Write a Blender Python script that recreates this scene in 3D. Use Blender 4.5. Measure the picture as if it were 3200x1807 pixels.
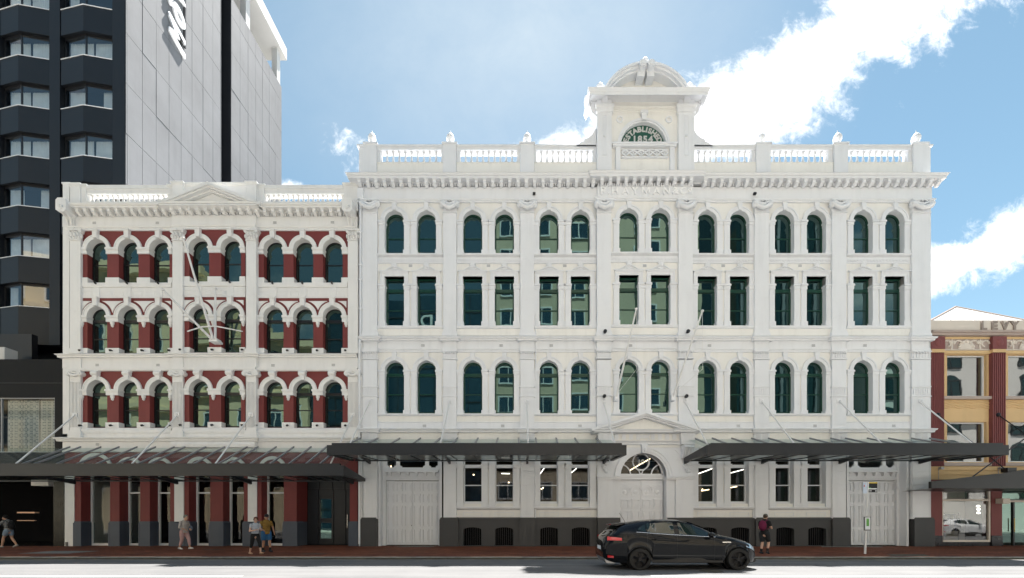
import bpy, bmesh, math, random
from mathutils import Vector, Matrix
R = math.radians
rnd = random.Random(7)
# ------------------------------------------------------------------ camera
# photo units: 60 px per metre on the main facade plane (y = 0); the eye is 22 m in front of it
D, F, VX, VY, EZ = 22.0, 1320.0, 1625.0, 1620.0, 1.45
def wx(px, y=0.0): return (px - VX) * (D + y) / F
def wz(py, y=0.0): return EZ + (VY - py) * (D + y) / F
S = bpy.context.scene
for _o in list(bpy.data.objects): bpy.data.objects.remove(_o)
COL = S.collection
cam_d = bpy.data.cameras.new('camera'); cam = bpy.data.objects.new('camera', cam_d); COL.objects.link(cam)
cam.location = (0, -D, EZ); cam.rotation_euler = (R(90), 0, 0)
cam_d.sensor_width = 36; cam_d.lens = 36 * F / 3200
cam_d.shift_x = -(VX - 1600) / 3200; cam_d.shift_y = (VY - 903.5) / 3200
cam_d.clip_end = 3000; cam_d.clip_start = 0.1
S.camera = cam
# ------------------------------------------------------------------ light
SUN_AZ, SUN_EL = R(18.8), R(66.2)          # azimuth from +Y towards +X
SUN_STRENGTH, SKY_STRENGTH, EXPOSURE = 5.0, 0.078, 1.82
sd = bpy.data.lights.new('sun', 'SUN'); sd.energy = SUN_STRENGTH; sd.angle = R(0.53); sd.color = (1.0, 0.96, 0.90)
sun = bpy.data.objects.new('sun', sd); COL.objects.link(sun)
sdir = Vector((math.sin(SUN_AZ) * math.cos(SUN_EL), math.cos(SUN_AZ) * math.cos(SUN_EL), math.sin(SUN_EL)))
sun.rotation_euler = sdir.to_track_quat('Z', 'Y').to_euler(); sun.location = (10, 30, 60)
S.view_settings.view_transform = 'Standard'; S.view_settings.look = 'None'
S.view_settings.gamma = 1; S.view_settings.exposure = EXPOSURE; S.view_settings.use_curve_mapping = False

class NT:
    """small helper to write node maths as expressions"""
    def __init__(s, nt): s.nt = nt
    def n(s, t, **k):
        x = s.nt.nodes.new(t)
        for a, b in k.items(): setattr(x, a, b)
        return x
    def put(s, sock, v):
        if isinstance(v, bpy.types.NodeSocket): s.nt.links.new(v, sock)
        else: sock.default_value = v
    def m(s, op, a, b=None, c=None, clamp=False):
        x = s.n('ShaderNodeMath', operation=op); x.use_clamp = clamp
        for i, v in enumerate((a, b, c)):
            if v is not None: s.put(x.inputs[i], v)
        return x.outputs[0]
    def noise(s, vec, scale, detail=4, rough=.55, lac=2.0, dim='3D', dist=0.0):
        x = s.n('ShaderNodeTexNoise', noise_dimensions=dim)
        if vec is not None: s.put(x.inputs['Vector'], vec)
        x.inputs['Scale'].default_value = scale; x.inputs['Detail'].default_value = detail
        x.inputs['Roughness'].default_value = rough; x.inputs['Lacunarity'].default_value = lac
        x.inputs['Distortion'].default_value = dist
        return x.outputs[0]
    def rng(s, v, a, b, c=0.0, d=1.0, smooth=False):
        x = s.n('ShaderNodeMapRange'); x.interpolation_type = 'SMOOTHSTEP' if smooth else 'LINEAR'
        s.put(x.inputs[0], v)
        for i, q in enumerate((a, b, c, d)): s.put(x.inputs[i + 1], q)
        return x.outputs[0]
    def mix(s, f, a, b):
        x = s.n('ShaderNodeMix', data_type='RGBA')
        s.put(x.inputs[0], f); s.put(x.inputs[6], a); s.put(x.inputs[7], b)
        return x.outputs[2]
    def scale(s, vec, v):
        x = s.n('ShaderNodeMapping'); s.put(x.inputs[0], vec); x.inputs['Scale'].default_value = v
        return x.outputs[0]

W = bpy.data.worlds.new('World'); S.world = W; W.use_nodes = True
W.node_tree.nodes.clear(); q = NT(W.node_tree)
out = q.n('ShaderNodeOutputWorld'); bg = q.n('ShaderNodeBackground'); bg.inputs[1].default_value = SKY_STRENGTH
sky = q.n('ShaderNodeTexSky', sky_type='NISHITA'); sky.sun_disc = False
sky.sun_elevation = SUN_EL; sky.sun_rotation = SUN_AZ; sky.air_density = 1.0; sky.dust_density = 0.1; sky.ozone_density = 0.9
tc = q.n('ShaderNodeTexCoord'); sep = q.n('ShaderNodeSeparateXYZ'); W.node_tree.links.new(tc.outputs['Generated'], sep.inputs[0])
dx, dy, dz = sep.outputs
# gnomonic coordinates of the sky in front of the street, in hundreds of photo px; clouds are banks at given bearings
yy = q.m('MAXIMUM', dy, 0.05)
U = q.m('MULTIPLY_ADD', q.m('DIVIDE', dx, yy), 13.2, 16.25)
V = q.m('MULTIPLY_ADD', q.m('DIVIDE', dz, yy), -13.2, 16.20)
cv = q.n('ShaderNodeCombineXYZ'); q.put(cv.inputs[0], U); q.put(cv.inputs[1], V)
warp = q.noise(cv.outputs[0], 0.42, 9, .66, dist=.3)
warp2 = q.noise(cv.outputs[0], 1.5, 8, .68, dist=.5)
def bank(ax, ay, bx, by, r0, r1):
    """1 on the axis of a cloud bank, falling to 0 at its edge"""
    ex, ey = bx - ax, by - ay; L2 = ex * ex + ey * ey
    t = q.m('DIVIDE', q.m('ADD', q.m('MULTIPLY', q.m('SUBTRACT', U, ax), ex), q.m('MULTIPLY', q.m('SUBTRACT', V, ay), ey)), L2, clamp=True)
    px = q.m('SUBTRACT', U, q.m('MULTIPLY_ADD', t, ex, ax)); py = q.m('SUBTRACT', V, q.m('MULTIPLY_ADD', t, ey, ay))
    d = q.m('SQRT', q.m('ADD', q.m('MULTIPLY', px, px), q.m('MULTIPLY', py, py)))
    return q.m('SUBTRACT', 1.0, q.m('DIVIDE', d, q.m('MULTIPLY_ADD', t, r1 - r0, r0)))
banks = [bank(17.3, 4.9, 22.6, 3.9, 1.0, 1.9), bank(21.9, 4.2, 29.5, -0.9, 1.75, 1.9), bank(29.3, -1.1, 40, -6.5, 1.9, 2.6),
         bank(28.9, 8.75, 33.5, 6.6, 0.85, 1.0), bank(33.5, 6.6, 48, 3.0, 1.0, 1.8), q.m('MULTIPLY', bank(10.7, 4.6, 11.0, 5.2, .5, .5), .34),
         bank(8.75, 5.85, 9.25, 5.85, .34, .34), q.m('MULTIPLY', bank(16.4, 4.45, 16.7, 4.4, .5, .5), .4)]
bm_ = banks[0]
for b in banks[1:]: bm_ = q.m('MAXIMUM', bm_, b)
dens = q.m('ADD', bm_, q.m('ADD', q.m('MULTIPLY', q.m('SUBTRACT', warp, .5), 2.6), q.m('MULTIPLY', q.m('SUBTRACT', warp2, .5), 1.3)))
front = q.rng(dy, 0.05, 0.25, smooth=True)
cl_front = q.m('MULTIPLY', q.rng(dens, -.06, 0.80, smooth=True), front)
# scattered fair weather cloud over the unseen sky, coverage widened to add fill
n3 = q.noise(q.scale(tc.outputs['Generated'], (2.2, 2.2, 4.0)), 1.3, 7, .6)
cl_rest = q.m('MULTIPLY', q.rng(n3, .54, .68, smooth=True), q.m('SUBTRACT', 1.0, front))
# thin high veil, paler towards the middle of the view
veil = q.m('MULTIPLY', q.m('MAXIMUM', q.m('SUBTRACT', 1.0, q.m('DIVIDE', q.m('SQRT', q.m('ADD', q.m('POWER', q.m('SUBTRACT', U, 16.5), 2.0), q.m('POWER', q.m('MULTIPLY', q.m('SUBTRACT', V, 1.0), 1.3), 2.0))), 11.0)), 0.0), front)
veil = q.m('MULTIPLY', veil, q.m('MULTIPLY_ADD', warp, .7, .45), clamp=True)
skyc = q.n('ShaderNodeHueSaturation'); q.put(skyc.inputs['Color'], sky.outputs[0]); skyc.inputs['Hue'].default_value = .474; skyc.inputs['Saturation'].default_value = .93; skyc.inputs['Value'].default_value = .60
c1 = q.mix(q.m('MULTIPLY', veil, .9), skyc.outputs[0], (2.75, 3.2, 3.55, 1))
cl = q.m('MAXIMUM', cl_front, cl_rest)
cshade = q.rng(q.m('ADD', warp2, q.m('MULTIPLY', dens, .25)), .35, .85, 0.0, 1.0)
c2 = q.mix(cl, c1, q.mix(cshade, (4.3, 4.45, 4.6, 1), (7.5, 7.5, 7.5, 1)))
q.put(bg.inputs[0], c2); W.node_tree.links.new(bg.outputs[0], out.inputs[0])

# ------------------------------------------------------------------ materials
def shader(name):
    m = bpy.data.materials.new(name); m.use_nodes = True
    nt = m.node_tree; p = nt.nodes['Principled BSDF']
    return m, NT(nt), p
def paint(name, col, rough=.55, var=.06, scale=1.4, bump=.0, bscale=40, metal=0.0, streak=0.0, coat=0.0, spec=.4):
    m, q, p = shader(name)
    g = q.n('ShaderNodeNewGeometry').outputs['Position']
    n = q.noise(g, scale, 5, .6)
    f = q.rng(n, .3, .7, 1 - var, 1 + var * .6)
    if streak:
        st = q.noise(q.scale(g, (1.6, 1.6, .22)), 1.5, 6, .62)
        f = q.m('MULTIPLY', f, q.rng(st, .50, .78, 1.0, 1.0 - streak))
        sp = q.noise(g, 3.2, 6, .7)
        f = q.m('MULTIPLY', f, q.rng(sp, .56, .80, 1.0, 1.0 - streak * .8))
    vm = q.n('ShaderNodeVectorMath', operation='SCALE'); vm.inputs[0].default_value = col[:3]; q.put(vm.inputs['Scale'], f)
    q.put(p.inputs['Base Color'], vm.outputs[0])
    p.inputs['Roughness'].default_value = rough; p.inputs['Metallic'].default_value = metal
    p.inputs['Specular IOR Level'].default_value = spec; p.inputs['Coat Weight'].default_value = coat
    if bump:
        b = q.n('ShaderNodeBump'); b.inputs['Strength'].default_value = bump; b.inputs['Distance'].default_value = .02
        q.put(b.inputs['Height'], q.noise(g, bscale, 4, .6)); q.put(p.inputs['Normal'], b.outputs[0])
    return m
def glass_dark(name, col, ior=2.0, wav=.03, wscale=1.3, tint=(1, 1, 1)):
    """window pane seen from a bright street: mirror of the far side over a dark room"""
    m, q, p = shader(name)
    p.inputs['Base Color'].default_value = (*col, 1); p.inputs['Roughness'].default_value = .015
    p.inputs['IOR'].default_value = ior; p.inputs['Specular Tint'].default_value = (*tint, 1)
    g = q.n('ShaderNodeNewGeometry').outputs['Position']
    b = q.n('ShaderNodeBump'); b.inputs['Strength'].default_value = wav; b.inputs['Distance'].default_value = .1
    q.put(b.inputs['Height'], q.noise(g, wscale, 1.5, .5)); q.put(p.inputs['Normal'], b.outputs[0])
    return m
def glass_clear(name, tint=(.8, .86, .84), ior=1.5, refl=None, dirt=0.0):
    m, q, p = shader(name); nt = m.node_tree
    nt.nodes.remove(p); o = nt.nodes['Material Output']
    tr = q.n('ShaderNodeBsdfTransparent'); tr.inputs[0].default_value = (*tint, 1)
    gl = q.n('ShaderNodeBsdfGlossy'); gl.inputs['Roughness'].default_value = .02
    mx = q.n('ShaderNodeMixShader')
    if refl is None:
        fr = q.n('ShaderNodeFresnel'); fr.inputs[0].default_value = ior; q.put(mx.inputs[0], fr.outputs[0])
    else: mx.inputs[0].default_value = refl
    nt.links.new(tr.outputs[0], mx.inputs[1]); nt.links.new(gl.outputs[0], mx.inputs[2])
    last = mx
    if dirt:
        df = q.n('ShaderNodeBsdfDiffuse'); df.inputs[0].default_value = (.62, .68, .66, 1)
        m2 = q.n('ShaderNodeMixShader'); m2.inputs[0].default_value = dirt
        nt.links.new(mx.outputs[0], m2.inputs[1]); nt.links.new(df.outputs[0], m2.inputs[2]); last = m2
    nt.links.new(last.outputs[0], o.inputs[0])
    return m
def emit(name, col, st):
    m, q, p = shader(name)
    p.inputs['Base Color'].default_value = (*col, 1); p.inputs['Emission Color'].default_value = (*col, 1); p.inputs['Emission Strength'].default_value = st
    return m
M = {}
M['white'] = paint('white_paint', (.785, .80, .83), .55, .04, .5, .06, 25, streak=.08)
M['cream'] = paint('warm_white_paint', (.84, .83, .80), .6, .04, .6, .06, 25, streak=.09)
M['rwhite'] = paint('off_white_paint', (.80, .795, .785), .55, .04, .6, .06, 25, streak=.09)
M['red'] = paint('oxblood_paint', (.185, .036, .034), .6, .10, 1.2, .08, 30, streak=.08)
M['slate'] = paint('slate_blue_paint', (.068, .082, .110), .5, .08, 1.2, .05, 30)
M['charcoal'] = paint('charcoal_paint', (.060, .060, .062), .55, .08, 1.0, .06, 30)
M['green'] = paint('bottle_green_paint', (.008, .050, .032), .3, .05)
M['black'] = paint('black_paint', (.010, .010, .012), .35, .05)
M['steel_dark'] = paint('dark_canopy_steel', (.021, .0225, .026), .45, .06, .8, spec=.4)
M['steel_grey'] = paint('grey_steel', (.30, .31, .33), .4, .05, metal=.4)
M['rod'] = paint('white_rod_paint', (.74, .74, .74), .35, .03)
M['pane_green'] = glass_dark('window_glass', (.003, .010, .012), 2.25, .012, 1.3, (.52, .84, .76))
M['pane_black'] = glass_dark('tinted_glass', (.005, .010, .010), 2.25, .018, 1.4, (.56, .84, .74))
M['pane_far'] = glass_dark('far_glass', (.02, .05, .08), 1.9, .02, .6)
M['pane_clear'] = glass_clear('clear_glass', (.80, .86, .86), refl=.05)
M['pane_hotel'] = glass_clear('hotel_glass', (.82, .90, .96), refl=.20)
M['canopy_glass'] = glass_clear('canopy_glass', (.82, .88, .86), refl=.07, dirt=.05)
M['soffit_glass'] = glass_clear('soffit_glass', (.72, .76, .75), refl=.12, dirt=.38)
M['navy'] = paint('navy_black_cladding', (.0065, .0085, .0125), .5, .10, .5, .03, 20)
M['panel'] = paint('grey_concrete_panel', (.150, .156, .168), .75, .14, .35, .12, 10, streak=.12)
M['joint'] = paint('panel_joint', (.12, .124, .13), .9)
M['roofwhite'] = paint('white_roof', (.55, .55, .545), .5, .04)
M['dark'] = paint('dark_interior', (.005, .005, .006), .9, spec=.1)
M['room'] = paint('dim_room', (.07, .055, .042), .8, .3, 1.5)
M['curtain'] = paint('curtain_cloth', (.74, .74, .72), .9, .08, 3)
M['asphalt'] = None
M['warm_lamp'] = emit('warm_lamp', (1.0, .72, .42), 2.2)
M['cool_lamp'] = emit('cool_lamp', (1.0, .93, .82), 1.6)
M['chrome'] = paint('brushed_metal', (.6, .6, .6), .25, .02, metal=1.0)
M['skin'] = paint('skin', (.50, .29, .20), .55, .08, 6)
# asphalt: worn chip seal with lanes polished by tyres
m, q, p = shader('worn_asphalt'); g = q.n('ShaderNodeNewGeometry').outputs['Position']
n1 = q.noise(q.scale(g, (.12, 1.4, 1)), 1.2, 4, .6); n2 = q.noise(g, 60, 3, .7); n3 = q.noise(g, .5, 5, .6)
f = q.m('ADD', q.m('ADD', q.m('MULTIPLY', n1, .45), q.m('MULTIPLY', n2, .35)), q.m('MULTIPLY', n3, .3))
q.put(p.inputs['Base Color'], q.mix(q.rng(f, .35, .75), (.066, .068, .073, 1), (.165, .165, .167, 1))); p.inputs['Roughness'].default_value = .85
b = q.n('ShaderNodeBump'); b.inputs['Strength'].default_value = .25; b.inputs['Distance'].default_value = .006
q.put(b.inputs['Height'], n2); q.put(p.inputs['Normal'], b.outputs[0]); M['asphalt'] = m
# red brick pavers laid across the footpath
m, q, p = shader('red_brick_pavers'); g = q.n('ShaderNodeNewGeometry').outputs['Position']
br = q.n('ShaderNodeTexBrick'); q.put(br.inputs['Vector'], g); br.inputs['Scale'].default_value = 1.0
br.inputs['Brick Width'].default_value = .23; br.inputs['Row Height'].default_value = .115; br.inputs['Mortar Size'].default_value = .006
br.inputs['Color1'].default_value = (.15, .045, .024, 1); br.inputs['Color2'].default_value = (.24, .078, .042, 1); br.inputs['Mortar'].default_value = (.07, .045, .035, 1)
st = q.noise(q.scale(g, (.35, .9, 1)), 1.0, 6, .65)
hs = q.n('ShaderNodeHueSaturation'); q.put(hs.inputs['Color'], br.outputs[0]); q.put(hs.inputs['Value'], q.rng(st, .3, .72, .55, 1.25))
q.put(p.inputs['Base Color'], hs.outputs[0]); p.inputs['Roughness'].default_value = .8; p.inputs['Specular IOR Level'].default_value = .2
b = q.n('ShaderNodeBump'); b.inputs['Strength'].default_value = .4; b.inputs['Distance'].default_value = .006
q.put(b.inputs['Height'], br.outputs[1]); b.invert = True; q.put(p.inputs['Normal'], b.outputs[0]); M['paver'] = m
M['concrete'] = paint('kerb_concrete', (.22, .215, .20), .85, .35, 2.5, .3, 30)
M['concrete_dark'] = paint('dark_concrete', (.075, .072, .055), .9, .4, 3.0, .3, 30)
M['slab'] = paint('pale_paving_slabs', (.46, .45, .42), .85, .15, 1.5, .1, 20)
M['line'] = paint('road_marking', (.62, .62, .60), .7, .25, 4)
M['yline'] = paint('worn_yellow_marking', (.34, .26, .10), .8, .4, 4)

# ------------------------------------------------------------------ mesh builder
class MB:
    def __init__(s): s.v = []; s.f = []
    def add(s, vs, fs):
        b = len(s.v); s.v += [tuple(p) for p in vs]; s.f += [tuple(b + i for i in f) for f in fs]
    def quad(s, a, b, c, d): s.add((a, b, c, d), ((0, 1, 2, 3),))
    def box(s, x0, x1, y0, y1, z0, z1):
        s.add([(x, y, z) for x in (x0, x1) for y in (y0, y1) for z in (z0, z1)],
              [(0, 1, 3, 2), (4, 6, 7, 5), (0, 4, 5, 1), (2, 3, 7, 6), (0, 2, 6, 4), (1, 5, 7, 3)])
        return s
    def prism(s, pts, a, b, axis='y'):
        """extrude a closed 2D outline: (x,z) along y, (y,z) along x, or (x,y) along z"""
        k = len(pts)
        if axis == 'y': P = [(p[0], a, p[1]) for p in pts] + [(p[0], b, p[1]) for p in pts]
        elif axis == 'x': P = [(a, p[0], p[1]) for p in pts] + [(b, p[0], p[1]) for p in pts]
        else: P = [(p[0], p[1], a) for p in pts] + [(p[0], p[1], b) for p in pts]
        s.add(P, [tuple(range(k)), tuple(range(2 * k - 1, k - 1, -1))] + [(i, (i + 1) % k, k + (i + 1) % k, k + i) for i in range(k)])
        return s
    def strip(s, A, B, closed=False):
        k = len(A); s.add(list(A) + list(B), [(i, (i + 1) % k, k + (i + 1) % k, k + i) for i in range(k if closed else k - 1)])
        return s
    def ring(s, cx, cz, r0, r1, y0, y1, a0=0.0, a1=math.pi, n=16):
        """arched bar of rectangular section, front at y0"""
        an = [a0 + (a1 - a0) * i / n for i in range(n + 1)]
        def c(r, y): return [(cx + r * math.cos(a), y, cz + r * math.sin(a)) for a in an]
        A, B, C, E = c(r0, y0), c(r1, y0), c(r1, y1), c(r0, y1)
        s.strip(A, B); s.strip(B, C); s.strip(E, A)
        for i in (0, n): s.quad(A[i], B[i], C[i], E[i])
        return s
    def lathe(s, prof, cx=0, cy=0, cz=0, n=12):
        rings = [[(cx + r * math.cos(2 * math.pi * i / n), cy + r * math.sin(2 * math.pi * i / n), cz + z) for i in range(n)] for r, z in prof]
        for a, b in zip(rings, rings[1:]): s.strip(a, b, True)
        s.add(rings[0], [tuple(range(n))[::-1]]); s.add(rings[-1], [tuple(range(n))])
        return s
    def tube(s, pts, rad, n=8, cap=True):
        pts = [Vector(p) for p in pts]
        if not isinstance(rad, (list, tuple)): rad = [rad] * len(pts)
        rings = []; up = None
        for i, p in enumerate(pts):
            t = (pts[min(i + 1, len(pts) - 1)] - pts[max(i - 1, 0)]).normalized()
            if up is None: up = t.orthogonal().normalized()
            up = (up - t * up.dot(t)).normalized(); sd_ = t.cross(up)
            rings.append([p + (up * math.cos(2 * math.pi * k / n) + sd_ * math.sin(2 * math.pi * k / n)) * rad[i] for k in range(n)])
        for a, b in zip(rings, rings[1:]): s.strip(a, b, True)
        if cap: s.add(rings[0], [tuple(range(n))[::-1]]); s.add(rings[-1], [tuple(range(n))])
        return s
    def ball(s, c, r, n=10, m_=7):
        if not isinstance(r, (list, tuple)): r = (r, r, r)
        rings = []
        for j in range(1, m_):
            t = math.pi * j / m_
            rings.append([(c[0] + r[0] * math.sin(t) * math.cos(2 * math.pi * i / n), c[1] + r[1] * math.sin(t) * math.sin(2 * math.pi * i / n), c[2] + r[2] * math.cos(t)) for i in range(n)])
        for a, b in zip(rings, rings[1:]): s.strip(a, b, True)
        top = (c[0], c[1], c[2] + r[2]); bot = (c[0], c[1], c[2] - r[2])
        s.add([top] + rings[0], [(0, i + 1, (i + 1) % n + 1) for i in range(n)])
        s.add([bot] + rings[-1], [(0, (i + 1) % n + 1, i + 1) for i in range(n)])
        return s
    def band(s, x0, x1, prof, yb=0.0, retl=True, retr=True, back=.05):
        """moulding: profile of (projection, z) run from x0 to x1 with mitred returns"""
        A = [(x0 - (p if retl else 0), yb - p, z) for p, z in prof]; B = [(x1 + (p if retr else 0), yb - p, z) for p, z in prof]
        s.strip(A, B)
        s.strip(A, [(a[0], yb + back, a[2]) for a in A]); s.strip(B, [(a[0], yb + back, a[2]) for a in B])
        for q_ in (0, -1):
            a, b = A[q_], B[q_]; s.quad(a, b, (b[0], yb + back, b[2]), (a[0], yb + back, a[2]))
        return s
    def cell(s, x0, x1, z0, z1, ox0, ox1, oz0, ozs, rise, y=0.0, dep=.3, n=14):
        """piece of wall with one opening: spring line ozs, arch rise (0 = flat head), reveal of depth dep"""
        s.quad((x0, y, z0), (ox0, y, z0), (ox0, y, z1), (x0, y, z1)); s.quad((ox1, y, z0), (x1, y, z0), (x1, y, z1), (ox1, y, z1))
        s.quad((ox0, y, z0), (ox1, y, z0), (ox1, y, oz0), (ox0, y, oz0))
        L = head(ox0, ox1, ozs, rise, n)
        s.strip([(a, y, c) for a, c in L], [(a, y, z1) for a, c in L])
        O = [(ox0, oz0)] + L + [(ox1, oz0)]
        s.strip([(a, y, c) for a, c in O], [(a, y + dep, c) for a, c in O], True)
        return s
    def mesh(s, name, smooth=None):
        me = bpy.data.meshes.new(name); me.from_pydata(s.v, [], s.f)
        b = bmesh.new(); b.from_mesh(me); bmesh.ops.remove_doubles(b, verts=b.verts, dist=1e-5)
        bmesh.ops.recalc_face_normals(b, faces=b.faces); b.to_mesh(me); b.free()
        if smooth:
            me.shade_smooth(); me.set_sharp_from_angle(angle=R(smooth))
        return me
def head(x0, x1, zs, rise, n=14):
    if rise <= 0: return [(x0, zs), (x1, zs)]
    c, h = (x0 + x1) / 2, (x1 - x0) / 2
    return [(c - h * math.cos(math.pi * i / n), zs + rise * math.sin(math.pi * i / n)) for i in range(n + 1)]
BASE = {}
def thing(name, label, cat, base, group=None):
    o = bpy.data.objects.new(name, None); COL.objects.link(o); o.location = base; o.empty_display_size = .3
    o['label'] = label; o['category'] = cat
    if group: o['group'] = group
    BASE[o] = Vector(base); return o
def part(name, mb, mat, parent, loc=(0, 0, 0), rot=None, smooth=None, label=None, stuff=False):
    """a mesh under its thing (world coordinates) or under a part (that part's coordinates)"""
    me = mb if isinstance(mb, bpy.types.Mesh) else mb.mesh(name, smooth)
    if mat is not None and not me.materials: me.materials.append(M[mat] if isinstance(mat, str) else mat)
    o = bpy.data.objects.new(name, me); COL.objects.link(o); o.parent = parent
    o.location = Vector(loc) - BASE[parent] if parent in BASE else loc
    if rot: o.rotation_euler = rot
    if label: o['label'] = label
    if stuff: o['kind'] = 'stuff'
    return o
def lone(name, mb, mat, label=None, cat=None, kind=None, smooth=None, group=None, loc=(0, 0, 0)):
    me = mb if isinstance(mb, bpy.types.Mesh) else mb.mesh(name, smooth)
    if not me.materials: me.materials.append(M[mat] if isinstance(mat, str) else mat)
    o = bpy.data.objects.new(name, me); COL.objects.link(o); o.location = loc
    if label: o['label'] = label
    if cat: o['category'] = cat
    if kind: o['kind'] = kind
    if group: o['group'] = group
    return o
def text_mesh(body, size, ext, bold=0.0, shear=0.0, space=1.0):
    cu = bpy.data.curves.new('lettering', 'FONT'); cu.body = body; cu.size = size; cu.extrude = ext; cu.offset = bold; cu.shear = shear
    cu.space_character = space; cu.align_x = 'CENTER'; cu.resolution_u = 4
    o = bpy.data.objects.new('lettering', cu); COL.objects.link(o)
    me = bpy.data.meshes.new_from_object(o.evaluated_get(bpy.context.evaluated_depsgraph_get()))
    bpy.data.objects.remove(o); bpy.data.curves.remove(cu); me.materials.clear()
    return me
def window_meshes(w, zs, rise, t=.07, dep=.08, transom=None, rail=None, rt=.05, bottom=.09, n=14):
    """frame and pane of a window, x centred, sill at z = 0"""
    h = w / 2; f = MB()
    O = [(-h, 0)] + head(-h, h, zs, rise, n) + [(h, 0)]
    I = [(-h + t, bottom)] + (head(-h + t, h - t, zs if rise else zs - t, max(rise - t, 0), n)) + [(h - t, bottom)]
    f.strip([(a, 0, c) for a, c in O], [(a, 0, c) for a, c in I], True)
    f.strip([(a, 0, c) for a, c in I], [(a, dep, c) for a, c in I], True)
    f.strip([(a, 0, c) for a, c in O], [(a, dep, c) for a, c in O], True)
    if rail: f.box(-h + t, h - t, .015, dep, rail - rt / 2, rail + rt / 2)
    if transom: f.box(-h + t, h - t, -.03, dep, transom - .075, transom + .075)
    p = MB(); y = dep * .6
    p.add([(a, y, c) for a, c in I], [tuple(range(len(I)))])
    return f.mesh('window'), p.mesh('pane')
def put_window(parent, fm, pm, loc, fmat, pmat, tilt=.009):
    w_ = part('window', fm, fmat, parent, loc)
    part('pane', pm, pmat, w_, (0, 0, 0), rot=(rnd.uniform(-tilt, tilt), 0, rnd.uniform(-tilt, tilt)))
    return w_
# ------------------------------------------------------------------ ground
ZK, ZG, ZR = -0.12, -0.225, -0.05        # footpath at the kerb, gutter, road crown
YK = -4.9
def zpath(y): return 0.0245 * y if y < 0 else 0.0
def zroad(y): return ZG + (ZR - ZG) * min(1.0, (YK - y) / 3.6) if y > -19 else ZR
g = MB()
g.quad((-700, 0.8, -.26), (700, 0.8, -.26), (700, 900, -.26), (-700, 900, -.26))
g.quad((-700, -700, -.26), (700, -700, -.26), (700, -21.5, -.26), (-700, -21.5, -.26))
g.quad((-700, -21.5, -.26), (-62, -21.5, -.26), (-62, .8, -.26), (-700, .8, -.26)); g.quad((62, -21.5, -.26), (700, -21.5, -.26), (700, .8, -.26), (62, .8, -.26))
lone('ground', g, 'concrete', 'grey city ground around the street', None, 'structure')
g = MB(); ys = [YK - .1, -6.2, -7.4, -8.5, -13.5, -18.6]
for a, b in zip(ys, ys[1:]): g.quad((-62, a, zroad(a)), (62, a, zroad(a)), (62, b, zroad(b)), (-62, b, zroad(b)))
lone('road', g, 'asphalt', 'worn grey asphalt street, sunlit beyond the building shadow', None, 'structure')
g = MB(); g.quad((-62, 1.0, 0), (62, 1.0, 0), (62, 0, 0), (-62, 0, 0)); g.quad((-62, 0, 0), (62, 0, 0), (62, YK + .16, zpath(YK + .16)), (-62, YK + .16, zpath(YK + .16)))
foot = lone('pavement', g, 'paver', 'red brick footpath in front of the white and red buildings', None, 'structure')
g = MB(); g.box(-62, 62, -25.4, -18.6, -.4, .06); lone('pavement', g, 'slab', 'grey footpath on the near side of the street', None, 'structure')
kb = MB(); kb.prism([(YK + .16, ZK + .002), (YK + .02, ZK), (YK, ZK - .025), (YK - .012, ZG - .1), (YK + .16, ZG - .1)], -.493, .493, 'x'); km = kb.mesh('kerb_stone')
kf = MB(); kf.prism([(YK - .018, ZG + .072), (YK - .022, ZG + .072), (YK - .026, ZG - .02), (YK - .018, ZG - .02)], -62, 62, 'x')
kerb = bpy.data.objects.new('kerb', None); COL.objects.link(kerb); kerb['kind'] = 'structure'; kerb['label'] = 'concrete kerb with a dark face along the red footpath'
for i in range(56): part('kerb_stone', km, 'concrete', kerb, (-26 + i * 1.0 + .5, rnd.uniform(-.006, .006), rnd.uniform(-.004, .004)))
part('dark_face', kf, 'concrete_dark', kerb)  # separate sheet on the kerb front, darker than the stones
ch = MB(); ch.prism([(YK - .028, ZG + .012), (YK - .30, zroad(YK - .3) + .006), (YK - .30, ZG - .1), (YK - .028, ZG - .1)], -62, 62, 'x'); part('gutter_channel', ch, 'concrete', kerb)
# markings lie 4 mm above the asphalt
def mark(x0, x1, y0, y1, mat, label):
    g = MB(); e = .005
    g.quad((x0, y0, zroad(y0) + e), (x1, y0, zroad(y0) + e), (x1, y1, zroad(y1) + e), (x0, y1, zroad(y1) + e)); return lone('road_marking', g, mat, label, None, 'structure')
mark(-24, -7.2, -11.12, -10.98, 'line', 'white lane line at the lower left')
mark(3.4, 24, -11.12, -10.98, 'line', 'white lane line at the lower right beyond the black car')
mark(-21.0, -18.6, -5.42, -5.32, 'yline', 'worn yellow kerbside line at the left')
mark(10.6, 14.6, -5.42, -5.32, 'yline', 'worn yellow kerbside line ahead of the black car')
mark(-62, 62, -14.6, -14.48, 'line', 'white centre line of the street')
def patch(x0, x1, y0, y1, mat, label):
    g = MB(); e = .004
    g.quad((x0, y0, zpath(y0) + e), (x1, y0, zpath(y0) + e), (x1 + .3, y1, zpath(y1) + e), (x0 + .3, y1, zpath(y1) + e)); return lone('paving_patch', g, mat, label, None, 'structure')
g = MB(); g.add([(5.4 + .32 * math.cos(i * math.pi / 10), -10.07 + .32 * math.sin(i * math.pi / 10), ZR + .006) for i in range(20)], [tuple(range(20))]); lone('manhole_cover', g, 'concrete_dark', 'round dark manhole cover in the road in front of the black car', None, 'structure')
patch(-21.9, -19.7, -3.6, -2.5, 'concrete', 'grey concrete repair in the red paving at the left')
patch(15.4, 17.0, -4.5, -3.9, 'concrete_dark', 'dark tactile strip in the paving beside the bus stop pole')
patch(-6.4, -4.6, -.55, -.1, 'concrete', 'grey threshold in the paving before the wide white doors')
patch(-9.6, -8.6, -3.9, -3.6, 'concrete_dark', 'dark utility cover in the paving near the red pier')
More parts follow.
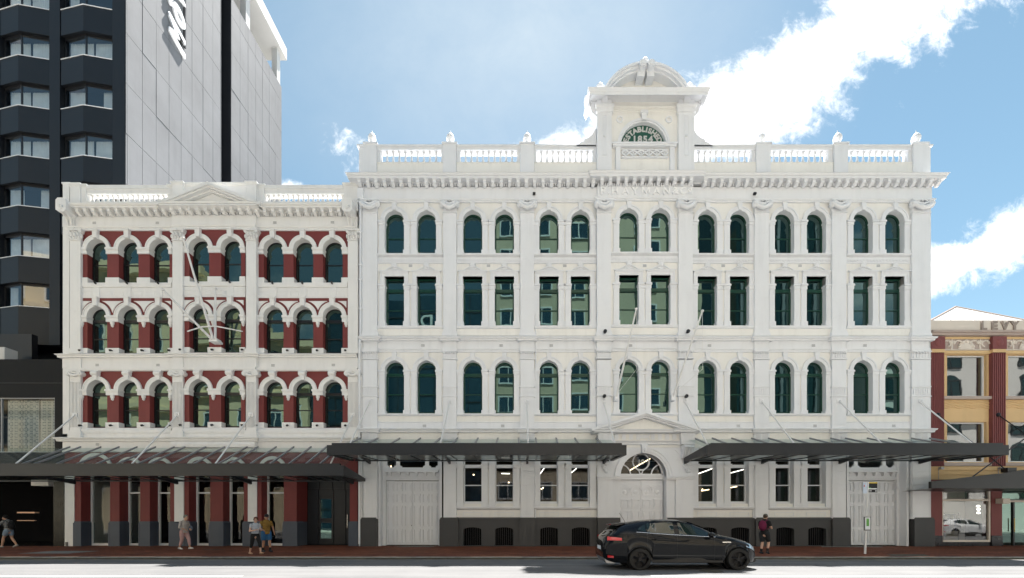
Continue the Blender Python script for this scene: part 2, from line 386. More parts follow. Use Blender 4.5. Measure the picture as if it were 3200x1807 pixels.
patch(-15.2, -14.2, -2.1, -1.8, 'concrete_dark', 'dark utility cover near the slate blue pier')
patch(15.3, 18.4, -.6, -.1, 'concrete', 'grey threshold in the paving before the right hand white doors')

# ------------------------------------------------------------------ far side of the street (seen in the window reflections)
def far_block(name, label, x0, x1, y, z1, wall, cols, rows, ww, wh, zfirst, zstep, fmat, pmat, arch=False, cornice=()):
    c = (x0 + x1) / 2; t = thing(name, label, 'building', (c, y - 6, 0))
    b = MB(); b.box(x0, x1, y - 14, y, -.3, z1); part('wall', b, wall, t)
    for zc, hh, pr in cornice:
        k = MB(); k.box(x0 - pr, x1 + pr, y, y + pr, zc, zc + hh); part('cornice', k, wall, t)
    fm = MB(); h = ww / 2
    for a in ((-h, -h + .14), (h - .14, h)): fm.box(a[0], a[1], 0, .12, 0, wh)
    fm.box(-h + .14, h - .14, 0, .12, 0, .14); fm.box(-h + .14, h - .14, 0, .12, wh - .14, wh); fm.box(-.05, .05, 0, .1, .14, wh - .14)
    pm = MB(); pts = [(-h + .1, .1)] + [(h - .1, .1)] + list(reversed(head(-h + .1, h - .1, wh - .1, (h * .5) if arch else 0, 8)))
    pm.prism(pts, .0, .07); fm = fm.mesh('window'); pm = pm.mesh('pane')
    for i in range(cols):
        for j in range(rows):
            w_ = part('window', fm, fmat, t, (x0 + (i + .5) * (x1 - x0) / cols, y + .002, zfirst + j * zstep)); part('pane', pm, pmat, w_)
    return t
YF = -25.5
M['far_grey'] = paint('far_grey_concrete', (.60, .52, .40), .8, .10, .3, streak=.08)
M['far_cream'] = paint('far_cream_stone', (.74, .63, .44), .8, .08, .3, streak=.08)
M['far_white'] = paint('far_white_plaster', (.74, .73, .69), .8, .05, .3)
far_block('office_block', 'tall grey green concrete office block with white framed windows across the street', -3.5, 20.5, YF, 41, 'far_grey', 6, 11, 2.3, 2.0, 3.6, 3.35, 'white', 'pane_far')
far_block('stone_bank', 'cream classical stone building with deep cornices across the street', -60, -37, YF, 30.5, 'far_cream', 7, 5, 1.7, 3.2, 4.5, 5.2, 'far_white', 'pane_far', True, ((29.2, .9, .8), (24.3, .6, .5), (18.9, .5, .4), (13.6, .5, .4), (8.4, .5, .4)))
far_block('stone_hall', 'lower cream stone building beside the classical one across the street', -37, -24, YF - .6, 22.5, 'far_cream', 4, 3, 1.8, 3.0, 5.0, 6.0, 'white', 'pane_far', True, ((21.4, .8, .7), (15.8, .5, .4), (9.8, .5, .4)))
t = thing('glass_office', 'dark blue glass office building across the street', 'building', (-14.3, YF - 8, 0))
b = MB(); b.box(-24, -4, YF - 16, YF - 1.2, -.3, 27); part('curtain_wall', b, 'pane_far', t)
for i in range(11): b = MB(); b.box(-24.03 + i * 2.0 - .04, -24.03 + i * 2.0 + .04, YF - 1.2, YF - 1.12, 0, 27); part('mullion', b, 'steel_dark', t)
for j in range(8): b = MB(); b.box(-24, -4, YF - 1.2, YF - 1.14, 3.2 * j + 2.5, 3.2 * j + 2.62); part('transom', b, 'steel_dark', t)
me = text_mesh('De', 2.0, .08, .03)
part('sign_lettering', me, 'white', t, (-11.7, YF - 1.0, 23.3), rot=(R(90), 0, R(180)))
t = thing('glass_tower', 'dark glass tower with pale slanted fins across the street', 'building', (29.5, YF - 8, 0))
b = MB(); b.box(24.5, 34.5, YF - 18, YF - .5, -.3, 46); part('curtain_wall', b, 'pane_black', t)
for i in range(9): b = MB(); b.prism([(24.6 + i * 1.2, 0), (24.9 + i * 1.2, 0), (25.5 + i * 1.2, 46), (25.2 + i * 1.2, 46)], YF - .5, YF - .3); part('fin', b, 'steel_grey', t)
far_block('plaster_house', 'white plastered building with arched windows far across the street', 38.5, 76, YF + .5, 22, 'far_white', 9, 5, 2.3, 2.4, 3.6, 3.7, 'steel_dark', 'pane_black', True, ((20.9, .6, .5), (12.1, .3, .3)))
# ------------------------------------------------------------------ dark hotel tower behind, left
TY = 3.0; TX = wx(394, TY); TB = 19.3; TZ = 47.9
tower = thing('hotel_tower', 'dark hotel tower with bay windows and a pale grey panelled flank', 'building', (-30, 10, 0))
xp = [wx(p, TY) for p in (-330, 0, 155, 188, 352, 394)]
ZS = [wz(170, 2.73) - 2.94 * k for k in range(-6, 6)]; WH = 1.40
def pier(x0, x1):
    b = MB(); b.box(x0, x1, TY - .02, TY + .6, 11.7, TZ); part('pier', b, 'navy', tower)
pier(wx(-30, TY), wx(0, TY)); pier(xp[2], xp[3]); pier(xp[4], xp[5] - .05)
b = MB(); b.box(-44, wx(-30, TY), TY - .02, TY + .6, 11.7, TZ); part('front_wall', b, 'navy', tower)
b = MB(); b.box(-44, TX - .3, TY + 1.3, TY + 1.4, 6, TZ - .6); part('room_back', b, paint('dusky_room', (.035, .045, .06), .9), tower)
curt = MB(); n = 40
def cloth(w, h, folds, amp, seed):
    r_ = random.Random(seed); c = MB(); k = folds * 4
    A = [((i / k - .5) * w, amp * math.sin(i * math.pi / 2 + r_.uniform(-.5, .5)), 0) for i in range(k + 1)]
    c.strip([(a, b_, .02) for a, b_, _ in A], [(a * .97, b_ * .7, h) for a, b_, _ in A]); return c
CL = [cloth(1.0, WH - .02, 9, .035, s_).mesh('curtain', 60) for s_ in range(4)]
bays = [(xp[1], wx(57, TY - .27), xp[2]), (wx(190, TY), wx(260, TY - .27), wx(352, TY))]
for bi, (xa, xm, xb) in enumerate(bays):
    ym = TY - .27; e = .012
    for k, zs in enumerate(ZS):
        zb = zs - (2.94 - WH) if zs > 15 else 11.7
        if zs < 0 or (bi == 1 and zs < 17): continue
        b = MB(); b.prism([(xa + e, TY + .5), (xa + e, TY), (xm, ym), (xb - e, TY), (xb - e, TY + .5)], zb, zs - .035, 'z'); part('spandrel', b, 'navy', tower)
        b = MB(); b.prism([(xa + e, TY + .48), (xa + e, TY - .03), (xm, ym - .035), (xb - e, TY - .03), (xb - e, TY + .48)], zs - .035, zs - .005, 'z'); part('sill', b, 'white', tower)
        zt = zs + WH
        # head shadow line and frame
        f = MB()
        for (x0, y0, x1, y1) in ((xa + .08, TY + .16, xm, ym + .16), (xm, ym + .16, xb - .05, TY + .16)):
            d_ = Vector((x1 - x0, y1 - y0, 0)); d_.normalize(); nn = Vector((-d_.y, d_.x, 0)) * .06
            def bar(s0, s1, z0, z1, th=1.0):
                p0 = Vector((x0, y0, 0)) + d_ * s0; p1 = Vector((x0, y0, 0)) + d_ * s1; o_ = nn * th
                f.prism([(p0.x, p0.y), (p1.x, p1.y), (p1.x + o_.x, p1.y + o_.y), (p0.x + o_.x, p0.y + o_.y)], z0, z1, 'z')
            L_ = math.hypot(x1 - x0, y1 - y0)
            bar(0, L_, zt - .13, zt); bar(0, .05, zs, zt - .13); bar(L_ - .05, L_, zs, zt - .13); bar(.05, L_ - .05, zs, zs + .05)
        w_ = part('window', f, 'black', tower)
        for side, (x0, y0, x1, y1) in enumerate(((xa + .08, TY + .16, xm, ym + .16), (xm, ym + .16, xb - .05, TY + .16))):
            p = MB(); yo = .03; p.quad((x0 + .03, y0 + yo, zs + .03), (x1 - .03, y1 + yo, zs + .03), (x1 - .03, y1 + yo, zt - .1), (x0 + .03, y0 + yo, zt - .1))
            o = part('pane', p, 'pane_hotel', w_, BASE[tower] * 0)
        b = MB(); b.box(xa, xb, TY + .27, TY + .5, zt - .02, zt + .0)
        rr = random.Random(k * 7 + bi)
        style = rr.choice(['full', 'open', 'open', 'half', 'full'])
        wl = xm - xa; wr = xb - xm
        spans = {'full': [(xa + .12, xm - .05), (xm + .05, xb - .1)], 'half': [(xa + .12, xa + .12 + wl * .6), (xm + wr * .35, xb - .1)], 'open': [(xa + .12, xa + wl * .42), (xb - wr * .26, xb - .1)]}[style]
        for (c0, c1) in spans:
            o = part('curtain', CL[rr.randrange(4)], 'curtain', tower, ((c0 + c1) / 2, TY + .42, zs)); o.scale.x = (c1 - c0)
    b = MB(); b.box(xa, xb, TY + .5, TY + 1.3, 11.7, 11.8); part('underside', b, 'navy', tower)
# flank: backing wall with recessed joints, panels proud of it
def flank(y0, y1, z0, z1): b = MB(); b.box(TX - .6, TX - .03, y0, y1, z0, z1); part('flank_wall', b, 'joint', tower)
flank(TY + .6, 10.9, 4, TZ - 1); flank(12.1, TB, 4, 43.6)
b = MB(); b.box(TX - 1.6, TX - .9, 10.9, 12.1, 4, TZ - 1); part('slit_recess', b, 'panel', tower)
b = MB(); b.box(TX - .9, TX - .031, 12.09, 12.1, 4, TZ - 1); part('slit_side', b, 'navy', tower)  # near-black colour stands in for shade on the slit's far side
zj = [wz(102, TY) + 2.98 * k for k in range(-10, 8)]
pm = {}
ycuts = [TY - .02] + [wx(394, TY) * F / (p - VX) - D for p in (398, 445, 488, 528, 566, 600, 634, 665)] + [10.9]
ycuts2 = [12.1] + [wx(394, TY) * F / (p - VX) - D for p in (750, 775, 799, 820, 841, 860)] + [TB]
for yc in (ycuts, ycuts2):
    for a, c in zip(yc, yc[1:]):
        for k in range(len(zj) - 1):
            z0, z1 = zj[k], zj[k + 1]
            if z0 < 12: continue
            zmax = (TZ - 1.2) if yc is ycuts else 43.6
            z1 = min(z1, zmax)
            if z1 - z0 < .3: continue
            key = (round(c - a, 2), round(z1 - z0, 2))
            if key not in pm:
                b = MB(); wy, hz = c - a - .022, z1 - z0 - .03
                b.box(0, .04, -wy / 2, wy / 2, 0, hz); pm[key] = b.mesh('panel')
            part('panel', pm[key], 'panel', tower, (TX - .03 + rnd.uniform(-.012, .004), (a + c) / 2, z0 + .015))
# open roof terrace at the back corner, roof slab over everything
b = MB(); b.box(-44, TX + .25, TY - .3, TB + .5, TZ - 1.15, TZ); part('roof_slab', b, 'roofwhite', tower)
for yy_ in (14.0, 18.6):
    b = MB(); b.box(TX - .55, TX - .05, yy_, yy_ + .55, 43.6, TZ - 1.15); part('terrace_post', b, 'roofwhite', tower)
b = MB(); b.box(-44, TX - .6, 12.1, TB - .2, 4, 43.55); part('core', b, 'joint', tower)
b = MB(); b.box(-44, TX - .7, TY + 1.4, 12.0, 4, TZ - 1.2); part('core', b, 'joint', tower)
b = MB(); b.box(-44, TX - 2.5, 13.0, TB - 2, 43.55, TZ - 1.15); part('plant_room', b, 'roofwhite', tower)
# sign of slanted white letters climbing the flank
sign = thing('hotel_sign', 'white slanted letters climbing the grey flank of the hotel tower', 'sign', (TX + .1, 6.5, 42))
def flank_y(px): return TX * F / (px - VX) - D
ys_ = flank_y(545); yb = flank_y(575)
b = MB(); b.box(TX + .01, TX + .10, yb - .06, yb + .06, wz(150, yb), TZ - 1.3); part('backing_rail', b, 'black', sign)
zc = wz(172, flank_y(560))
for ch, adv, sz in (('M', .75, 1.75), ('ö', 2.35, 1.95), ('v', 3.8, 1.95)):
    me = text_mesh(ch, sz, .06, .07, .35)
    # baseline on the right (towards the back), reading upwards
    mtx = Matrix(((0, 0, 1, 0), (0, 0, 0, 0), (0, 0, 0, 0), (0, 0, 0, 1)))
    o = part('letter', me, 'white', sign, (TX + .09, yb - .12, zc + adv))
    # text x -> up (z), text y -> towards the camera (-y), text normal -> +x
    o.rotation_euler = Matrix(((0, 0, 1), (0, -1, 0), (1, 0, 0))).to_euler()
# ------------------------------------------------------------------ dark podium of the hotel at street level
M['podium'] = paint('near_black_cladding', (.0065, .0065, .0072), .6, .10, .6, spec=.2)
pod = thing('hotel_podium', 'dark hotel podium with one wide net curtained window and a black entrance below', 'building', (-26, 3, 0))
PX = wx(203, 0) - .02; pw0, pw1, pz0, pz1 = wx(-150), wx(171), wz(1414), wz(1243)
b = MB(); b.cell(-46, PX, 3.9, wz(1198), pw0, pw1, pz0, pz1, 0, 0, .12); part('wall', b, 'podium', pod)
b = MB(); b.box(-46, PX, -.0, 6, wz(1196), wz(1123)); part('upper_band', b, 'podium', pod)
b = MB(); b.box(-46, PX, -.012, .3, wz(1198), wz(1196)); part('shadow_strip', b, 'black', pod)  # solid black strip painted in for the shadow of a gap
b = MB(); b.box(pw0, pw1, .01, .2, wz(1243), wz(1234)); part('blind_box', b, 'steel_grey', pod)
f = MB(); w2 = pw1 - pw0; h2 = pz1 - pz0
for a, c in ((0, .05), (w2 - .05, w2)): f.box(a, c, 0, .08, 0, h2)
for xx in (wx(2) - pw0,): f.box(xx - .025, xx + .025, 0, .08, .05, h2 - .05)
f.box(.05, w2 - .05, 0, .08, 0, .05); f.box(.05, w2 - .05, 0, .08, h2 - .05, h2)
w_ = part('window', f, 'steel_grey', pod, (pw0, .03, pz0)); p = MB(); p.quad((.03, .04, .03), (w2 - .03, .04, .03), (w2 - .03, .04, h2 - .03), (.03, .04, h2 - .03)); part('pane', p, glass_clear('bright_glass', (.93, .95, .95), refl=.05), w_)
m, q, p_ = shader('net_curtain_lace'); tcn = q.n('ShaderNodeTexCoord').outputs['Object']
vo = q.n('ShaderNodeTexVoronoi'); q.put(vo.inputs['Vector'], q.scale(tcn, (3.6, .5, 3.3))); vo.inputs['Scale'].default_value = 1.0; vo.inputs['Randomness'].default_value = 0.0
rg = q.m('ABSOLUTE', q.m('SUBTRACT', vo.outputs['Distance'], .33)); fl = q.noise(q.scale(tcn, (7, 1, .15)), 1.0, 3, .6)
bd = q.noise(q.scale(tcn, (1.1, 1, .05)), 1.0, 1, .5)
v_ = q.m('ADD', q.m('MULTIPLY', q.rng(rg, 0, .1, .0, 1), .4), q.m('ADD', q.m('MULTIPLY', fl, .5), q.m('MULTIPLY', bd, .9)))
q.put(p_.inputs['Base Color'], q.mix(q.rng(v_, .75, 1.45), (.22, .26, .25, 1), (.85, .83, .74, 1))); p_.inputs['Roughness'].default_value = .95; M['lace'] = m
for i, (a, c) in enumerate(((pw0 + .1, wx(-40)), (wx(5), wx(60)), (wx(58), wx(108)), (wx(106), wx(169)))):
    cm = cloth(c - a, h2 - .1, 11, .05, 30 + i); part('curtain', cm, 'lace', pod, ((a + c) / 2, .24 + .04 * (i % 2), pz0 + .02))
b = MB(); b.box(-46, PX - .1, .7, .8, 3.95, wz(1123) - .1); part('room_back', b, 'dark', pod)
b = MB(); b.box(-46, PX, 5.5, 12, 0, wz(1123)); part('rear_block', b, 'podium', pod)
b = MB(); b.box(-46, PX, .8, 5.4, wz(1123) - .09, wz(1123) - .02); part('terrace_floor', b, 'steel_dark', pod)
b = MB(); b.box(-46, PX, .05, 5.5, 3.6, 3.9); part('entrance_ceiling', b, 'dark', pod)
b = MB(); b.box(-46, wx(-12), 1.6, 1.9, wz(1123), 11.75); part('set_back_wall', b, 'black', pod)
b = MB(); b.box(wx(-12, .6), wx(14, .6), .6, 1.2, wz(1123, .6), wz(1085, .6)); part('white_upstand', b, 'roofwhite', pod)
b = MB(); b.box(wx(14), wx(203, 4), 4.0, 4.3, wz(1123), 11.72); part('set_back_wall', b, 'dark', pod)
M['granite'] = paint('polished_black_granite', (.016, .017, .016), .25, .5, 2.0, .0, spec=.2)
b = MB(); b.box(wx(168), PX, -.02, .9, 0, 3.6); part('granite_pier', b, 'granite', pod)
b = MB(); b.box(-46, PX, 4.6, 4.7, 0, 3.6); part('entrance_back', b, 'dark', pod)
b = MB(); b.box(-46, wx(168), .1, 4.6, -.02, .006); part('entrance_floor', b, 'granite', pod)
b = MB(); b.box(wx(97, 1), wx(151, 1), 1.0, 1.6, wz(1518, 1), wz(1500, 1)); part('light_box', b, 'cream', pod)
bar_m = emit('dim_bar_glow', (1.0, .6, .4), .012)  # warm glow put into the shelf material as weak emission
b = MB(); b.box(wx(53, 3), wx(108, 3), 3.0, 3.25, wz(1604, 3), wz(1600, 3)); part('glow_shelf', b, bar_m, pod)
b = MB(); b.box(wx(53, 3.4), wx(108, 3.4), 3.4, 3.5, wz(1628, 3.4), wz(1626, 3.4)); part('glow_shelf', b, bar_m, pod)
# ------------------------------------------------------------------ red and white building
RB = thing('terrace_building', 'three storey oxblood red and white building with round arched windows', 'building', (-16, 5, 0))
RL, RRt = wx(198), wx(1119) - .01
R_W = [304, 402, 499, 622.6, 722, 855, 948, 1040]
R_PIL = [(218, 251.5), (538.5, 570.6), (769, 800), (1087, 1118)]
FR = -.10                                   # the middle bay stands forward
def ry(px): return FR if 538 < px < 801 else 0.0
edges = [wx(251.5), (wx(304) + wx(402)) / 2, (wx(402) + wx(499)) / 2, wx(540), wx(672), wx(770), (wx(855) + wx(948)) / 2, (wx(948) + wx(1040)) / 2, wx(1088)]
cells = [(edges[0], edges[1]), (edges[1], edges[2]), (edges[2], edges[3]), (wx(568), edges[4]), (edges[4], wx(771)), (wx(799), edges[6]), (edges[6], edges[7]), (edges[7], edges[8])]
HW = 31 / 60
DEP = .34
floors = [  # arch crown, impost top, impost bottom, plinth top, sill, cell bottom, cell top, transom, rail, frame depth
    dict(z0=900, z1=722, sill=884, base=869, im0=795, im1=776, crown=748, rail=820, tr=None, key='plain'),
    dict(z0=1106, z1=932, sill=1104, base=1089, im0=1007, im1=988, crown=958.5, rail=1054, tr=999, key='plain'),
    dict(z0=1345, z1=1160, sill=1337, base=1321, im0=1236, im1=1218, crown=1189, rail=1279, tr=1229, key='round')]
wall = MB(); arch_i = 0
for fl in floors:
    zs = wz(fl['crown']) - HW
    fl['spring'] = zs
    h_ = zs - wz(fl['sill'])
    fl['fm'], fl['pm'] = window_meshes(2 * HW, h_, HW, .07, .07, (wz(fl['tr']) - wz(fl['sill'])) if fl['tr'] else None, wz(fl['rail']) - wz(fl['sill']), .05, .12)
    # archivolt of two steps with keystone
    a = MB(); a.ring(0, 0, HW - .014, HW + .155, -.055, DEP - .02, n=18); a.ring(0, 0, HW + .155, HW + .205, -.08, .02, n=18)
    fl['am'] = a.mesh('archivolt', 30)
    kz = wz(fl['z1']) - zs
    k = MB()
    if fl['key'] == 'plain':
        k.prism([(-.10, HW - .015), (.10, HW - .015), (.135, kz), (-.135, kz)], -.16, .02)
        k.prism([(-.135, kz - .08), (.135, kz - .08), (.16, kz), (-.16, kz)], -.19, -.161)
    else:
        k.prism([(-.10, HW - .015), (.10, HW - .015), (.125, kz - .2), (-.125, kz - .2)], -.16, .02)
        k.tube([(-.17, -.10, kz - .16), (.17, -.10, kz - .16)], .13, 10); k.box(-.2, .2, -.16, .02, kz - .08, kz)
    fl['km'] = k.mesh('keystone', 40)
for i, (px, (c0, c1)) in enumerate(zip(R_W, cells)):
    y = ry(px); cx = wx(px, y)
    for j, fl in enumerate(floors):
        zs = fl['spring']; sill = wz(fl['sill'])
        wall.cell(c0, c1, wz(fl['z0']), wz(fl['z1']), cx - HW, cx + HW, sill, zs, HW, y, DEP)
        put_window(RB, fl['fm'], fl['pm'], (cx, y + .26, sill), 'black', 'pane_black')
        a_ = part('archivolt', fl['am'], 'rwhite', RB, (cx, y, zs)); part('keystone', fl['km'], 'rwhite', a_)
        # imposts and plinth blocks on each side of the opening, running into the reveal
        for sx in (-1, 1):
            e = cx + sx * (HW - .022); far = c0 if sx < 0 else c1
            x0, x1 = min(e, far), max(e, far)
            z0, z1 = wz(fl['im0']), wz(fl['im1'])
            b = MB(); b.box(x0, x1, y - .06, y + DEP - .03, z0, z1 - .10); b.box(x0 - (.03 if sx > 0 else 0), x1 + (.03 if sx < 0 else 0), y - .10, y + DEP - .025, z1 - .10, z1); b.box(x0, x1, y - .075, y + .0, z1 - .16, z1 - .125)
            part('impost', b, 'rwhite', RB)
            b = MB(); b.box(x0 - (.03 if sx > 0 else 0), x1 + (.03 if sx < 0 else 0), y - .05, y + DEP - .02, sill - .02, wz(fl['base'])); part('plinth_block', b, 'rwhite', RB)
        if j:
            # pendants hang under the imposts; small lamps sit on the plinth blocks
            for xx in ((c0 + (.10 if i in (0, 3, 5) else 0)), (c1 - .10 if i in (2, 4, 7) else None)):
                if xx is None: continue
                b = MB(); b.lathe([(.10, 0), (.10, -.12), (.07, -.16), (.065, -.24), (.02, -.28)], xx, y - .02, wz(fl['im0']), 8); part('pendant', b, 'rwhite', RB, smooth=50)
                b = MB(); zz = sill + .10; b.tube([(xx + .02, y - .05, zz), (xx + .02, y - .13, zz), (xx + .02, y - .20, zz - .03)], [.025, .05, .055], 8); part('spotlight', b, 'black', RB)
        if j == 0:
            b = MB(); b.tube([(cx, y - .02, sill - .10), (cx, y - .12, sill - .08), (cx, y - .16, sill)], [.03, .05, .05], 8); part('spotlight', b, 'black', RB)
part('wall', wall, 'red', RB)
# white triangles in the red spandrels of the middle floor
fl = floors[1]; zs = fl['spring']; zt = wz(942)
for i, (px, (c0, c1)) in enumerate(zip(R_W, cells)):
    y = ry(px); cx = wx(px, y)
    for sx in (-1, 1):
        far = c0 if sx < 0 else c1; own = (i in (0, 3, 5) and sx < 0) or (i in (2, 4, 7) and sx > 0)
        lim = abs(far - cx) - (.09 if own else 0)
        pts = []
        rr_ = HW + .32
        for k in range(9):
            x = .30 + (lim - .30) * k / 8
            z = zs + math.sqrt(max(rr_ * rr_ - x * x, 0.0)) if x < rr_ else zs
            if z < zt - .015: pts.append((x, z))
        if len(pts) > 1:
            pts = [(math.sqrt(max(rr_ ** 2 - (zt - zs) ** 2, .01)), zt)] + [p for p in pts if p[0] > math.sqrt(max(rr_ ** 2 - (zt - zs) ** 2, .01))] + [(lim, zt)]
            b = MB(); b.prism([(cx + sx * a, c) for a, c in pts], y - .03, y + .01); part('spandrel_panel', b, 'rwhite', RB)
# sills and bands between floors, run as mouldings that break forward over the middle bay
def band(name, px0, px1, prof, y, mat='rwhite', retl=False, retr=False, parent=None, stuff=False):
    b = MB(); b.band(wx(px0, y), wx(px1, y), prof, y, retl, retr); return part(name, b, mat, parent or RB, stuff=stuff)
def zz(py, p, y=0.0): return wz(py, y - p)
spans = ((198, 539.5, 0.0, True, False), (539, 801, FR, True, True), (800.5, 1118.5, 0.0, False, False))
for (a, c, y, l, r_) in spans:
    # top entablature
    band('architrave', a + 20 * (a < 200), c, [(.06, wz(723)), (.06, wz(716)), (.10, wz(715)), (.13, wz(711))], y, retl=False, retr=False)
    band('frieze', a, c, [(.05, wz(711)), (.05, wz(679))], y)
    band('cornice', a if a > 200 else 222, c if c < 1100 else 1078, [(.12, wz(672)), (.12, zz(648, .42)), (.42, zz(648, .42)), (.42, zz(642, .42)), (.47, zz(640, .47)), (.50, zz(634, .5)), (.50, zz(633, .5))], y, retl=(a > 200 and l), retr=(c < 1100 and r_))
    # belt between first and second floor
    band('string_course', a, c, [(.08, wz(1120)), (.16, zz(1117, .16)), (.16, zz(1111, .16)), (.22, zz(1109, .22)), (.24, zz(1105.6, .24)), (.0, wz(1104.4))], y, retl=l, retr=r_)
    band('frieze', a, c, [(.05, wz(1152)), (.05, wz(1120))], y)
    band('architrave', a + 20 * (a < 200), c, [(.06, wz(1161)), (.10, wz(1158)), (.11, wz(1152))], y)
    # sill band under the top floor with small sunk panels over the middle floor
    band('sill', 251 if a < 200 else (570 if y else 800), 538.5 if a < 200 else (769.5 if y else 1087), [(.05, wz(899.5)), (.07, wz(897)), (.07, wz(886)), (.03, wz(884.3))], y)
    band('sill', 251 if a < 200 else (570 if y else 800), 538.5 if a < 200 else (769.5 if y else 1087), [(.05, wz(1357)), (.09, wz(1352)), (.09, wz(1345)), (.03, wz(1338))], y)
    band('frieze', a, c, [(.03, wz(1368)), (.03, wz(1357))], y)
    band('string_course', a - 5 * (a < 200), c, [(.05, wz(1381)), (.14, zz(1379, .14)), (.16, zz(1373, .16)), (.22, zz(1371, .22)), (.24, zz(1367, .24)), (.0, wz(1365.5))], y, retl=l, retr=r_)
    band('fascia', a, c, [(.04, wz(1414)), (.07, wz(1413)), (.07, wz(1409)), (.04, wz(1408)), (.04, wz(1381))], y, retl=False, retr=False)
    if y: band('fascia', 548, 792, [(.06, wz(1401)), (.16, zz(1399, .16)), (.18, zz(1390, .18)), (.12, wz(1382))], y, retl=True, retr=True)
x = None
for i, (px, (c0, c1)) in enumerate(zip(R_W, cells)):
    y = ry(px); cx = wx(px, y)
    b = MB(); z0, z1 = wz(932), wz(900)
    xs = [c0, cx - .16, cx + .16, c1]
    b.box(c0, c1, y - .02, y + .05, z0, z1)
    part('panel_band', b, 'rwhite', RB)
    b = MB(); b.box(cx - .16, cx + .16, y - .05, y - .02, z0, z1); part('panel_stile', b, 'rwhite', RB)
    for s0, s1 in ((c0 + .08, cx - .24), (cx + .24, c1 - .08)):
        b = MB(); e = .025
        for (a0, a1, d0, d1) in ((s0, s1, z1 - .20, z1 - .20 + e), (s0, s1, z1 - .42, z1 - .42 + e)): b.box(a0, a1, y - .035, y - .02, d0, d1)
        for xx in (s0, s1 - e): b.box(xx, xx + e, y - .035, y - .02, z1 - .42 + e, z1 - .20)
        part('panel_moulding', b, 'rwhite', RB)
# pilasters, three orders
def corinthian(w):
    b = MB(); h = wz(717) - wz(753); w2 = w / 2
    b.prism([(-w2, 0), (w2, 0), (w2, h * .55), (w2 + .09, h * .82), (-w2 - .09, h * .82), (-w2, h * .55)], -.13, .1)
    b.box(-w2 - .12, w2 + .12, -.20, .1, h * .85, h); b.box(-w2 - .03, w2 + .03, -.15, .1, 0, .05)
    for r_, zc, k, rad in ((0, .16, 4, .07), (1, .32, 3, .075)):
        for i in range(k):
            xx = -w2 + w * (i + .5) / k
            b.ball((xx, -.14 - .02 * r_, zc), (rad * .8, .05, rad * 1.5), 8, 6); b.ball((xx, -.19 - .02 * r_, zc + rad * 1.1), (rad * .6, .045, .035), 8, 5)
    for sx in (-1, 1):
        b.tube([(sx * (w2 + .02), -.18, h * .78), (sx * (w2 + .02), .06, h * .78)], .075, 10); b.ball((sx * (w2 + .05), -.1, .24), (.05, .06, .11), 8, 6)
    b.ball((0, -.19, h * .9), (.07, .05, .06), 8, 5)
    return b
def ionic(w):
    b = MB(); w2 = w / 2; h = wz(1158) - wz(1181)
    b.box(-w2 - .10, w2 + .10, -.22, .1, h - .06, h)
    for sx in (-1, 1):
        b.tube([(sx * (w2 + .04), -.24, h * .52), (sx * (w2 + .04), .06, h * .52)], .125, 14); b.tube([(sx * (w2 + .04), -.27, h * .52), (sx * (w2 + .04), -.24, h * .52)], .06, 10)
    b.tube([(-w2 - .02, -.16, h * .62), (-w2 * .5, -.17, h * .36), (0, -.17, h * .28), (w2 * .5, -.17, h * .36), (w2 + .02, -.16, h * .62)], .075, 10)
    b.tube([(-w2, -.16, h * .82), (0, -.17, h * .66), (w2, -.16, h * .82)], .055, 8); b.box(-w2, w2, -.12, .1, 0, h * .5)
    return b
cm1 = cm2 = None
for i, (a, c) in enumerate(R_PIL):
    y = FR if i in (1, 2) else 0.0; yp = y - .12
    x0, x1 = wx(a, yp), wx(c, yp); w = x1 - x0; xc = (x0 + x1) / 2
    def shaft(z0, z1, p=.12):
        b = MB(); b.box(x0, x1, y - p, y + .1, wz(z0, yp), wz(z1, yp)); o = part('pilaster', b, 'rwhite', RB); return o, b
    o, b = shaft(1089, 753)
    cb = corinthian(w); cc = part('capital', cb, 'rwhite', o, (xc, y, wz(753, yp)) , smooth=50); cc.location = Vector((xc, y, wz(753, yp)))
    bb = MB(); bb.box(x0 - .05, x1 + .05, y - .17, y + .1, wz(1105, yp), wz(1096, yp)); bb.prism([(x0 - .05, wz(1096, yp)), (x1 + .05, wz(1096, yp)), (x1, wz(1089, yp)), (x0, wz(1089, yp))], y - .15, y + .1); part('pilaster_base', bb, 'rwhite', o)
    b = MB(); b.box(x0, x1, y - .10, y + .1, wz(1152), wz(1121)); part('frieze_block', b, 'rwhite', RB)
    b = MB(); z0, z1 = wz(1345, yp), wz(1181, yp)
    b.box(x0, x1, y - .08, y + .1, z0, z1); k = 7; s_ = w / (2 * k + 1)
    b.box(x0, x1, y - .12, y - .08, z1 - .22, z1); b.box(x0, x1, y - .12, y - .08, z0, z0 + .15)
    for j in range(k + 1): b.box(x0 + 2 * j * s_, x0 + (2 * j + 1) * s_, y - .12, y - .08, z0 + .15, z1 - .22)
    o = part('pilaster', b, 'rwhite', RB)
    cc = part('capital', ionic(w), 'rwhite', o, smooth=50); cc.location = Vector((xc, y, z1))
    bb = MB(); bb.box(x0 - .06, x1 + .06, y - .18, y + .1, wz(1367, yp), wz(1352, yp)); bb.prism([(x0 - .06, wz(1352, yp)), (x1 + .06, wz(1352, yp)), (x1, wz(1345, yp)), (x0, wz(1345, yp))], y - .16, y + .1); part('pilaster_base', bb, 'rwhite', o)
    b = MB(); b.box(xc - .13, xc + .13, y - .16, y - .12, wz(1306), wz(1293)); b.ball((xc, y - .17, wz(1299)), (.06, .05, .06), 8, 6); part('rod_bracket', b, 'rwhite', RB, smooth=40)
# outer edge strip at the left and plain strip at the right
b = MB(); b.box(RL, wx(218), -.03, .3, wz(1367), wz(575)); part('corner_strip', b, 'rwhite', RB)
b = MB(); b.box(wx(251), wx(256), -.02, .3, wz(1367), wz(722)); part('corner_strip', b, 'rwhite', RB)
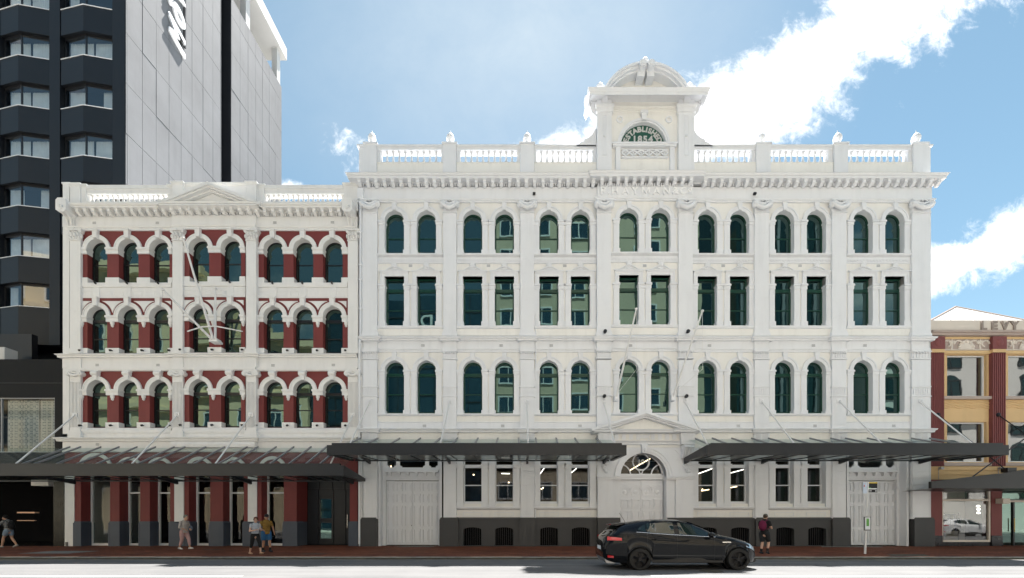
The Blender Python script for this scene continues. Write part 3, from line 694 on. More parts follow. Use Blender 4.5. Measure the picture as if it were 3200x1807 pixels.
# modillions and dentils
def modil(h=.30, dpt=.34, w=.17):
    b = MB(); b.prism([(0, 0), (-dpt * .45, .02), (-dpt * .8, h * .35), (-dpt, h * .45), (-dpt, h), (0, h)], -w / 2, w / 2, 'x'); b.box(-w / 2 - .025, w / 2 + .025, -dpt - .03, 0, h, h + .045)
    return b.mesh('modillion')
mm = modil(.23, .24, .15)
dent = MB()
for (a, c, y, l, r_) in spans:
    x0, x1 = wx(max(a, 226), y), wx(min(c, 1080), y); k = max(1, round((x1 - x0) / .415))
    for j in range(k): part('modillion', mm, 'rwhite', RB, (x0 + (j + .5) * (x1 - x0) / k, y - .12, zz(648, .42) - .276))
    k = round((x1 - x0) / .125)
    for j in range(k): xx = x0 + (j + .5) * (x1 - x0) / k; dent.box(xx - .036, xx + .036, y - .11, y - .05, wz(679), wz(672.5))
part('dentil_course', dent, 'rwhite', RB, stuff=True)
# scrolled end brackets
def end_bracket(px):
    x = wx(px, -.35); b = MB(); w = .20
    b.prism([(x - w - .06, wz(660, -.5)), (x - w + .1, wz(667, -.5)), (x + w - .1, wz(667, -.5)), (x + w + .06, wz(660, -.5)), (x + w + .06, wz(630, -.5)), (x + w - .04, wz(623, -.5)), (x - w + .04, wz(623, -.5)), (x - w - .06, wz(630, -.5))], -.62, -.0)
    b.ring(x, wz(645, -.62), .07, .12, -.65, -.62, 0, 2 * math.pi, 14)
    b.prism([(-.0, wz(717)), (-.12, wz(717)), (-.16, wz(700)), (-.22, wz(685)), (-.36, wz(672, -.3)), (-.52, wz(665, -.5)), (-.0, wz(660))], x - .17, x + .17, 'x')
    for k in (-1, 1): b.tube([(x + k * .1, -.17, wz(712)), (x + k * .1, -.22, wz(697)), (x + k * .1, -.30, wz(683, -.2)), (x + k * .1, -.46, wz(668, -.4))], .035, 6)
    part('scroll_bracket', b, 'rwhite', RB, smooth=35)
end_bracket(207); end_bracket(1091)
# pediment over the middle bay
y = FR; xl, xr, xm_ = wx(491, y - .4), wx(813, y - .4), wx(652, y - .4); zb = wz(641, y - .4); zt = wz(572, y - .4)
b = MB(); b.prism([(xl + .6, zb), (xr - .6, zb), (xm_, zt - .34)], y - .12, y + .3); part('tympanum', b, 'rwhite', RB)
for sx, xe in ((-1, xl), (1, xr)):
    t_ = MB()
    for (o0, o1, p) in ((0, .14, .50), (.14, .22, .42), (.22, .30, .28)):
        k = (zt - zb) / (xm_ - xl)
        dz = lambda d: d * math.sqrt(1 + k * k)
        t_.prism([(xe, zb + .10 - dz(o0)), (xm_, zt - dz(o0)), (xm_, zt - dz(o1)), (xe - sx * (0 if o1 < .15 else .25), zb + .10 - dz(o1) + (0 if o1 < .15 else .25 * k))], y - p, y + .3)
    part('raking_cornice', t_, 'rwhite', RB)
b = MB(); b.band(xl + .12, xr - .12, [(.28, zb - .10), (.46, zb - .05), (.46, zb + .02), (.2, zb + .04)], y, False, False); part('pediment_base', b, 'rwhite', RB)
# parapet
PD = .32; y = .02
def blockp(a, c, py0, py1, yy=0.0, d=.45, cap=.07, name='parapet_pier'):
    b = MB(); b.box(wx(a, yy), wx(c, yy), yy, yy + d, wz(py0, yy), wz(py1, yy) - cap - .06); b.box(wx(a, yy) - .03, wx(c, yy) + .03, yy - .03, yy + d + .03, wz(py1, yy) - cap - .06, wz(py1, yy) - cap); b.box(wx(a, yy) - .06, wx(c, yy) + .06, yy - .06, yy + d + .06, wz(py1, yy) - cap, wz(py1, yy))
    return part(name, b, 'rwhite', RB)
blockp(199, 219, 641, 572, .1); blockp(219.5, 250, 641, 573, -.05, .6); blockp(250.5, 270, 641, 577, .0)
blockp(538, 571, 660, 568, -.12, .6); blockp(770, 800, 660, 568, -.12, .6); blockp(800.5, 826, 641, 577, .0); blockp(526, 537.5, 641, 577, .0)
blockp(571.5, 769.5, 660, 572, .0, .4, name='parapet_wall'); blockp(1074, 1118.5, 660, 573, -.03, .6)
bm0 = MB(); hb = wz(604) - wz(630)
bm0.lathe([(.085, 0), (.085, .04), (.05, .05), (.042, .08), (.078, hb * .30), (.08, hb * .36), (.045, hb * .60), (.036, hb * .80), (.055, hb * .86), (.055, hb - .04), (.085, hb - .035), (.085, hb)], 0, 0, 0, 10)
bmesh_ = bm0.mesh('baluster', 40)
for a, c in ((270.5, 526), (826.5, 1073.5)):
    b = MB(); b.box(wx(a), wx(c), .03, .40, wz(604), wz(590)); b.box(wx(a), wx(c), -.01, .44, wz(590), wz(582)); b.box(wx(a), wx(c), .0, .42, wz(582), wz(578)); part('parapet_rail', b, 'rwhite', RB)
    b = MB(); b.box(wx(a), wx(c), .0, .42, wz(660), wz(630)); part('parapet_plinth', b, 'rwhite', RB)
    k = round((wx(c) - wx(a)) / .265)
    for j in range(k): part('baluster', bmesh_, 'rwhite', RB, (wx(a) + (j + .5) * (wx(c) - wx(a)) / k, .21, wz(630)))
# air bricks
def airbrick(px, py, y, parent, mat, w=.21, h=.14):
    x, z = wx(px, y), wz(py, y); b = MB()
    b.box(x - w / 2, x + w / 2, y - .006, y + .02, z - h / 2, z + h / 2)
    for i in range(3):
        for j in range(2): pass
    o = part('air_vent', b, mat, parent)
    g_ = MB()
    for j in range(3): g_.box(x - w / 2 + .015, x + w / 2 - .015, y - .009, y - .006, z - h / 2 + .012 + j * .045, z - h / 2 + .030 + j * .045)
    part('slot', g_, 'joint', o); g_ = None
    o.location = -BASE[parent] if parent in BASE else o.location
for px, py in ((295, 697), (492, 697), (859, 696), (1039, 695), (304, 1141), (494, 1141), (853, 1142), (1042, 1141), (305, 1389)): airbrick(px, py, -.05, RB, 'rwhite')
# ground floor: red piers on slate bases, deep reveals, glazed between
gz1, gzb = 3.95, wz(1630.6)
piers = [(234, 253), (344, 373), (438, 468), (532, 545), (576, 590), (657, 697), (762, 775), (804, 817), (887, 927), (1093, 1117)]
for a, c in piers:
    b = MB(); b.box(wx(a), wx(c), 0.0, .62, gzb, gz1); o = part('ground_pier', b, 'red', RB)
    b = MB(); b.box(wx(a) - .05, wx(c) + .05, -.05, .66, -.02, gzb - .06); b.prism([(wx(a) - .05, gzb - .06), (wx(c) + .05, gzb - .06), (wx(c), gzb + .02), (wx(a), gzb + .02)], -.03, .63); part('pier_base', b, 'slate', o)
for a, c in ((204, 233.5), (546, 575), (775.5, 803.5)):
    b = MB(); b.box(wx(a), wx(c), -.03, .6, gzb if a > 300 else -.02, gz1); part('white_pier', b, 'rwhite', RB)
    if a > 300: b = MB(); b.box(wx(a) - .08, wx(c) + .08, -.07, .58, -.02, gzb - .05); part('pier_base', b, 'slate', RB)
b = MB(); b.box(RL, RRt, .02, .6, gz1, wz(1413)); part('lintel', b, 'red', RB)
for a, c in ((253, 344), (373, 438), (468, 532), (590, 657), (697, 762), (817, 887)):
    r_ = (wx(c) - wx(a)) / 2; b = MB(); b.ring((wx(a) + wx(c)) / 2, gz1 - .02, r_, r_ + .17, -.04, .1, n=16); part('archivolt', b, 'rwhite', RB, smooth=25)
slots = [(253, 344, True), (373, 438, False), (468, 532, False), (590, 657, False), (697, 762, False), (817, 887, False)]
for a, c, door in slots:
    x0, x1 = wx(a), wx(c); w = x1 - x0; f = MB(); t_ = .09
    f.box(0, t_, 0, .10, 0, gz1); f.box(w - t_, w, 0, .10, 0, gz1); f.box(t_, w - t_, 0, .10, gz1 - .1, gz1); f.box(t_, w - t_, 0, .1, 0, .12)
    if not door: f.box(t_, w - t_, -.01, .1, wz(1539) - .04, wz(1539) + .04)
    w_ = part('shop_window', f, 'rwhite', RB, (x0, .50, 0))
    p = MB(); p.quad((t_ / 2, .05, .1), (w - t_ / 2, .05, .1), (w - t_ / 2, .05, gz1 - .05), (t_ / 2, .05, gz1 - .05)); part('pane', p, 'pane_clear', w_)
# recessed black entrance doors at the right
xd0, xd1, yd = wx(927), wx(1093), 1.1
for xx in (xd0 - .02, xd1): b = MB(); b.box(xx, xx + .02, .6, yd, gzb, gz1); part('porch_side', b, 'red', RB)
b = MB(); b.box(xd0 - .02, xd0 + .006, .6, yd, 0, gzb); part('porch_base', b, 'slate', RB)
b = MB(); b.box(xd0, xd1, yd + .05, yd + .1, 0, gz1); part('door_screen', b, 'black', RB)
wd = xd1 - xd0
for k, (u0, u1, v0, v1) in enumerate(((0.0, .22, .0, 3.0), (.23, .52, 0, 3.0), (.53, .76, 0, 3.0), (.77, 1.0, 0, 3.0))):
    b = MB(); b.box(xd0 + u0 * wd + .015, xd0 + u1 * wd - .015, yd, yd + .05, .02, v1); o = part('door_leaf', b, 'steel_dark', RB)
    if k == 1:
        for (z0, z1) in ((.35, 1.2), (1.45, 2.5)):
            b = MB(); b.box(xd0 + .27 * wd, xd0 + .48 * wd, yd - .012, yd, z0, z1); part('door_pane', b, 'pane_black', o)
    if k == 3: b = MB(); b.tube([(xd0 + .80 * wd, yd - .07, .95), (xd0 + .80 * wd, yd - .07, 1.65)], .018, 8); part('handle', b, 'chrome', o)
for k in range(4):
    b = MB(); b.box(xd0 + (k * .25) * wd + .05, xd0 + (k * .25 + .24) * wd, yd, yd + .05, 3.06, gz1 - .25); part('transom_panel', b, 'steel_dark', RB)
b = MB(); b.box(xd0, xd1, .55, yd, gz1 - .04, gz1 + .02); part('porch_ceiling', b, 'rwhite', RB)
# shop interior, body of the building and flat roof
b = MB(); b.box(RL + .1, RRt - .1, 5.0, 5.1, 0, gz1 + 1); b.box(RL + .1, RRt - .1, .7, 5.0, gz1 + .2, gz1 + .3); b.box(RL + .1, RRt - .1, .63, 5.0, -.03, -.004 + .008); part('shop_room', b, 'dark', RB)
b = MB(); b.box(xd0 - .1, xd0 - .05, .65, 5, 0, gz1); part('shop_partition', b, 'dark', RB)
b = MB(); zr = wz(642)
b.quad((RL, .45, zr), (RRt, .45, zr), (RRt, 14, zr), (RL, 14, zr)); b.quad((RL, 14, 0), (RRt, 14, 0), (RRt, 14, zr), (RL, 14, zr)); b.quad((RL, .3, 0), (RL, 14, 0), (RL, 14, zr), (RL, .3, zr)); b.quad((RRt, .3, 0), (RRt, 14, 0), (RRt, 14, zr), (RRt, .3, zr))
b.quad((RL, .45, gz1 + .4), (RRt, .45, gz1 + .4), (RRt, .45, zr), (RL, .45, zr)); part('body', b, 'rwhite', RB)
for zf in (1106, 900):
    pass
b = MB(); b.tube([(wx(209, -.05), -.06, .0), (wx(209, -.05), -.06, .22)], .05, 8); part('standpipe', b, 'concrete', RB)
# ------------------------------------------------------------------ large white building
WB = thing('commercial_building', 'large white four storey classical building with green arched windows and a domed name gable', 'building', (6.5, 6, 0))
WL, WR = wx(1122), wx(2908)
PILS = [(1134, 1178), (1385, 1426), (1626, 1669), (1866, 1909.5), (2121, 2165), (2359, 2403), (2600.6, 2645), (2850.5, 2906)]
BAYS = [(1178, 1385), (1426, 1626), (1669, 1866), (1909.5, 2121), (2165, 2359), (2403, 2600.6), (2645, 2850.5)]
WC = [(1233, 1333), (1477, 1576), (1715.5, 1814), (1965, 2064), (2209.5, 2310), (2450, 2549.5), (2695, 2794)]
FY = -.12
wh = 30.5 / 60; dp = .34
def wy_(b): return FY if b == 3 else 0.0
wf = [dict(z0=803, z1=630, sill=795, rise=wh, crown=660, tr=None, rail=737, im=(705, 690), base=783, ext=0),
      dict(z0=1040, z1=803, sill=1019, rise=0, crown=865, tr=903, rail=964, im=(906, 889), base=1006, ext=0),
      dict(z0=1345, z1=1040, sill=1293, rise=wh, crown=1128, tr=1168.5, rail=1229.5, im=(1173, 1157), base=1283, ext=0)]
for f_ in wf:
    f_['zs'] = wz(f_['crown']) - f_['rise']; zs = f_['zs']; sz = wz(f_['sill'])
    f_['fm'], f_['pm'] = window_meshes(2 * wh, zs - sz, f_['rise'], .075, .08, (wz(f_['tr']) - sz) if f_['tr'] else None, wz(f_['rail']) - sz, .045, .13 if f_['crown'] > 1000 else .06)
    if f_['rise']:
        a = MB(); a.ring(0, 0, wh - .012, wh + .15, -.05, dp - .02, n=20); a.ring(0, 0, wh + .15, wh + .21, -.085, .02, n=20); f_['am'] = a.mesh('archivolt', 30)
        kz = wz(635 if f_['crown'] < 700 else 1102) - zs
        k = MB(); k.prism([(-.085, wh - .015), (.085, wh - .015), (.13, kz), (-.13, kz)], -.13, .02); k.prism([(-.13, kz - .05), (.13, kz - .05), (.15, kz), (-.15, kz)], -.16, -.131); f_['km'] = k.mesh('keystone')
    else:
        a = MB(); h = zs - wz(906)
        for sx in (-1, 1):
            e0, e1 = sorted((sx * wh, sx * (wh + .21))); a.box(e0, e1, -.05, dp - .02, -h, .16); e0, e1 = sorted((sx * (wh + .15), sx * (wh + .21))); a.box(e0, e1, -.085, -.05, -h, .22)
        a.box(-wh, wh, -.05, dp - .02, .0, .16); a.box(-wh - .15, wh + .15, -.085, -.03, .16, .22); a.box(-wh - .26, wh + .26, -.12, .0, .22, .27)
        f_['am'] = a.mesh('architrave')
        # carved crest: low curved gable with a shell
        k = MB(); 
        for sx in (-1, 1):
            k.tube([(sx * .50, -.06, .28), (sx * .38, -.07, .34), (sx * .22, -.08, .43), (sx * .10, -.08, .47), (sx * .03, -.08, .44)], [.02, .028, .034, .034, .03], 7)
            k.tube([(sx * .30, -.05, .29), (sx * .2, -.07, .35), (sx * .06, -.07, .32), (0, -.07, .28)], [.02, .03, .03, .02], 6)
        for i in range(5):
            an = R(30 + 30 * i); k.tube([(0.05 * math.cos(an), -.07, .52), (.17 * math.cos(an), -.07, .50 + .19 * math.sin(an))], [.025, .045], 6)
        k.ball((0, -.06, .52), (.13, .05, .07), 8, 6); k.box(-.16, .16, -.05, .0, .27, .50); f_['km'] = k.mesh('crest', 50)
wall = MB()
OY = .24
for b, ((pa, pb), ws) in enumerate(zip(BAYS, WC)):
    y = wy_(b); xa, xb = wx(pa - 3, y), wx(pb + 3, y); cxs = [wx(p, y) for p in ws]; mid = sum(cxs) / 2
    for wi, cx in enumerate(cxs):
        c0, c1 = (xa, mid) if wi == 0 else (mid, xb)
        for fi, f_ in enumerate(wf):
            zs, sz = f_['zs'], wz(f_['sill'])
            wall.cell(c0, c1, wz(f_['z0']), wz(f_['z1']), cx - wh, cx + wh, sz, zs, f_['rise'], y, dp)
            put_window(WB, f_['fm'], f_['pm'], (cx, y + OY, sz), 'green', 'pane_green')
            o = part('archivolt' if f_['rise'] else 'architrave', f_['am'], 'white', WB, (cx, y, zs))
            part('keystone' if f_['rise'] else 'crest', f_['km'], 'white', o)
            for sx in (-1, 1):
                e0 = wh - .02; e1 = e0 + .30; z0, z1 = wz(f_['im'][0]), wz(f_['im'][1])
                def bx(mb, i0, i1, ya, yb_, za, zb_):
                    a0, a1 = sorted((cx + sx * i0, cx + sx * i1)); mb.box(a0, a1, ya, yb_, za, zb_)
                m1 = MB(); bx(m1, wh - .004, e1, y - .05, y + dp - .015, wz(f_['base']), z0); o = part('jamb', m1, 'white', WB)
                m1 = MB(); bx(m1, e0, e1 + .03, y - .075, y + dp - .02, z0, z1 - .11); bx(m1, e0 - .03, e1 + .06, y - .11, y + dp - .02, z1 - .11, z1 - .035); bx(m1, e0 - .015, e1 + .05, y - .09, y + dp - .02, z1 - .035, z1); part('impost', m1, 'white', o)
                m1 = MB(); bx(m1, e0 - .03, e1 + .03, y - .075, y + dp - .01, sz - .004, wz(f_['base'])); part('jamb_base', m1, 'white', o)
    def bnd(name, prof, mat='white', yy=None, l=False, r_=False, x0=None, x1=None):
        k = MB(); k.band(x0 if x0 is not None else xa, x1 if x1 is not None else xb, prof, y if yy is None else yy, l, r_); return part(name, k, mat, WB)
    bnd('sill', [(.02, wz(803)), (.12, wz(800.5)), (.14, wz(799)), (.14, wz(796.5)), (.05, wz(795.2))])
    bnd('carved_band', [(.03, wz(826)), (.07, wz(825)), (.07, wz(823.5)), (.025, wz(823)), (.025, wz(806)), (.06, wz(805))])
    k = MB(); n_ = 21
    for i in range(n_):
        xx = xa + (i + .5) * (xb - xa) / n_; zc = wz(814.5)
        k.ring(xx, zc - .05, .045, .075, y - .05, y - .02, R(-20), R(200), 7); k.ball((xx, y - .035, zc + .01), (.025, .025, .05), 6, 4)
    part('carving', k, 'white', WB, stuff=True)
    bnd('sill', [(.02, wz(1029)), (.10, wz(1027)), (.13, wz(1024)), (.13, wz(1021)), (.05, wz(1019.2))])
    bnd('sill', [(.02, wz(1301)), (.10, wz(1299)), (.13, wz(1297)), (.13, wz(1294)), (.05, wz(1293.2))])
    bnd('apron', [(.03, wz(1338)), (.03, wz(1322)), (.05, wz(1321)), (.05, wz(1319)), (.0, wz(1318))])
    airbrick(mid / 1 * 0 + VX + mid * F / (D + y), 831, y - .004, WB, 'white')
    for px_ in ((pa + pb) / 2 + 40 if b in (0, 1, 5) else (pa + pb) / 2 - 45,): airbrick(px_, 1080, y - .055, WB, 'white')
    if b not in (3,): airbrick((pa + pb) / 2 + 45, 1331, y - .035, WB, 'white')
part('wall', wall, 'cream', WB)
# entablatures: run bay by bay, breaking forward over each pilaster
def run(name, px0, px1, prof, y, l=False, r_=False, mat='white'):
    k = MB(); k.band(wx(px0, y), wx(px1, y), prof, y, l, r_); return part(name, k, mat, WB)
for (a, c, y, l, r_) in ((1122, 1866, 0.0, True, False), (1866, 2165, FY, True, True), (2165, 2908, 0.0, False, True)):
    run('architrave', a, c, [(.09, wz(636)), (.09, wz(632)), (.13, wz(631)), (.16, wz(627)), (.1, wz(626))], y, l, r_)
    run('frieze', a, c, [(.08, wz(626)), (.08, wz(589))], y, False, False)
    ci = [(.12, wz(580)), (.12, zz(556, .42, y)), (.42, zz(556, .42, y)), (.42, zz(548.5, .42, y)), (.46, zz(547, .46, y)), (.50, zz(540, .50, y)), (.52, zz(538.6, .52, y))] if y == 0 else \
         [(.12, wz(577)), (.12, zz(550, .42, y)), (.42, zz(550, .42, y)), (.42, zz(542, .42, y)), (.46, zz(540, .46, y)), (.50, zz(533, .50, y)), (.52, zz(531.5, .52, y))]
    run('cornice', a if a < 1200 or y else a, c, ci, y, l, r_)
    top = ci[-1][1]
    k = MB(); k.box(wx(a, y) - (.5 if l else 0), wx(c, y) + (.5 if r_ else 0), y - .5, .6, top - .012, top + .004); part('cornice_top', k, 'white', WB)
mw = modil(.24, .24, .16); dent = MB()
for (a, c, y, dy_) in ((1122, 1843, 0.0, 0), (1866, 2165, FY, -4), (2188, 2908, 0.0, 0)):
    x0, x1 = wx(a, y), wx(c, y); k = round((x1 - x0) / .423)
    for j in range(k + (1 if not y else 0)): part('modillion', mw, 'white', WB, (x0 + (j + .5 * (1 if y else .6)) * (x1 - x0) / k, y - .12, zz(550 if y else 556, .42, y) - .286))
    x0, x1 = wx(a if not y else a, y), wx(c, y); k = round((x1 - x0) / .115)
    for j in range(k): xx = x0 + (j + .5) * (x1 - x0) / k; dent.box(xx - .034, xx + .034, y - .13, y - .07, wz(588, y), wz(580.5 + dy_ * .6, y))
part('dentil_course', dent, 'white', WB, stuff=True)
for (a, c) in BAYS:
    y = FY if 1900 < a < 1950 else 0.0
    run('string_course', a - 2, c + 2, [(.04, wz(1066)), (.14, zz(1064, .14, y)), (.16, zz(1058, .16, y)), (.22, zz(1056, .22, y)), (.25, zz(1051.5, .25, y)), (.0, wz(1050))], y)
    run('frieze', a - 2, c + 2, [(.04, wz(1092)), (.04, wz(1066))], y); run('architrave', a - 2, c + 2, [(.05, wz(1102)), (.05, wz(1096)), (.09, wz(1095)), (.10, wz(1092)), (.03, wz(1091.5))], y)
    if y == 0: run('string_course', a - 2, c + 2, [(.04, wz(1353)), (.14, zz(1351, .14)), (.16, zz(1345, .16)), (.22, zz(1343, .22)), (.25, zz(1339, .25)), (.0, wz(1337.5))], y)
    run('frieze', a - 2, c + 2, [(.03, wz(1400)), (.03, wz(1353))], y, mat='cream')
    run('pedestal_course', a - 2, c + 2, [(.03, wz(1050)), (.03, wz(1029.3))], y, mat='cream')
# pilasters
def swag_capital(w):
    b = MB(); w2 = w / 2; h = wz(627) - wz(664)
    b.box(-w2, w2, -.08, .1, 0, h * .55); b.box(-w2 - .10, w2 + .10, -.24, .1, h - .07, h + .01); b.box(-w2 - .02, w2 + .02, -.15, .1, -.045, .0)
    for sx in (-1, 1):
        b.ball((sx * (w2 + .02), -.13, h * .62), (.155, .16, .185), 12, 9); b.ball((sx * (w2 + .06), -.23, h * .62), (.08, .08, .10), 10, 7)
    b.tube([(-w2 - .02, -.20, h * .62), (-w2 * .62, -.24, h * .36), (0, -.26, h * .22), (w2 * .62, -.24, h * .36), (w2 + .02, -.20, h * .62)], [.09, .105, .115, .105, .09], 10)
    b.tube([(-w2 * .9, -.17, h * .86), (-w2 * .4, -.20, h * .66), (0, -.21, h * .58), (w2 * .4, -.20, h * .66), (w2 * .9, -.17, h * .86)], [.05, .06, .065, .06, .05], 8)
    for i in (-1, 0, 1): b.ball((i * w2 * .45, -.17, h * .88), (.055, .05, .05), 8, 5)
    return b.mesh('capital', 50)
swag = None
for i, (a, c) in enumerate(PILS):
    y = FY if i in (3, 4) else 0.0; p = .15; yp = y - p; x0, x1 = wx(a, yp), wx(c, yp); w = x1 - x0; xc = (x0 + x1) / 2
    lab = None
    b = MB(); b.box(x0, x1, yp, y + .12, wz(1040, yp), wz(664, yp)); o = part('pilaster', b, 'white', WB)
    part('capital', swag_capital(w), 'white', o, (xc, y - .06, wz(664, yp)))
    b = MB(); b.box(x0 - .06, x1 + .06, yp - .06, y + .1, wz(1051, yp), wz(1044, yp)); b.prism([(x0 - .06, wz(1044, yp)), (x1 + .06, wz(1044, yp)), (x1, wz(1033, yp)), (x0, wz(1033, yp))], yp - .03, y + .1); part('pilaster_base', b, 'white', o)
    for (zb_, zt_) in (((1066, 1051.5), (1353, 1339)) if i not in (3, 4) else ((1066, 1051.5),)):
        b = MB(); q0 = zb_; b.band(x0, x1, [(.03, wz(q0, yp)), (.13, zz(q0 - 2, .13, yp)), (.15, zz(q0 - 8, .15, yp)), (.2, zz(q0 - 10, .2, yp)), (.22, zz(zt_, .22, yp)), (.0, wz(zt_ - 1.5, yp))], yp, back=.2); part('string_course_break', b, 'white', WB)
    b = MB(); b.box(x0, x1, yp + .03, y + .1, wz(1093), wz(1066)); b.box(x0 - .03, x1 + .03, yp - .02, y + .1, wz(1101), wz(1093)); part('frieze_block', b, 'white', WB)
    # first floor order: egg-beaded capital, fluted band
    b = MB(); b.box(x0, x1, yp, y + .12, wz(1339 if i not in (3, 4) else 1345, yp), wz(1125, yp)); b.box(x0 - .05, x1 + .05, yp - .04, y + .1, wz(1213), wz(1210.5)); b.box(x0 - .05, x1 + .05, yp - .05, y + .1, wz(1243), wz(1240))
    b.box(x0 - .015, x1 + .015, yp - .02, y + .1, wz(1330), wz(1320)); o = part('pilaster', b, 'white', WB)
    k = 7; s_ = w / (2 * k + 1)
    b = MB()
    for j in range(k): b.box(x0 + (2 * j + 1) * s_, x0 + (2 * j + 2) * s_, yp - .025, yp, wz(1236), wz(1216))
    part('fluting', b, 'white', o)
    b = MB(); b.box(x0 - .05, x1 + .05, yp - .02, y + .1, wz(1127), wz(1123)); b.box(x0, x1, yp - .0, y + .1, wz(1123), wz(1102))
    k = 6
    for j in range(k): xx = x0 + (j + .5) * w / k; b.box(xx - .028, xx + .028, yp - .03, yp, wz(1122), wz(1111)); b.ball((xx, yp - .03, wz(1107)), (.052, .06, .055), 8, 6)
    b.box(x0 - .06, x1 + .06, yp - .06, y + .1, wz(1104), wz(1101)); part('capital', b, 'white', o, smooth=40)
    b = MB(); b.box(xc - .13, xc + .13, yp - .04, yp, wz(1263), wz(1250)); b.ball((xc, yp - .06, wz(1256)), (.05, .06, .05), 8, 6); part('rod_bracket', b, 'white', WB, smooth=40)
    # ground floor order
    if i in (3, 4): continue
    b = MB(); b.box(x0, x1, yp + .05, y + .12, wz(1622), wz(1445))
    for t0, t1 in ((1381, 1451), (1453, 1473), (1475, 1494), (1496, 1515), (1517, 1622)): b.box(x0 + .02, x1 - .02, yp, yp + .05, wz(t1, yp), wz(t0, yp))
    o = part('pilaster', b, 'white', WB)
    b = MB(); b.box(x0 - .03, x1 + .03, yp - .02, y + .1, wz(1381), wz(1353)); k = 4
    for sx in (-1, 1):
        for j in range(5): xx = xc + sx * (.06 + j * .055); b.box(xx - .014, xx + .014, yp - .05, yp - .02, wz(1378), wz(1357))
    part('fluted_block', b, 'white', WB)
# window bays of the ground floor
gt, gbm = 1366, 1592
GW = {1: WC[1], 2: WC[2], 4: WC[4], 5: WC[5]}
gh = 29 / 60
gfm = MB(); zb0, zt0 = wz(1574), wz(1400); H_ = zt0 - zb0
for sx in (-1, 1): a0, a1 = sorted((sx * gh, sx * (gh - .05))); gfm.box(a0, a1, 0, .1, 0, H_)
gfm.box(-gh + .05, gh - .05, 0, .1, 0, .12); gfm.box(-gh + .05, gh - .05, -.02, .08, wz(1516) - zb0 - .025, wz(1516) - zb0 + .025); gfm.box(-gh + .05, gh - .05, -.05, .1, wz(1461) - zb0, wz(1451) - zb0); gfm.box(-gh + .05, gh - .05, 0, .1, H_ - .06, H_)
gfm = gfm.mesh('window'); gpm = MB(); gpm.quad((-gh + .03, .05, .08), (gh - .03, .05, .08), (gh - .03, .05, H_ - .03), (-gh + .03, .05, H_ - .03)); gpm = gpm.mesh('pane')
vent_b = MB()
for j in range(9): vent_b.box(-.44 + j * .11 - .012, -.44 + j * .11 + .012, 0, .03, 0, .9)
vent_b = vent_b.mesh('vent_bars')
for b in (1, 2, 4, 5):
    gwall = MB(); plinth = MB()
    pa, pb = BAYS[b]; xa, xb = wx(pa - 3), wx(pb + 3); cxs = [wx(p) for p in GW[b]]; mid = sum(cxs) / 2
    for wi, cx in enumerate(cxs):
        c0, c1 = (xa, mid) if wi == 0 else (mid, xb)
        gwall.cell(c0, c1, wz(1622), wz(1345), cx - gh, cx + gh, wz(1574), wz(1400), 0, 0, .4)
        w_ = part('window', gfm, 'white', WB, (cx, .27, zb0)); part('pane', gpm, 'pane_clear', w_, rot=(0, 0, rnd.uniform(-.003, .003)))
        for sx in (-1, 1):
            m1 = MB(); e0 = gh - .005; e1 = gh + .32
            def bx(mb, i0, i1, ya, yb_, za, zb_): a0, a1 = sorted((cx + sx * i0, cx + sx * i1)); mb.box(a0, a1, ya, yb_, za, zb_)
            bx(m1, e0, e1, -.07, .39, wz(1571), wz(1464)); bx(m1, e0, e1, -.07, .39, wz(1451), wz(1400)); o = part('jamb', m1, 'white', WB)
            m1 = MB(); bx(m1, e0 - .02, e1 + .03, -.10, .39, wz(1464), wz(1455)); bx(m1, e0 - .05, e1 + .06, -.14, .39, wz(1455), wz(1451)); part('impost', m1, 'white', o)
            m1 = MB(); bx(m1, e0 - .02, e1 + .03, -.10, .39, wz(1584), wz(1571)); part('jamb_base', m1, 'white', o)
        # sunk panel below
        e = .03; m1 = MB(); z0, z1 = wz(1614), wz(1601)
        for (a0, a1, d0, d1) in ((cx - .5, cx + .5, z0, z0 + e), (cx - .5, cx + .5, z1 - e, z1), (cx - .5, cx - .5 + e, z0 + e, z1 - e), (cx + .5 - e, cx + .5, z0 + e, z1 - e)): m1.box(a0, a1, -.025, 0, d0, d1)
        part('panel_moulding', m1, 'white', WB)
        # arched vent in the plinth
        plinth.cell(c0, c1, -.03, wz(1622), cx - .47, cx + .47, .03, wz(1656), .13, -.10, .25, 8)
        vb = MB(); vb.box(cx - .5, cx + .5, .14, .16, 0, wz(1640)); o = part('vent_back', vb, 'dark', WB); part('vent_bars', vent_b, 'black', o, (cx, .08, .05))
    k = MB(); k.band(xa, xb, [(.03, wz(1594)), (.10, wz(1591)), (.13, wz(1588)), (.13, wz(1585)), (.0, wz(1584))], 0, False, False); part('sill', k, 'white', WB)
    k = MB(); k.prism([(-.0, wz(1624)), (-.13, wz(1624)), (-.10, wz(1619)), (0, wz(1617))], xa, xb, 'x'); part('plinth_cap', k, 'charcoal', WB)
    part('ground_wall', gwall, 'cream', WB); part('plinth', plinth, 'charcoal', WB)
for i, (a, c) in enumerate(PILS):
    if i in (3, 4): continue
    a_, c_ = (a, c) if i not in (1, 6) else ((1379, c + 4) if i == 1 else (a - 4, 2646))
    b = MB(); b.box(wx(a_) - .06, wx(c_) + .06, -.21, .1, -.03, wz(1624)); b.prism([(wx(a_) - .06, wz(1624)), (wx(c_) + .06, wz(1624)), (wx(c_) - .01, wz(1617.5)), (wx(a_) + .01, wz(1617.5))], -.19, .1); part('plinth_block', b, 'charcoal', WB)
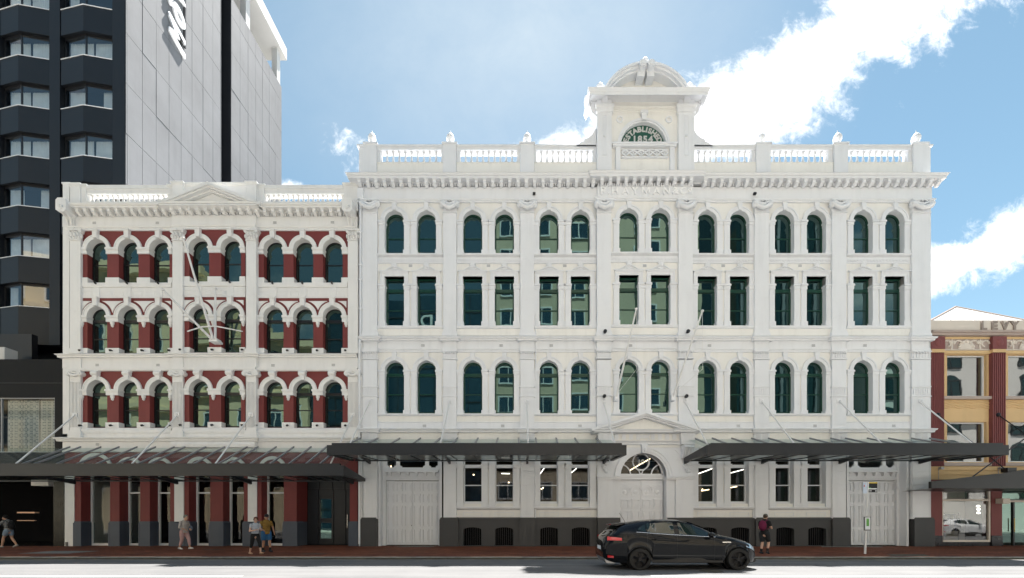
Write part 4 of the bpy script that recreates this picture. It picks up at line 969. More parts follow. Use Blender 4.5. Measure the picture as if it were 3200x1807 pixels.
# carriage doors at both ends
def carriage(pa, pb, side):
    xa, xb = wx(pa), wx(pb); yd = .55
    o0, o1 = xa + .08, xb - .08
    k = MB(); k.cell(xa - .03, xb + .03, -.02, wz(1345), o0, o1, 0, wz(1400), 0, 0, yd + .1); part('door_recess', k, 'white', WB)
    k = MB()
    for a0, a1 in ((o0, o0 + .14), (o1 - .14, o1)): k.box(a0, a1, yd - .12, yd + .1, .0, wz(1400))
    part('door_frame', k, 'white', WB)
    d0, d1 = o0 + .14, o1 - .14; zt = wz(1502, yd); w = (d1 - d0) / 2
    k = MB(); k.box(d0, d1, yd - .10, yd + .1, zt, zt + .12); k.box(d0, d1, yd - .16, yd + .1, zt + .12, zt + .2); k.box(d0, d1, yd - .05, yd + .1, zt + .2, zt + .42); k.box(d0, d1, yd - .30, yd + .1, zt + .42, zt + .50); k.box(d0, d1, yd - .26, yd + .1, zt + .50, zt + .55); lin = part('lintel', k, 'white', WB)
    for j in range(6):
        k = MB(); xx = d0 + (j + .5) * (d1 - d0) / 6; k.box(xx - .08, xx + .08, yd - .24, yd - .05, zt + .30, zt + .42); k.box(xx - .06, xx + .06, yd - .16, yd - .05, zt + .24, zt + .30); part('bracket', k, 'white', lin)
    zl = zt + .55; zu = wz(1400); tot = d1 - d0
    lights = ((0.02, .19), (.26, .74), (.81, .98))
    fr = MB(); cuts = [0.0, .02, .19, .26, .74, .81, .98, 1.0]
    fr.box(d0, d1, yd - .06, yd + .02, zl, zl + .14); fr.box(d0, d1, yd - .06, yd + .02, zu - .1, zu)
    for u0, u1 in ((0, .02), (.19, .26), (.74, .81), (.98, 1.0)): fr.box(d0 + u0 * tot, d0 + u1 * tot, yd - .07, yd + .03, zl + .14, zu - .1)
    for u0, u1 in lights:
        for sx, uu in ((1, u0), (-1, u1)):
            xx = d0 + uu * tot; fr.prism([(xx, zl + .14), (xx + sx * .13, zl + .14), (xx + sx * .09, zl + .22), (xx, zl + .26)], yd - .05, yd + .02)
    o = part('transom_window', fr, 'white', WB)
    pn = MB(); pn.quad((d0, yd, zl + .1), (d1, yd, zl + .1), (d1, yd, zu - .05), (d0, yd, zu - .05)); part('pane', pn, 'pane_clear', o)
    fullh = zt - .03
    rows = [(.10, .83), (.95, 2.06), (2.20, 2.68), (2.80, 3.26)]; sc = fullh / 3.38
    pmesh = {}
    for s_ in (0, 1):
        l0 = d0 + s_ * w + .008; l1 = l0 + w - .016
        k = MB(); k.box(l0, l1, yd, yd + .07, .03, fullh); leaf = part('door_leaf', k, 'white', WB)
        cw = (l1 - l0) / 3
        for (r0, r1) in rows:
            r0 *= sc; r1 *= sc
            key = round(r1 - r0, 3)
            if key not in pmesh:
                m1 = MB(); hw = cw * .36; hh = r1 - r0; e = .035
                for (a0, a1, q0, q1) in ((-hw, hw, 0, e), (-hw, hw, hh - e, hh), (-hw, -hw + e, e, hh - e), (hw - e, hw, e, hh - e)): m1.box(a0, a1, -.05, 0, q0, q1)
                m1.box(-hw * .62, hw * .62, -.04, 0, .11, hh - .11); pmesh[key] = m1.mesh('door_panel')
            for cidx in range(3): part('door_panel', pmesh[key], 'white', leaf, (l0 + (cidx + .5) * cw, yd, r0 + .04))
        if s_ == 0: k = MB(); k.ball((l1 - .06, yd - .03, 1.06), .025, 8, 6); part('handle', k, 'black', leaf)
carriage(1184, 1379, 0); carriage(2648, 2838, 1)
# central entrance: arch, panelled doors, pediment
y = FY; ec = wx(2010.6, y); er = 72 / 60 * 1.0 * (D + y) / D; ez = wz(1489, y)
xa, xb = wx(1866, y), wx(2165, y)
k = MB(); k.cell(xa, xb, -.02, wz(1345, y), ec - er, ec + er, 0, ez, er, y, .62, 24); part('entrance_wall', k, 'white', WB)
k = MB(); k.ring(ec, ez, er, er + .10, y - .06, y + .3, n=24); k.ring(ec, ez, er + .10, er + .24, y - .10, y + .1, n=24); k.ring(ec, ez, er + .24, er + .31, y - .14, y + .05, n=24); o = part('archivolt', k, 'white', WB, smooth=25)
k = MB(); k.prism([(ec - .11, ez + er - .02), (ec + .11, ez + er - .02), (ec + .16, wz(1391, y)), (ec - .16, wz(1391, y))], y - .26, y); k.ball((ec, y - .28, ez + er + .16), (.07, .06, .13), 8, 6); part('keystone', k, 'white', o, smooth=40)
for sx in (-1, 1):
    k = MB(); a0, a1 = sorted((ec + sx * (er - .03), xa if sx < 0 else xb)); k.box(a0, a1, y - .16, y + .61, wz(1500, y), wz(1494, y)); k.box(a0 - .02, a1 + .02, y - .22, y + .61, wz(1494, y), wz(1490.5, y)); part('impost', k, 'white', WB)
    k = MB(); q0, q1 = sorted((ec + sx * (er + .42), xa if sx < 0 else xb)); k.box(q0 + .02, q1 - .02, y - .13, y, wz(1500, y) - 3.2, wz(1500, y)); part('entrance_pier', k, 'white', WB)
    k = MB(); q0, q1 = sorted((ec + sx * (er + .04), xa if sx < 0 else xb)); k.box(q0, q1, y - .19, y + .1, -.03, wz(1624)); k.prism([(q0, wz(1624)), (q1, wz(1624)), (q1, wz(1618)), (q0, wz(1618))], y - .16, y + .1); part('plinth_block', k, 'charcoal', WB)
    # console brackets carrying the pediment
    cx = wx(1889 if sx < 0 else 2144, y); k = MB(); zc0, zc1 = wz(1432, y - .3), wz(1391, y - .3)
    k.prism([(y, zc0), (y - .12, zc0), (y - .22, zc0 + .12), (y - .28, zc1 - .28), (y - .44, zc1 - .12), (y - .44, zc1), (y, zc1)], cx - .27, cx + .27, 'x')
    for j in (-1, 0, 1): k.tube([(cx + j * .18, y - .16, zc0 + .05), (cx + j * .18, y - .27, zc0 + .2), (cx + j * .18, y - .33, zc1 - .26), (cx + j * .18, y - .47, zc1 - .10)], .055, 7)
    part('console_bracket', k, 'white', WB, smooth=40)
    k = MB(); k.box(cx - .36, cx + .36, y - .30, y, wz(1391, y), wz(1352, y))
    for j in range(9): xx = cx - .30 + j * .075; k.box(xx - .018, xx + .018, y - .325, y - .30, wz(1385, y), wz(1358, y))
    part('fluted_block', k, 'white', WB)
    k = MB(); k.prism([(ec + sx * 1.62, wz(1406, y)), (ec + sx * 2.05, wz(1406, y)), (ec + sx * 2.05, wz(1432, y)), (ec + sx * 1.92, wz(1424, y))], y - .03, y); part('spandrel_panel', k, 'white', WB)
    cx2 = wx(1889 if sx < 0 else 2144, y); k = MB()
    for j in range(5): k.ball((cx2 + .1 * math.sin(j * 2.1), y - .05, wz(1440, y) - .14 * j), (.12, .05, .10), 8, 5)
    part('carved_drop', k, 'white', WB, smooth=50)
run('entrance_entablature', 1905, 2127, [(.05, wz(1392, y)), (.10, wz(1389, y)), (.10, wz(1384, y)), (.16, wz(1382, y)), (.18, wz(1379, y)), (.05, wz(1378, y))], y)
for j in range(9):
    if j == 4: continue
    k = MB(); xx = wx(1926, y) + j * (wx(2106, y) - wx(1926, y)) / 8; k.box(xx - .10, xx + .10, y - .07, y - .04, wz(1375, y), wz(1358, y)); part('frieze_panel', k, 'white', WB)
k = MB(); k.box(ec - .26, ec + .26, y - .09, y - .04, wz(1371, y), wz(1361, y)); k.box(ec - .14, ec + .14, y - .12, y - .09, wz(1368.5, y), wz(1363.5, y))
for sx in (-1, 1): k.prism([(ec + sx * .26, wz(1366, y)), (ec + sx * .34, wz(1358, y)), (ec + sx * .2, wz(1358, y))], y - .08, y - .04); k.prism([(ec + sx * .26, wz(1366, y)), (ec + sx * .34, wz(1375, y)), (ec + sx * .2, wz(1375, y))], y - .08, y - .04)
part('frieze_plaque', k, 'white', WB)
yp = y - .55; xl, xr, xm_ = wx(1850, yp), wx(2190, yp), wx(2020, yp); zb, zt = wz(1349, yp), wz(1285, yp)
k = MB(); k.prism([(xl + .5, zb + .04), (xr - .5, zb + .04), (xm_, zt - .28)], y - .1, y + .2); part('tympanum', k, 'cream', WB)
for sx, xe in ((-1, xl), (1, xr)):
    t_ = MB(); kk = (zt - zb - .16) / (xm_ - xl); sq = math.sqrt(1 + kk * kk)
    for (o0, o1, p_) in ((0, .12, .55), (.12, .18, .47), (.18, .26, .36)):
        t_.prism([(xe, zb + .16 - o0 * sq), (xm_, zt - o0 * sq), (xm_, zt - o1 * sq), (xe - sx * (0 if o1 < .13 else .3), zb + .16 - o1 * sq + (0 if o1 < .13 else .3 * kk))], y - p_, y + .2)
    part('raking_cornice', t_, 'white', WB)
for (a0, a1, pr) in ((xl + .14, wx(1935, yp), .52), (wx(2108, yp), xr - .14, .52), (wx(1935, yp) + .002, wx(2108, yp) - .002, .42)):
    k = MB(); k.band(a0, a1, [(pr - .22, zb - .02), (pr - .06, zb + .02), (pr - .06, zb + .10), (pr, zb + .12), (pr, zb + .16), (0, zb + .17)], y, False, False, .15); part('pediment_base', k, 'white', WB)
# doors and fan light
yd = y + .45; zt = wz(1500, y) + .05
k = MB(); k.box(ec - er, ec + er, yd - .1, yd + .12, zt, zt + .14); k.box(ec - er, ec + er, yd - .14, yd + .12, zt + .14, zt + .24); part('transom_bar', k, 'white', WB)
fz = zt + .24; fr_ = er - .02
fan = MB(); fan.ring(ec, fz, fr_ - .09, fr_, yd - .02, yd + .06, n=24); fan.box(ec - fr_, ec + fr_, yd - .02, yd + .06, fz, fz + .07)
fan.ring(ec, fz + .70, .40, .46, yd - .03, yd + .03, 0, 2 * math.pi, 24)
for sx in (-1, 1):
    fan.ring(ec + sx * (fr_ - .02), fz - .02, .58, .64, yd - .03, yd + .03, R(90) if sx > 0 else R(5), R(175) if sx > 0 else R(90), 14)
    fan.tube([(ec + sx * .03, yd, fz + .05), (ec + sx * .10, yd, fz + .22), (ec + sx * .26, yd, fz + .36)], .03, 6)
fo = part('fan_light', fan, 'white', WB)
pn = MB(); pn.add([(ec + (fr_ - .05) * math.cos(math.pi * i / 20), yd + .02, fz + (fr_ - .05) * math.sin(math.pi * i / 20)) for i in range(21)], [tuple(range(21))]); part('pane', pn, 'pane_clear', fo)
part('number_lettering', text_mesh('10', .36, .006, .004), 'cream', fo, (ec, yd + .005, fz + .58), rot=(R(90), 0, 0))
dwid = er - .03
for s_ in (0, 1):
    l0 = ec - dwid + s_ * dwid + .006; l1 = l0 + dwid - .012
    k = MB(); k.box(l0, l1, yd, yd + .08, .03, zt - .02); leaf = part('door_leaf', k, 'white', WB)
    for ci in range(2):
        cx = l0 + (ci + .5) * (l1 - l0) / 2; hw = (l1 - l0) * .19
        for (z0, z1, arc) in ((2.62, 2.95, True), (2.0, 2.45, False), (1.0, 1.85, False), (.2, .85, False)):
            m1 = MB(); e = .04
            if arc:
                m1.ring(cx, z1 - .05, hw - e, hw, yd - .03, yd, n=12); m1.ring(cx, z1 - .05, hw + .06, hw + .09, yd - .03, yd, n=12)
                m1.box(cx - hw, cx - hw + e, yd - .03, yd, z0, z1 - .05); m1.box(cx + hw - e, cx + hw, yd - .03, yd, z0, z1 - .05); m1.box(cx - hw + e, cx + hw - e, yd - .03, yd, z0, z0 + e); m1.ball((cx, yd - .0, z0 + .2), (hw * .5, .03, .12), 8, 6)
            else:
                for (a0, a1, q0, q1) in ((cx - hw, cx + hw, z0, z0 + e), (cx - hw, cx + hw, z1 - e, z1), (cx - hw, cx - hw + e, z0 + e, z1 - e), (cx + hw - e, cx + hw, z0 + e, z1 - e)): m1.box(a0, a1, yd - .05, yd, q0, q1)
                m1.box(cx - hw * .6, cx + hw * .6, yd - .04, yd, z0 + .1, z1 - .1)
            part('door_panel', m1, 'white', leaf)
# raised name on the frieze
M['letter_white'] = paint('bright_white_paint', (.88, .885, .90), .5, .02)
for ch, px in (('P', 1883), ('.', 1901), ('H', 1920), ('A', 1953), ('Y', 1982), ('M', 2016), ('A', 2050), ('N', 2080), ('&', 2107), ('C', 2132)):
    if ch == 'M':
        k = MB(); x_, z_, h_, w_m = wx(px, FY), wz(611.5, FY), .345, .20
        for i, (a0, a1, b0, b1) in enumerate(((-w_m, -w_m + .075, -w_m, -w_m + .075), (w_m - .075, w_m, w_m - .075, w_m))): k.prism([(x_ + a0, z_), (x_ + a1, z_), (x_ + b1, z_ + h_), (x_ + b0, z_ + h_)], FY - .145, FY - .07)
        k.prism([(x_ - w_m + .075, z_ + h_), (x_ - w_m + .075, z_ + h_ - .13), (x_, z_ + .02), (x_ + w_m - .075, z_ + h_ - .13), (x_ + w_m - .075, z_ + h_), (x_, z_ + .13)], FY - .143, FY - .07); part('name_letter', k, M['letter_white'], WB)
        continue
    part('name_letter', text_mesh(ch, .50, .045, .012), M['letter_white'], WB, (wx(px, FY), FY - .10, wz(611.5, FY)), rot=(R(90), 0, 0))
part('name_letter', text_mesh('o', .34, .04, .010), M['letter_white'], WB, (wx(2153, FY), FY - .10, wz(603.5, FY)), rot=(R(90), 0, 0))
k = MB(); k.box(wx(2147, FY), wx(2160, FY), FY - .12, FY - .08, wz(609.5, FY), wz(607, FY)); part('underline', k, 'white', WB)
# parapet
y = 0.02
PP = [(1139, 1178), (1384.6, 1426), (1626, 1669), None, None, (2362, 2407), (2604.7, 2648), (2850.5, 2897)]
fin = MB(); fin.lathe([(.14, 0), (.14, .05), (.07, .09), (.06, .14), (.13, .22), (.205, .34), (.215, .44), (.18, .56), (.11, .65), (.05, .70), (.05, .73), (.02, .80), (.006, .86)], 0, 0, 0, 14); fin = fin.mesh('finial', 60)
for pp in PP:
    if not pp: continue
    a, c = pp; b = MB(); x0, x1 = wx(a), wx(c); b.box(x0, x1, -.06, .5, wz(545), wz(453.5)); b.box(x0 - .05, x1 + .05, -.11, .55, wz(453.5), wz(448.6)); o = part('parapet_pier', b, 'white', WB)
    part('finial', fin, 'white', o, ((x0 + x1) / 2, .2, wz(448.6)))
for a, c in ((1122, 1138.6), (2897.4, 2908)):
    b = MB(); b.box(wx(a), wx(c), 0, .5, wz(545), wz(458.5)); b.box(wx(a) - (.1 if a < 1200 else 0), wx(c) + (.1 if a > 1200 else 0), -.05, .55, wz(458.5), wz(453)); part('parapet_end', b, 'white', WB)
hb = wz(467) - wz(508); bb = MB()
bb.lathe([(.085, 0), (.085, .05), (.045, .06), (.038, .10), (.068, hb * .22), (.072, hb * .28), (.045, hb * .55), (.036, hb * .78), (.06, hb * .86), (.06, hb - .05), (.09, hb - .045), (.09, hb)], 0, 0, 0, 10); bb = bb.mesh('baluster', 40)
for (a, c, o0, o1) in ((1178.5, 1384, 1187, 1380), (1426.5, 1625.5, 1435.6, 1618), (1669.5, 1866, 1674, 1855), (2166, 2361.5, 2170, 2351), (2407.5, 2604, 2406.7, 2591), (2648.5, 2850, 2650, 2841)):
    b = MB(); b.box(wx(a), wx(c), .02, .42, wz(467), wz(459)); b.box(wx(a), wx(c), -.02, .46, wz(459), wz(455)); b.box(wx(a), wx(c), -.04, .48, wz(455), wz(453.4)); part('parapet_rail', b, 'white', WB)
    b = MB(); b.box(wx(a), wx(c), 0, .44, wz(545), wz(508)); b.box(wx(a), wx(c), -.03, .47, wz(510), wz(508)); part('parapet_plinth', b, 'cream', WB)
    for q0, q1 in ((a, o0 + 1), (o1 - 1, c)): 
        if wx(q1) - wx(q0) > .05: b = MB(); b.box(wx(q0), wx(q1), .05, .40, wz(508), wz(467)); part('parapet_jamb', b, 'white', WB)
    k = round((wx(o1) - wx(o0)) / .315)
    for j in range(k + 1):
        if 0 < j < k or True: part('baluster', bb, 'white', WB, (wx(o0) + (j + .0) * (wx(o1) - wx(o0)) / k, .21, wz(508)))
# name gable
gy = FY
def gx(p): return wx(p, gy)
def gz(p): return wz(p, gy)
b = MB(); gcx = gx(2011.5); gr = 80 / 60 * .995; 
b.cell(gx(1905), gx(2123), gz(545), gz(340), gcx - 1.17, gcx + 1.17, gz(452), gz(451), 1.17, gy + .06, .30, 24); part('gable_wall', b, 'cream', WB)
b = MB(); b.box(gx(1865), gx(2167), gy + .50, gy + 1.0, gz(545), gz(300)); part('gable_back', b, 'white', WB)
b = MB(); ly = gy + .20; lun = wz(451, ly) - .17; b.prism([(gcx + 1.155 * math.cos(math.pi * i / 24), lun + 1.155 * math.sin(math.pi * i / 24)) for i in range(25)], ly, ly + .06); M['sign_green'] = paint('sign_green', (.010, .085, .058), .5, .03)
lu = part('lunette', b, 'sign_green', WB)
# lettering bent round the arch, letter by letter
word = 'ESTABLISHED'; rad = .82; a_0, a_1 = R(164), R(16)
wid = {'E': .9, 'S': .95, 'T': .95, 'A': 1.08, 'B': 1.0, 'L': .88, 'I': .5, 'H': 1.05, 'D': 1.05}
tot = sum(wid[ch] for ch in word); acc = 0
for ch in word:
    an = a_0 + (a_1 - a_0) * (acc + wid[ch] / 2) / tot; acc += wid[ch]
    part('letter', text_mesh(ch, .37, .008, .016), 'roofwhite', lu, (gcx + rad * math.cos(an), ly - .008, lun + rad * math.sin(an)), rot=(R(90), -(an - math.pi / 2), 0))
for j, ch in enumerate('1854'):
    part('letter', text_mesh(ch, .46, .008, .018), 'roofwhite', lu, (gcx - .42 + j * .28, ly - .008, lun + .27), rot=(R(90), 0, 0))
b = MB(); zs_ = gz(452); b.ring(gcx, zs_, 1.17, 1.25, gy + .0, gy + .35, n=24); b.ring(gcx, zs_, 1.25, 1.36, gy - .04, gy + .1, n=24); o = part('archivolt', b, 'white', WB, smooth=25)
b = MB(); b.prism([(gcx - .11, zs_ + 1.2), (gcx + .11, zs_ + 1.2), (gcx + .15, gz(353)), (gcx - .15, gz(353))], gy - .12, gy + .06); b.box(gcx - .19, gcx + .19, gy - .16, gy + .06, gz(360), gz(352)); part('keystone', b, 'white', o)
b = MB(); b.box(gx(1914), gx(2112), gy - .12, gy + .35, gz(462), gz(456)); b.box(gx(1910), gx(2116), gy - .16, gy + .35, gz(456), gz(451.2)); part('gable_sill', b, 'white', WB)
for p in (1931, 2100): b = MB(); b.box(gx(p - 7), gx(p + 7), gy - .06, gy + .1, gz(545), gz(462)); part('gable_post', b, 'white', WB)
b = MB(); z0, z1 = gz(492), gz(469); x0, x1 = gx(1942), gx(2088); n_ = 6; w = (x1 - x0) / n_; zm = (z0 + z1) / 2
for j in range(n_):
    xx = x0 + j * w
    for sg in (0, 1):
        b.tube([(xx + (0 if sg else w), gy - .02, zm + .04), (xx + w / 2, gy - .02, z1 - .03)], .045, 6); b.tube([(xx + (0 if sg else w), gy - .02, zm + .04), (xx + w / 2, gy - .02, z0 + .06)], .04, 6)
    b.ball((xx + w / 2, gy - .02, zm + .02), (.06, .04, .06), 6, 5)
b.box(x0, x1, gy - .04, gy + .06, z0 - .03, z0 + .03); b.box(x0, x1, gy - .04, gy + .06, z1 - .02, z1 + .02); part('lattice', b, 'white', WB)
for p in (1937, 2091): b = MB(); b.ring(gx(p), gz(372), .12, .175, gy + .0, gy + .07, 0, 2 * math.pi, 18); part('roundel', b, 'white', WB)
for sx, (p0, p1) in ((-1, (1865, 1910)), (1, (2118, 2167))):
    b = MB(); x0, x1 = gx(p0), gx(p1); xc = (x0 + x1) / 2; b.box(x0, x1, gy - .12, gy + .5, gz(545), gz(290)); o = part('gable_pier', b, 'white', WB)
    b = MB()
    for (a0, a1, d0, d1) in ((xc - .12, xc - .09, gz(492), gz(366)), (xc + .09, xc + .12, gz(492), gz(366)), (xc - .09, xc + .09, gz(492), gz(490)), (xc - .09, xc + .09, gz(368), gz(366))): b.box(a0, a1, gy - .145, gy - .12, d0, d1)
    b.ball((xc, gy - .13, gz(431)), (.08, .05, .08), 8, 6); part('pier_panel', b, 'white', o, smooth=40)
    b = MB(); b.band(x0, x1, [(.0, gz(360)), (.07, gz(358)), (.07, gz(353)), (.04, gz(352)), (.04, gz(345)), (.11, gz(342)), (.12, gz(337)), (0, gz(336))], gy - .12, back=.4); part('pier_capital', b, 'white', o)
    b = MB(); b.prism([(gy - .12, gz(333)), (gy - .2, gz(333)), (gy - .24, gz(320)), (gy - .34, gz(303)), (gy - .36, gz(293)), (gy - .12, gz(293))], xc - .15, xc + .15, 'x'); part('console_bracket', b, 'white', o)
    xe = x0 if sx < 0 else x1; b = MB(); b.prism([(xe, gz(295)), (xe + sx * .62, gz(300)), (xe + sx * .58, gz(318)), (xe + sx * .34, gz(335)), (xe + sx * .26, gz(352)), (xe + sx * .10, gz(362)), (xe, gz(366))], gy - .02, gy + .35); b.tube([(xe + sx * .40, gy - .06, gz(318)), (xe + sx * .40, gy + .38, gz(318))], .17, 12); part('side_bracket', b, 'white', o, smooth=40)
    # sweeping scroll down to the balustrade
    xe = gx(1864) if sx < 0 else gx(2168); b = MB(); pts = [(xe, gz(395)), (xe + sx * .10, gz(404)), (xe + sx * .22, gz(416)), (xe + sx * .42, gz(426)), (xe + sx * .62, gz(431)), (xe + sx * .63, gz(436)), (xe + sx * .82, gz(441)), (xe + sx * 1.0, gz(450)), (xe + sx * 1.08, gz(455)), (xe, gz(455))]
    b.prism(pts, gy + .1, gy + .4); part('side_scroll', b, 'white', WB)
    b = MB(); b.ball((gx(1877 if sx < 0 else 2159), gy + .15, gz(264)), (.19, .19, .19), 12, 9); b.box(gx(1877 if sx < 0 else 2159) - .22, gx(1877 if sx < 0 else 2159) + .22, gy - .07, gy + .4, gz(275), gz(270)); part('finial', b, 'white', WB, smooth=50)
b = MB(); b.band(gx(1905), gx(2123), [(.02, gz(352)), (.02, gz(345)), (.06, gz(344)), (.06, gz(336)), (.10, gz(334)), (.03, gz(333)), (.03, gz(314)), (.08, gz(312)), (.10, gz(306)), (.16, gz(303))], gy + .06, False, False); part('gable_entablature', b, 'cream', WB)
b = MB(); x0, x1 = gx(1868), gx(2164); cp = .58; yb_ = gy - .12
b.band(x0, x1, [(.2, gz(296)), (cp - .06, wz(293, yb_ - cp)), (cp - .06, wz(286, yb_ - cp)), (cp - .02, wz(284, yb_ - cp)), (cp + .02, wz(276, yb_ - cp)), (cp + .04, wz(274.5, yb_ - cp))], yb_, back=.9); part('gable_cornice', b, 'white', WB)
b = MB(); zt = wz(274.5, yb_ - cp); b.box(x0 - cp, x1 + cp, yb_ - cp, yb_ + .9, zt - .01, zt + .004); part('cornice_top', b, 'white', WB)
# segmental head
Rr = 146.5 / 60 * (D - .55) / D; hx = wx(2021, -.55); zc = wz(190, -.6) - Rr; ha = math.acos((132 / 60 * (D - .55) / D) / Rr)
b = MB(); b.ring(hx, zc, Rr - .20, Rr - .10, -.50, .35, ha, math.pi - ha, 28); b.ring(hx, zc, Rr - .10, Rr, -.60, .40, ha, math.pi - ha, 28); b.ring(hx, zc, Rr - .28, Rr - .20, -.36, .35, ha + .02, math.pi - ha - .02, 28); o = part('segmental_arch', b, 'white', WB, smooth=25)
b = MB(); pts = [(hx + (Rr - .15) * math.cos(ha + (math.pi - 2 * ha) * i / 24), zc + (Rr - .15) * math.sin(ha + (math.pi - 2 * ha) * i / 24)) for i in range(25)]; b.prism(pts, .05, .3); part('tympanum', b, 'cream', WB)
b = MB(); b.ring(hx, zt + .1, .36, .50, .0, .06, 0, math.pi, 14)
for sx in (-1, 1): b.ring(hx + sx * .75, zt - .30, .55, .64, .0, .06, R(25) if sx < 0 else R(60), R(120) if sx < 0 else R(155), 10)
part('carved_tracery', b, 'white', WB)
for sx in (-1, 1):
    b = MB(); xx = hx + sx * .22; zk = zc + Rr - .24
    b.prism([(xx - sx * .15, zk - .35), (xx + sx * .22, zk - .35), (xx + sx * .18, zk + .05), (xx - sx * .19, zk + .05)], -.42, .1); b.tube([(xx, -.68, zk + .06), (xx, -.30, zk + .06)], .19, 14); b.tube([(xx, -.72, zk + .06), (xx, -.68, zk + .06)], .11, 12); part('scroll_keystone', b, 'white', o, smooth=40)
b = MB(); b.ball((hx, -.25, zc + Rr + .27), (.20, .20, .22), 14, 10); b.ball((hx, -.25, zc + Rr + .04), (.26, .2, .10), 12, 6); b.ball((hx, -.25, zc + Rr + .50), (.07, .07, .06), 8, 6); part('finial', b, 'white', o, smooth=60)
# floodlights, brackets, pipes
for px, py, y in ((1669, 608, -.09), (2357, 608, -.09)): b = MB(); b.box(wx(px, y) - .07, wx(px, y) + .07, y - .10, y, wz(py, y) - .05, wz(py, y) + .05); part('floodlight', b, 'black', WB)
for px, py in ((1889.5, 1039.5), (2147, 1039.5), (1887, 1241), (2142, 1241)):
    y = FY - .15 - .06; b = MB(); b.tube([(wx(px, y), y, wz(py, y)), (wx(px, y), y - .14, wz(py, y)), (wx(px, y), y - .2, wz(py, y) + .02)], [.06, .095, .085], 10); part('floodlight', b, 'black', WB, smooth=50)
for px in (1891, 2149): b = MB(); b.box(wx(px, -.5) - .11, wx(px, -.5) + .11, -.5, -.35, wz(531.5, -.62), wz(531.5, -.62) + .07); part('floodlight', b, 'black', WB)
def pipe(pts, r=.045, mat='white', nm='downpipe', clips=()):
    b = MB(); b.tube(pts, r, 8)
    o = part(nm, b, mat, WB, smooth=50)
    for c_ in clips: b = MB(); b.box(c_[0] - .09, c_[0] + .09, c_[1] - .06, c_[1] + .06, c_[2] - .03, c_[2] + .03); part('pipe_clip', b, mat, o)
xg = wx(1126, -.2); 
pipe([(xg, -.16, wz(600)), (xg, -.16, wz(1060)), (xg + .02, -.34, wz(1072)), (xg - .05, -.2, wz(1110)), (xg - .05, -.2, wz(1700))], .055, clips=[(xg, -.16, wz(p)) for p in (733, 834, 880, 970)])
pipe([(wx(1134, -.2) - .03, -.12, wz(690)), (wx(1134, -.2) - .03, -.12, wz(1040))], .04)
b = MB(); b.box(xg - .14, xg + .16, -.26, .0, wz(632), wz(600)); part('rainwater_head', b, 'white', WB)
for px, t0, t1 in ((1674, 985, 1192), (1672.5, 1445, 1700), (2354, 1445, 1700), (2357, 700, 1330)):
    yq = -.06; pipe([(wx(px, yq), yq, wz(t0)), (wx(px, yq), yq, wz(t1))], .035)
# body behind: roof, sides
b = MB(); zr = wz(538); yb0 = .42
b.quad((WL, yb0, zr - .6), (WR, yb0, zr - .6), (WR, 20, zr - .6), (WL, 20, zr - .6)); b.quad((WL, 20, 0), (WR, 20, 0), (WR, 20, zr), (WL, 20, zr)); b.quad((WL, .0, 0), (WL, 20, 0), (WL, 20, zr), (WL, .0, zr)); b.quad((WR, .0, 0), (WR, 20, 0), (WR, 20, zr), (WR, .0, zr))
b.quad((WL, yb0, wz(1390)), (WR, yb0, wz(1390)), (WR, yb0, zr), (WL, yb0, zr)); part('body', b, 'white', WB)
b = MB(); b.box(WR - .06, WR, -.02, .4, 0, wz(545)); b.box(WL, wx(1134), -.02, .4, 0, wz(545)); part('corner_strip', b, 'white', WB)
# lit rooms behind the ground floor windows
b = MB(); b.box(WL + .1, WR - .1, 6.0, 6.1, 0, 5.2); b.box(WL + .1, WR - .1, .75, 6.0, -.03, .004); b.box(WL + .1, WR - .1, .75, 6.0, wz(1392), wz(1391)); part('ground_room', b, 'room', WB)
for px in (1400, 1866, 2170, 2630): b = MB(); b.box(wx(px), wx(px) + .1, .72, 6, 0, 5.0); part('room_wall', b, 'room', WB)
for (px, py, dpt, ln, an, m_) in ((1690, 1478, 1.5, .9, 55, 'cool_lamp'), (1785, 1478, 1.5, .8, 40, 'cool_lamp'), (2000, 1452, 2.0, 1.4, 30, 'warm_lamp'), (2190, 1478, 1.4, 1.5, 20, 'cool_lamp'), (2300, 1474, 2.4, 1.2, 15, 'cool_lamp'), (2205, 1532, 3.0, .5, 10, 'warm_lamp'), (2290, 1523, 3.0, .6, 10, 'warm_lamp'), (1580, 1480, 3, .5, 0, 'cool_lamp')):
    x, z = wx(px, dpt), wz(py, dpt); c_, s_ = math.cos(R(an)) * ln / 2, math.sin(R(an)) * ln / 2
    b = MB(); b.tube([(x - c_, dpt, z - s_), (x + c_, dpt + .1, z + s_)], .022, 6); part('strip_lamp', b, m_, WB)
for (px, py, dpt) in ((1480, 1484, 1.2), (1692, 1528, 2.5), (1697, 1525, 2.8), (1222, 1458, 1.5), (2195, 1530, 2.2), (1590, 1508, 3)):
    b = MB(); b.ball((wx(px, dpt), dpt, wz(py, dpt)), .04, 8, 6); part('bulb_lamp', b, 'warm_lamp', WB)
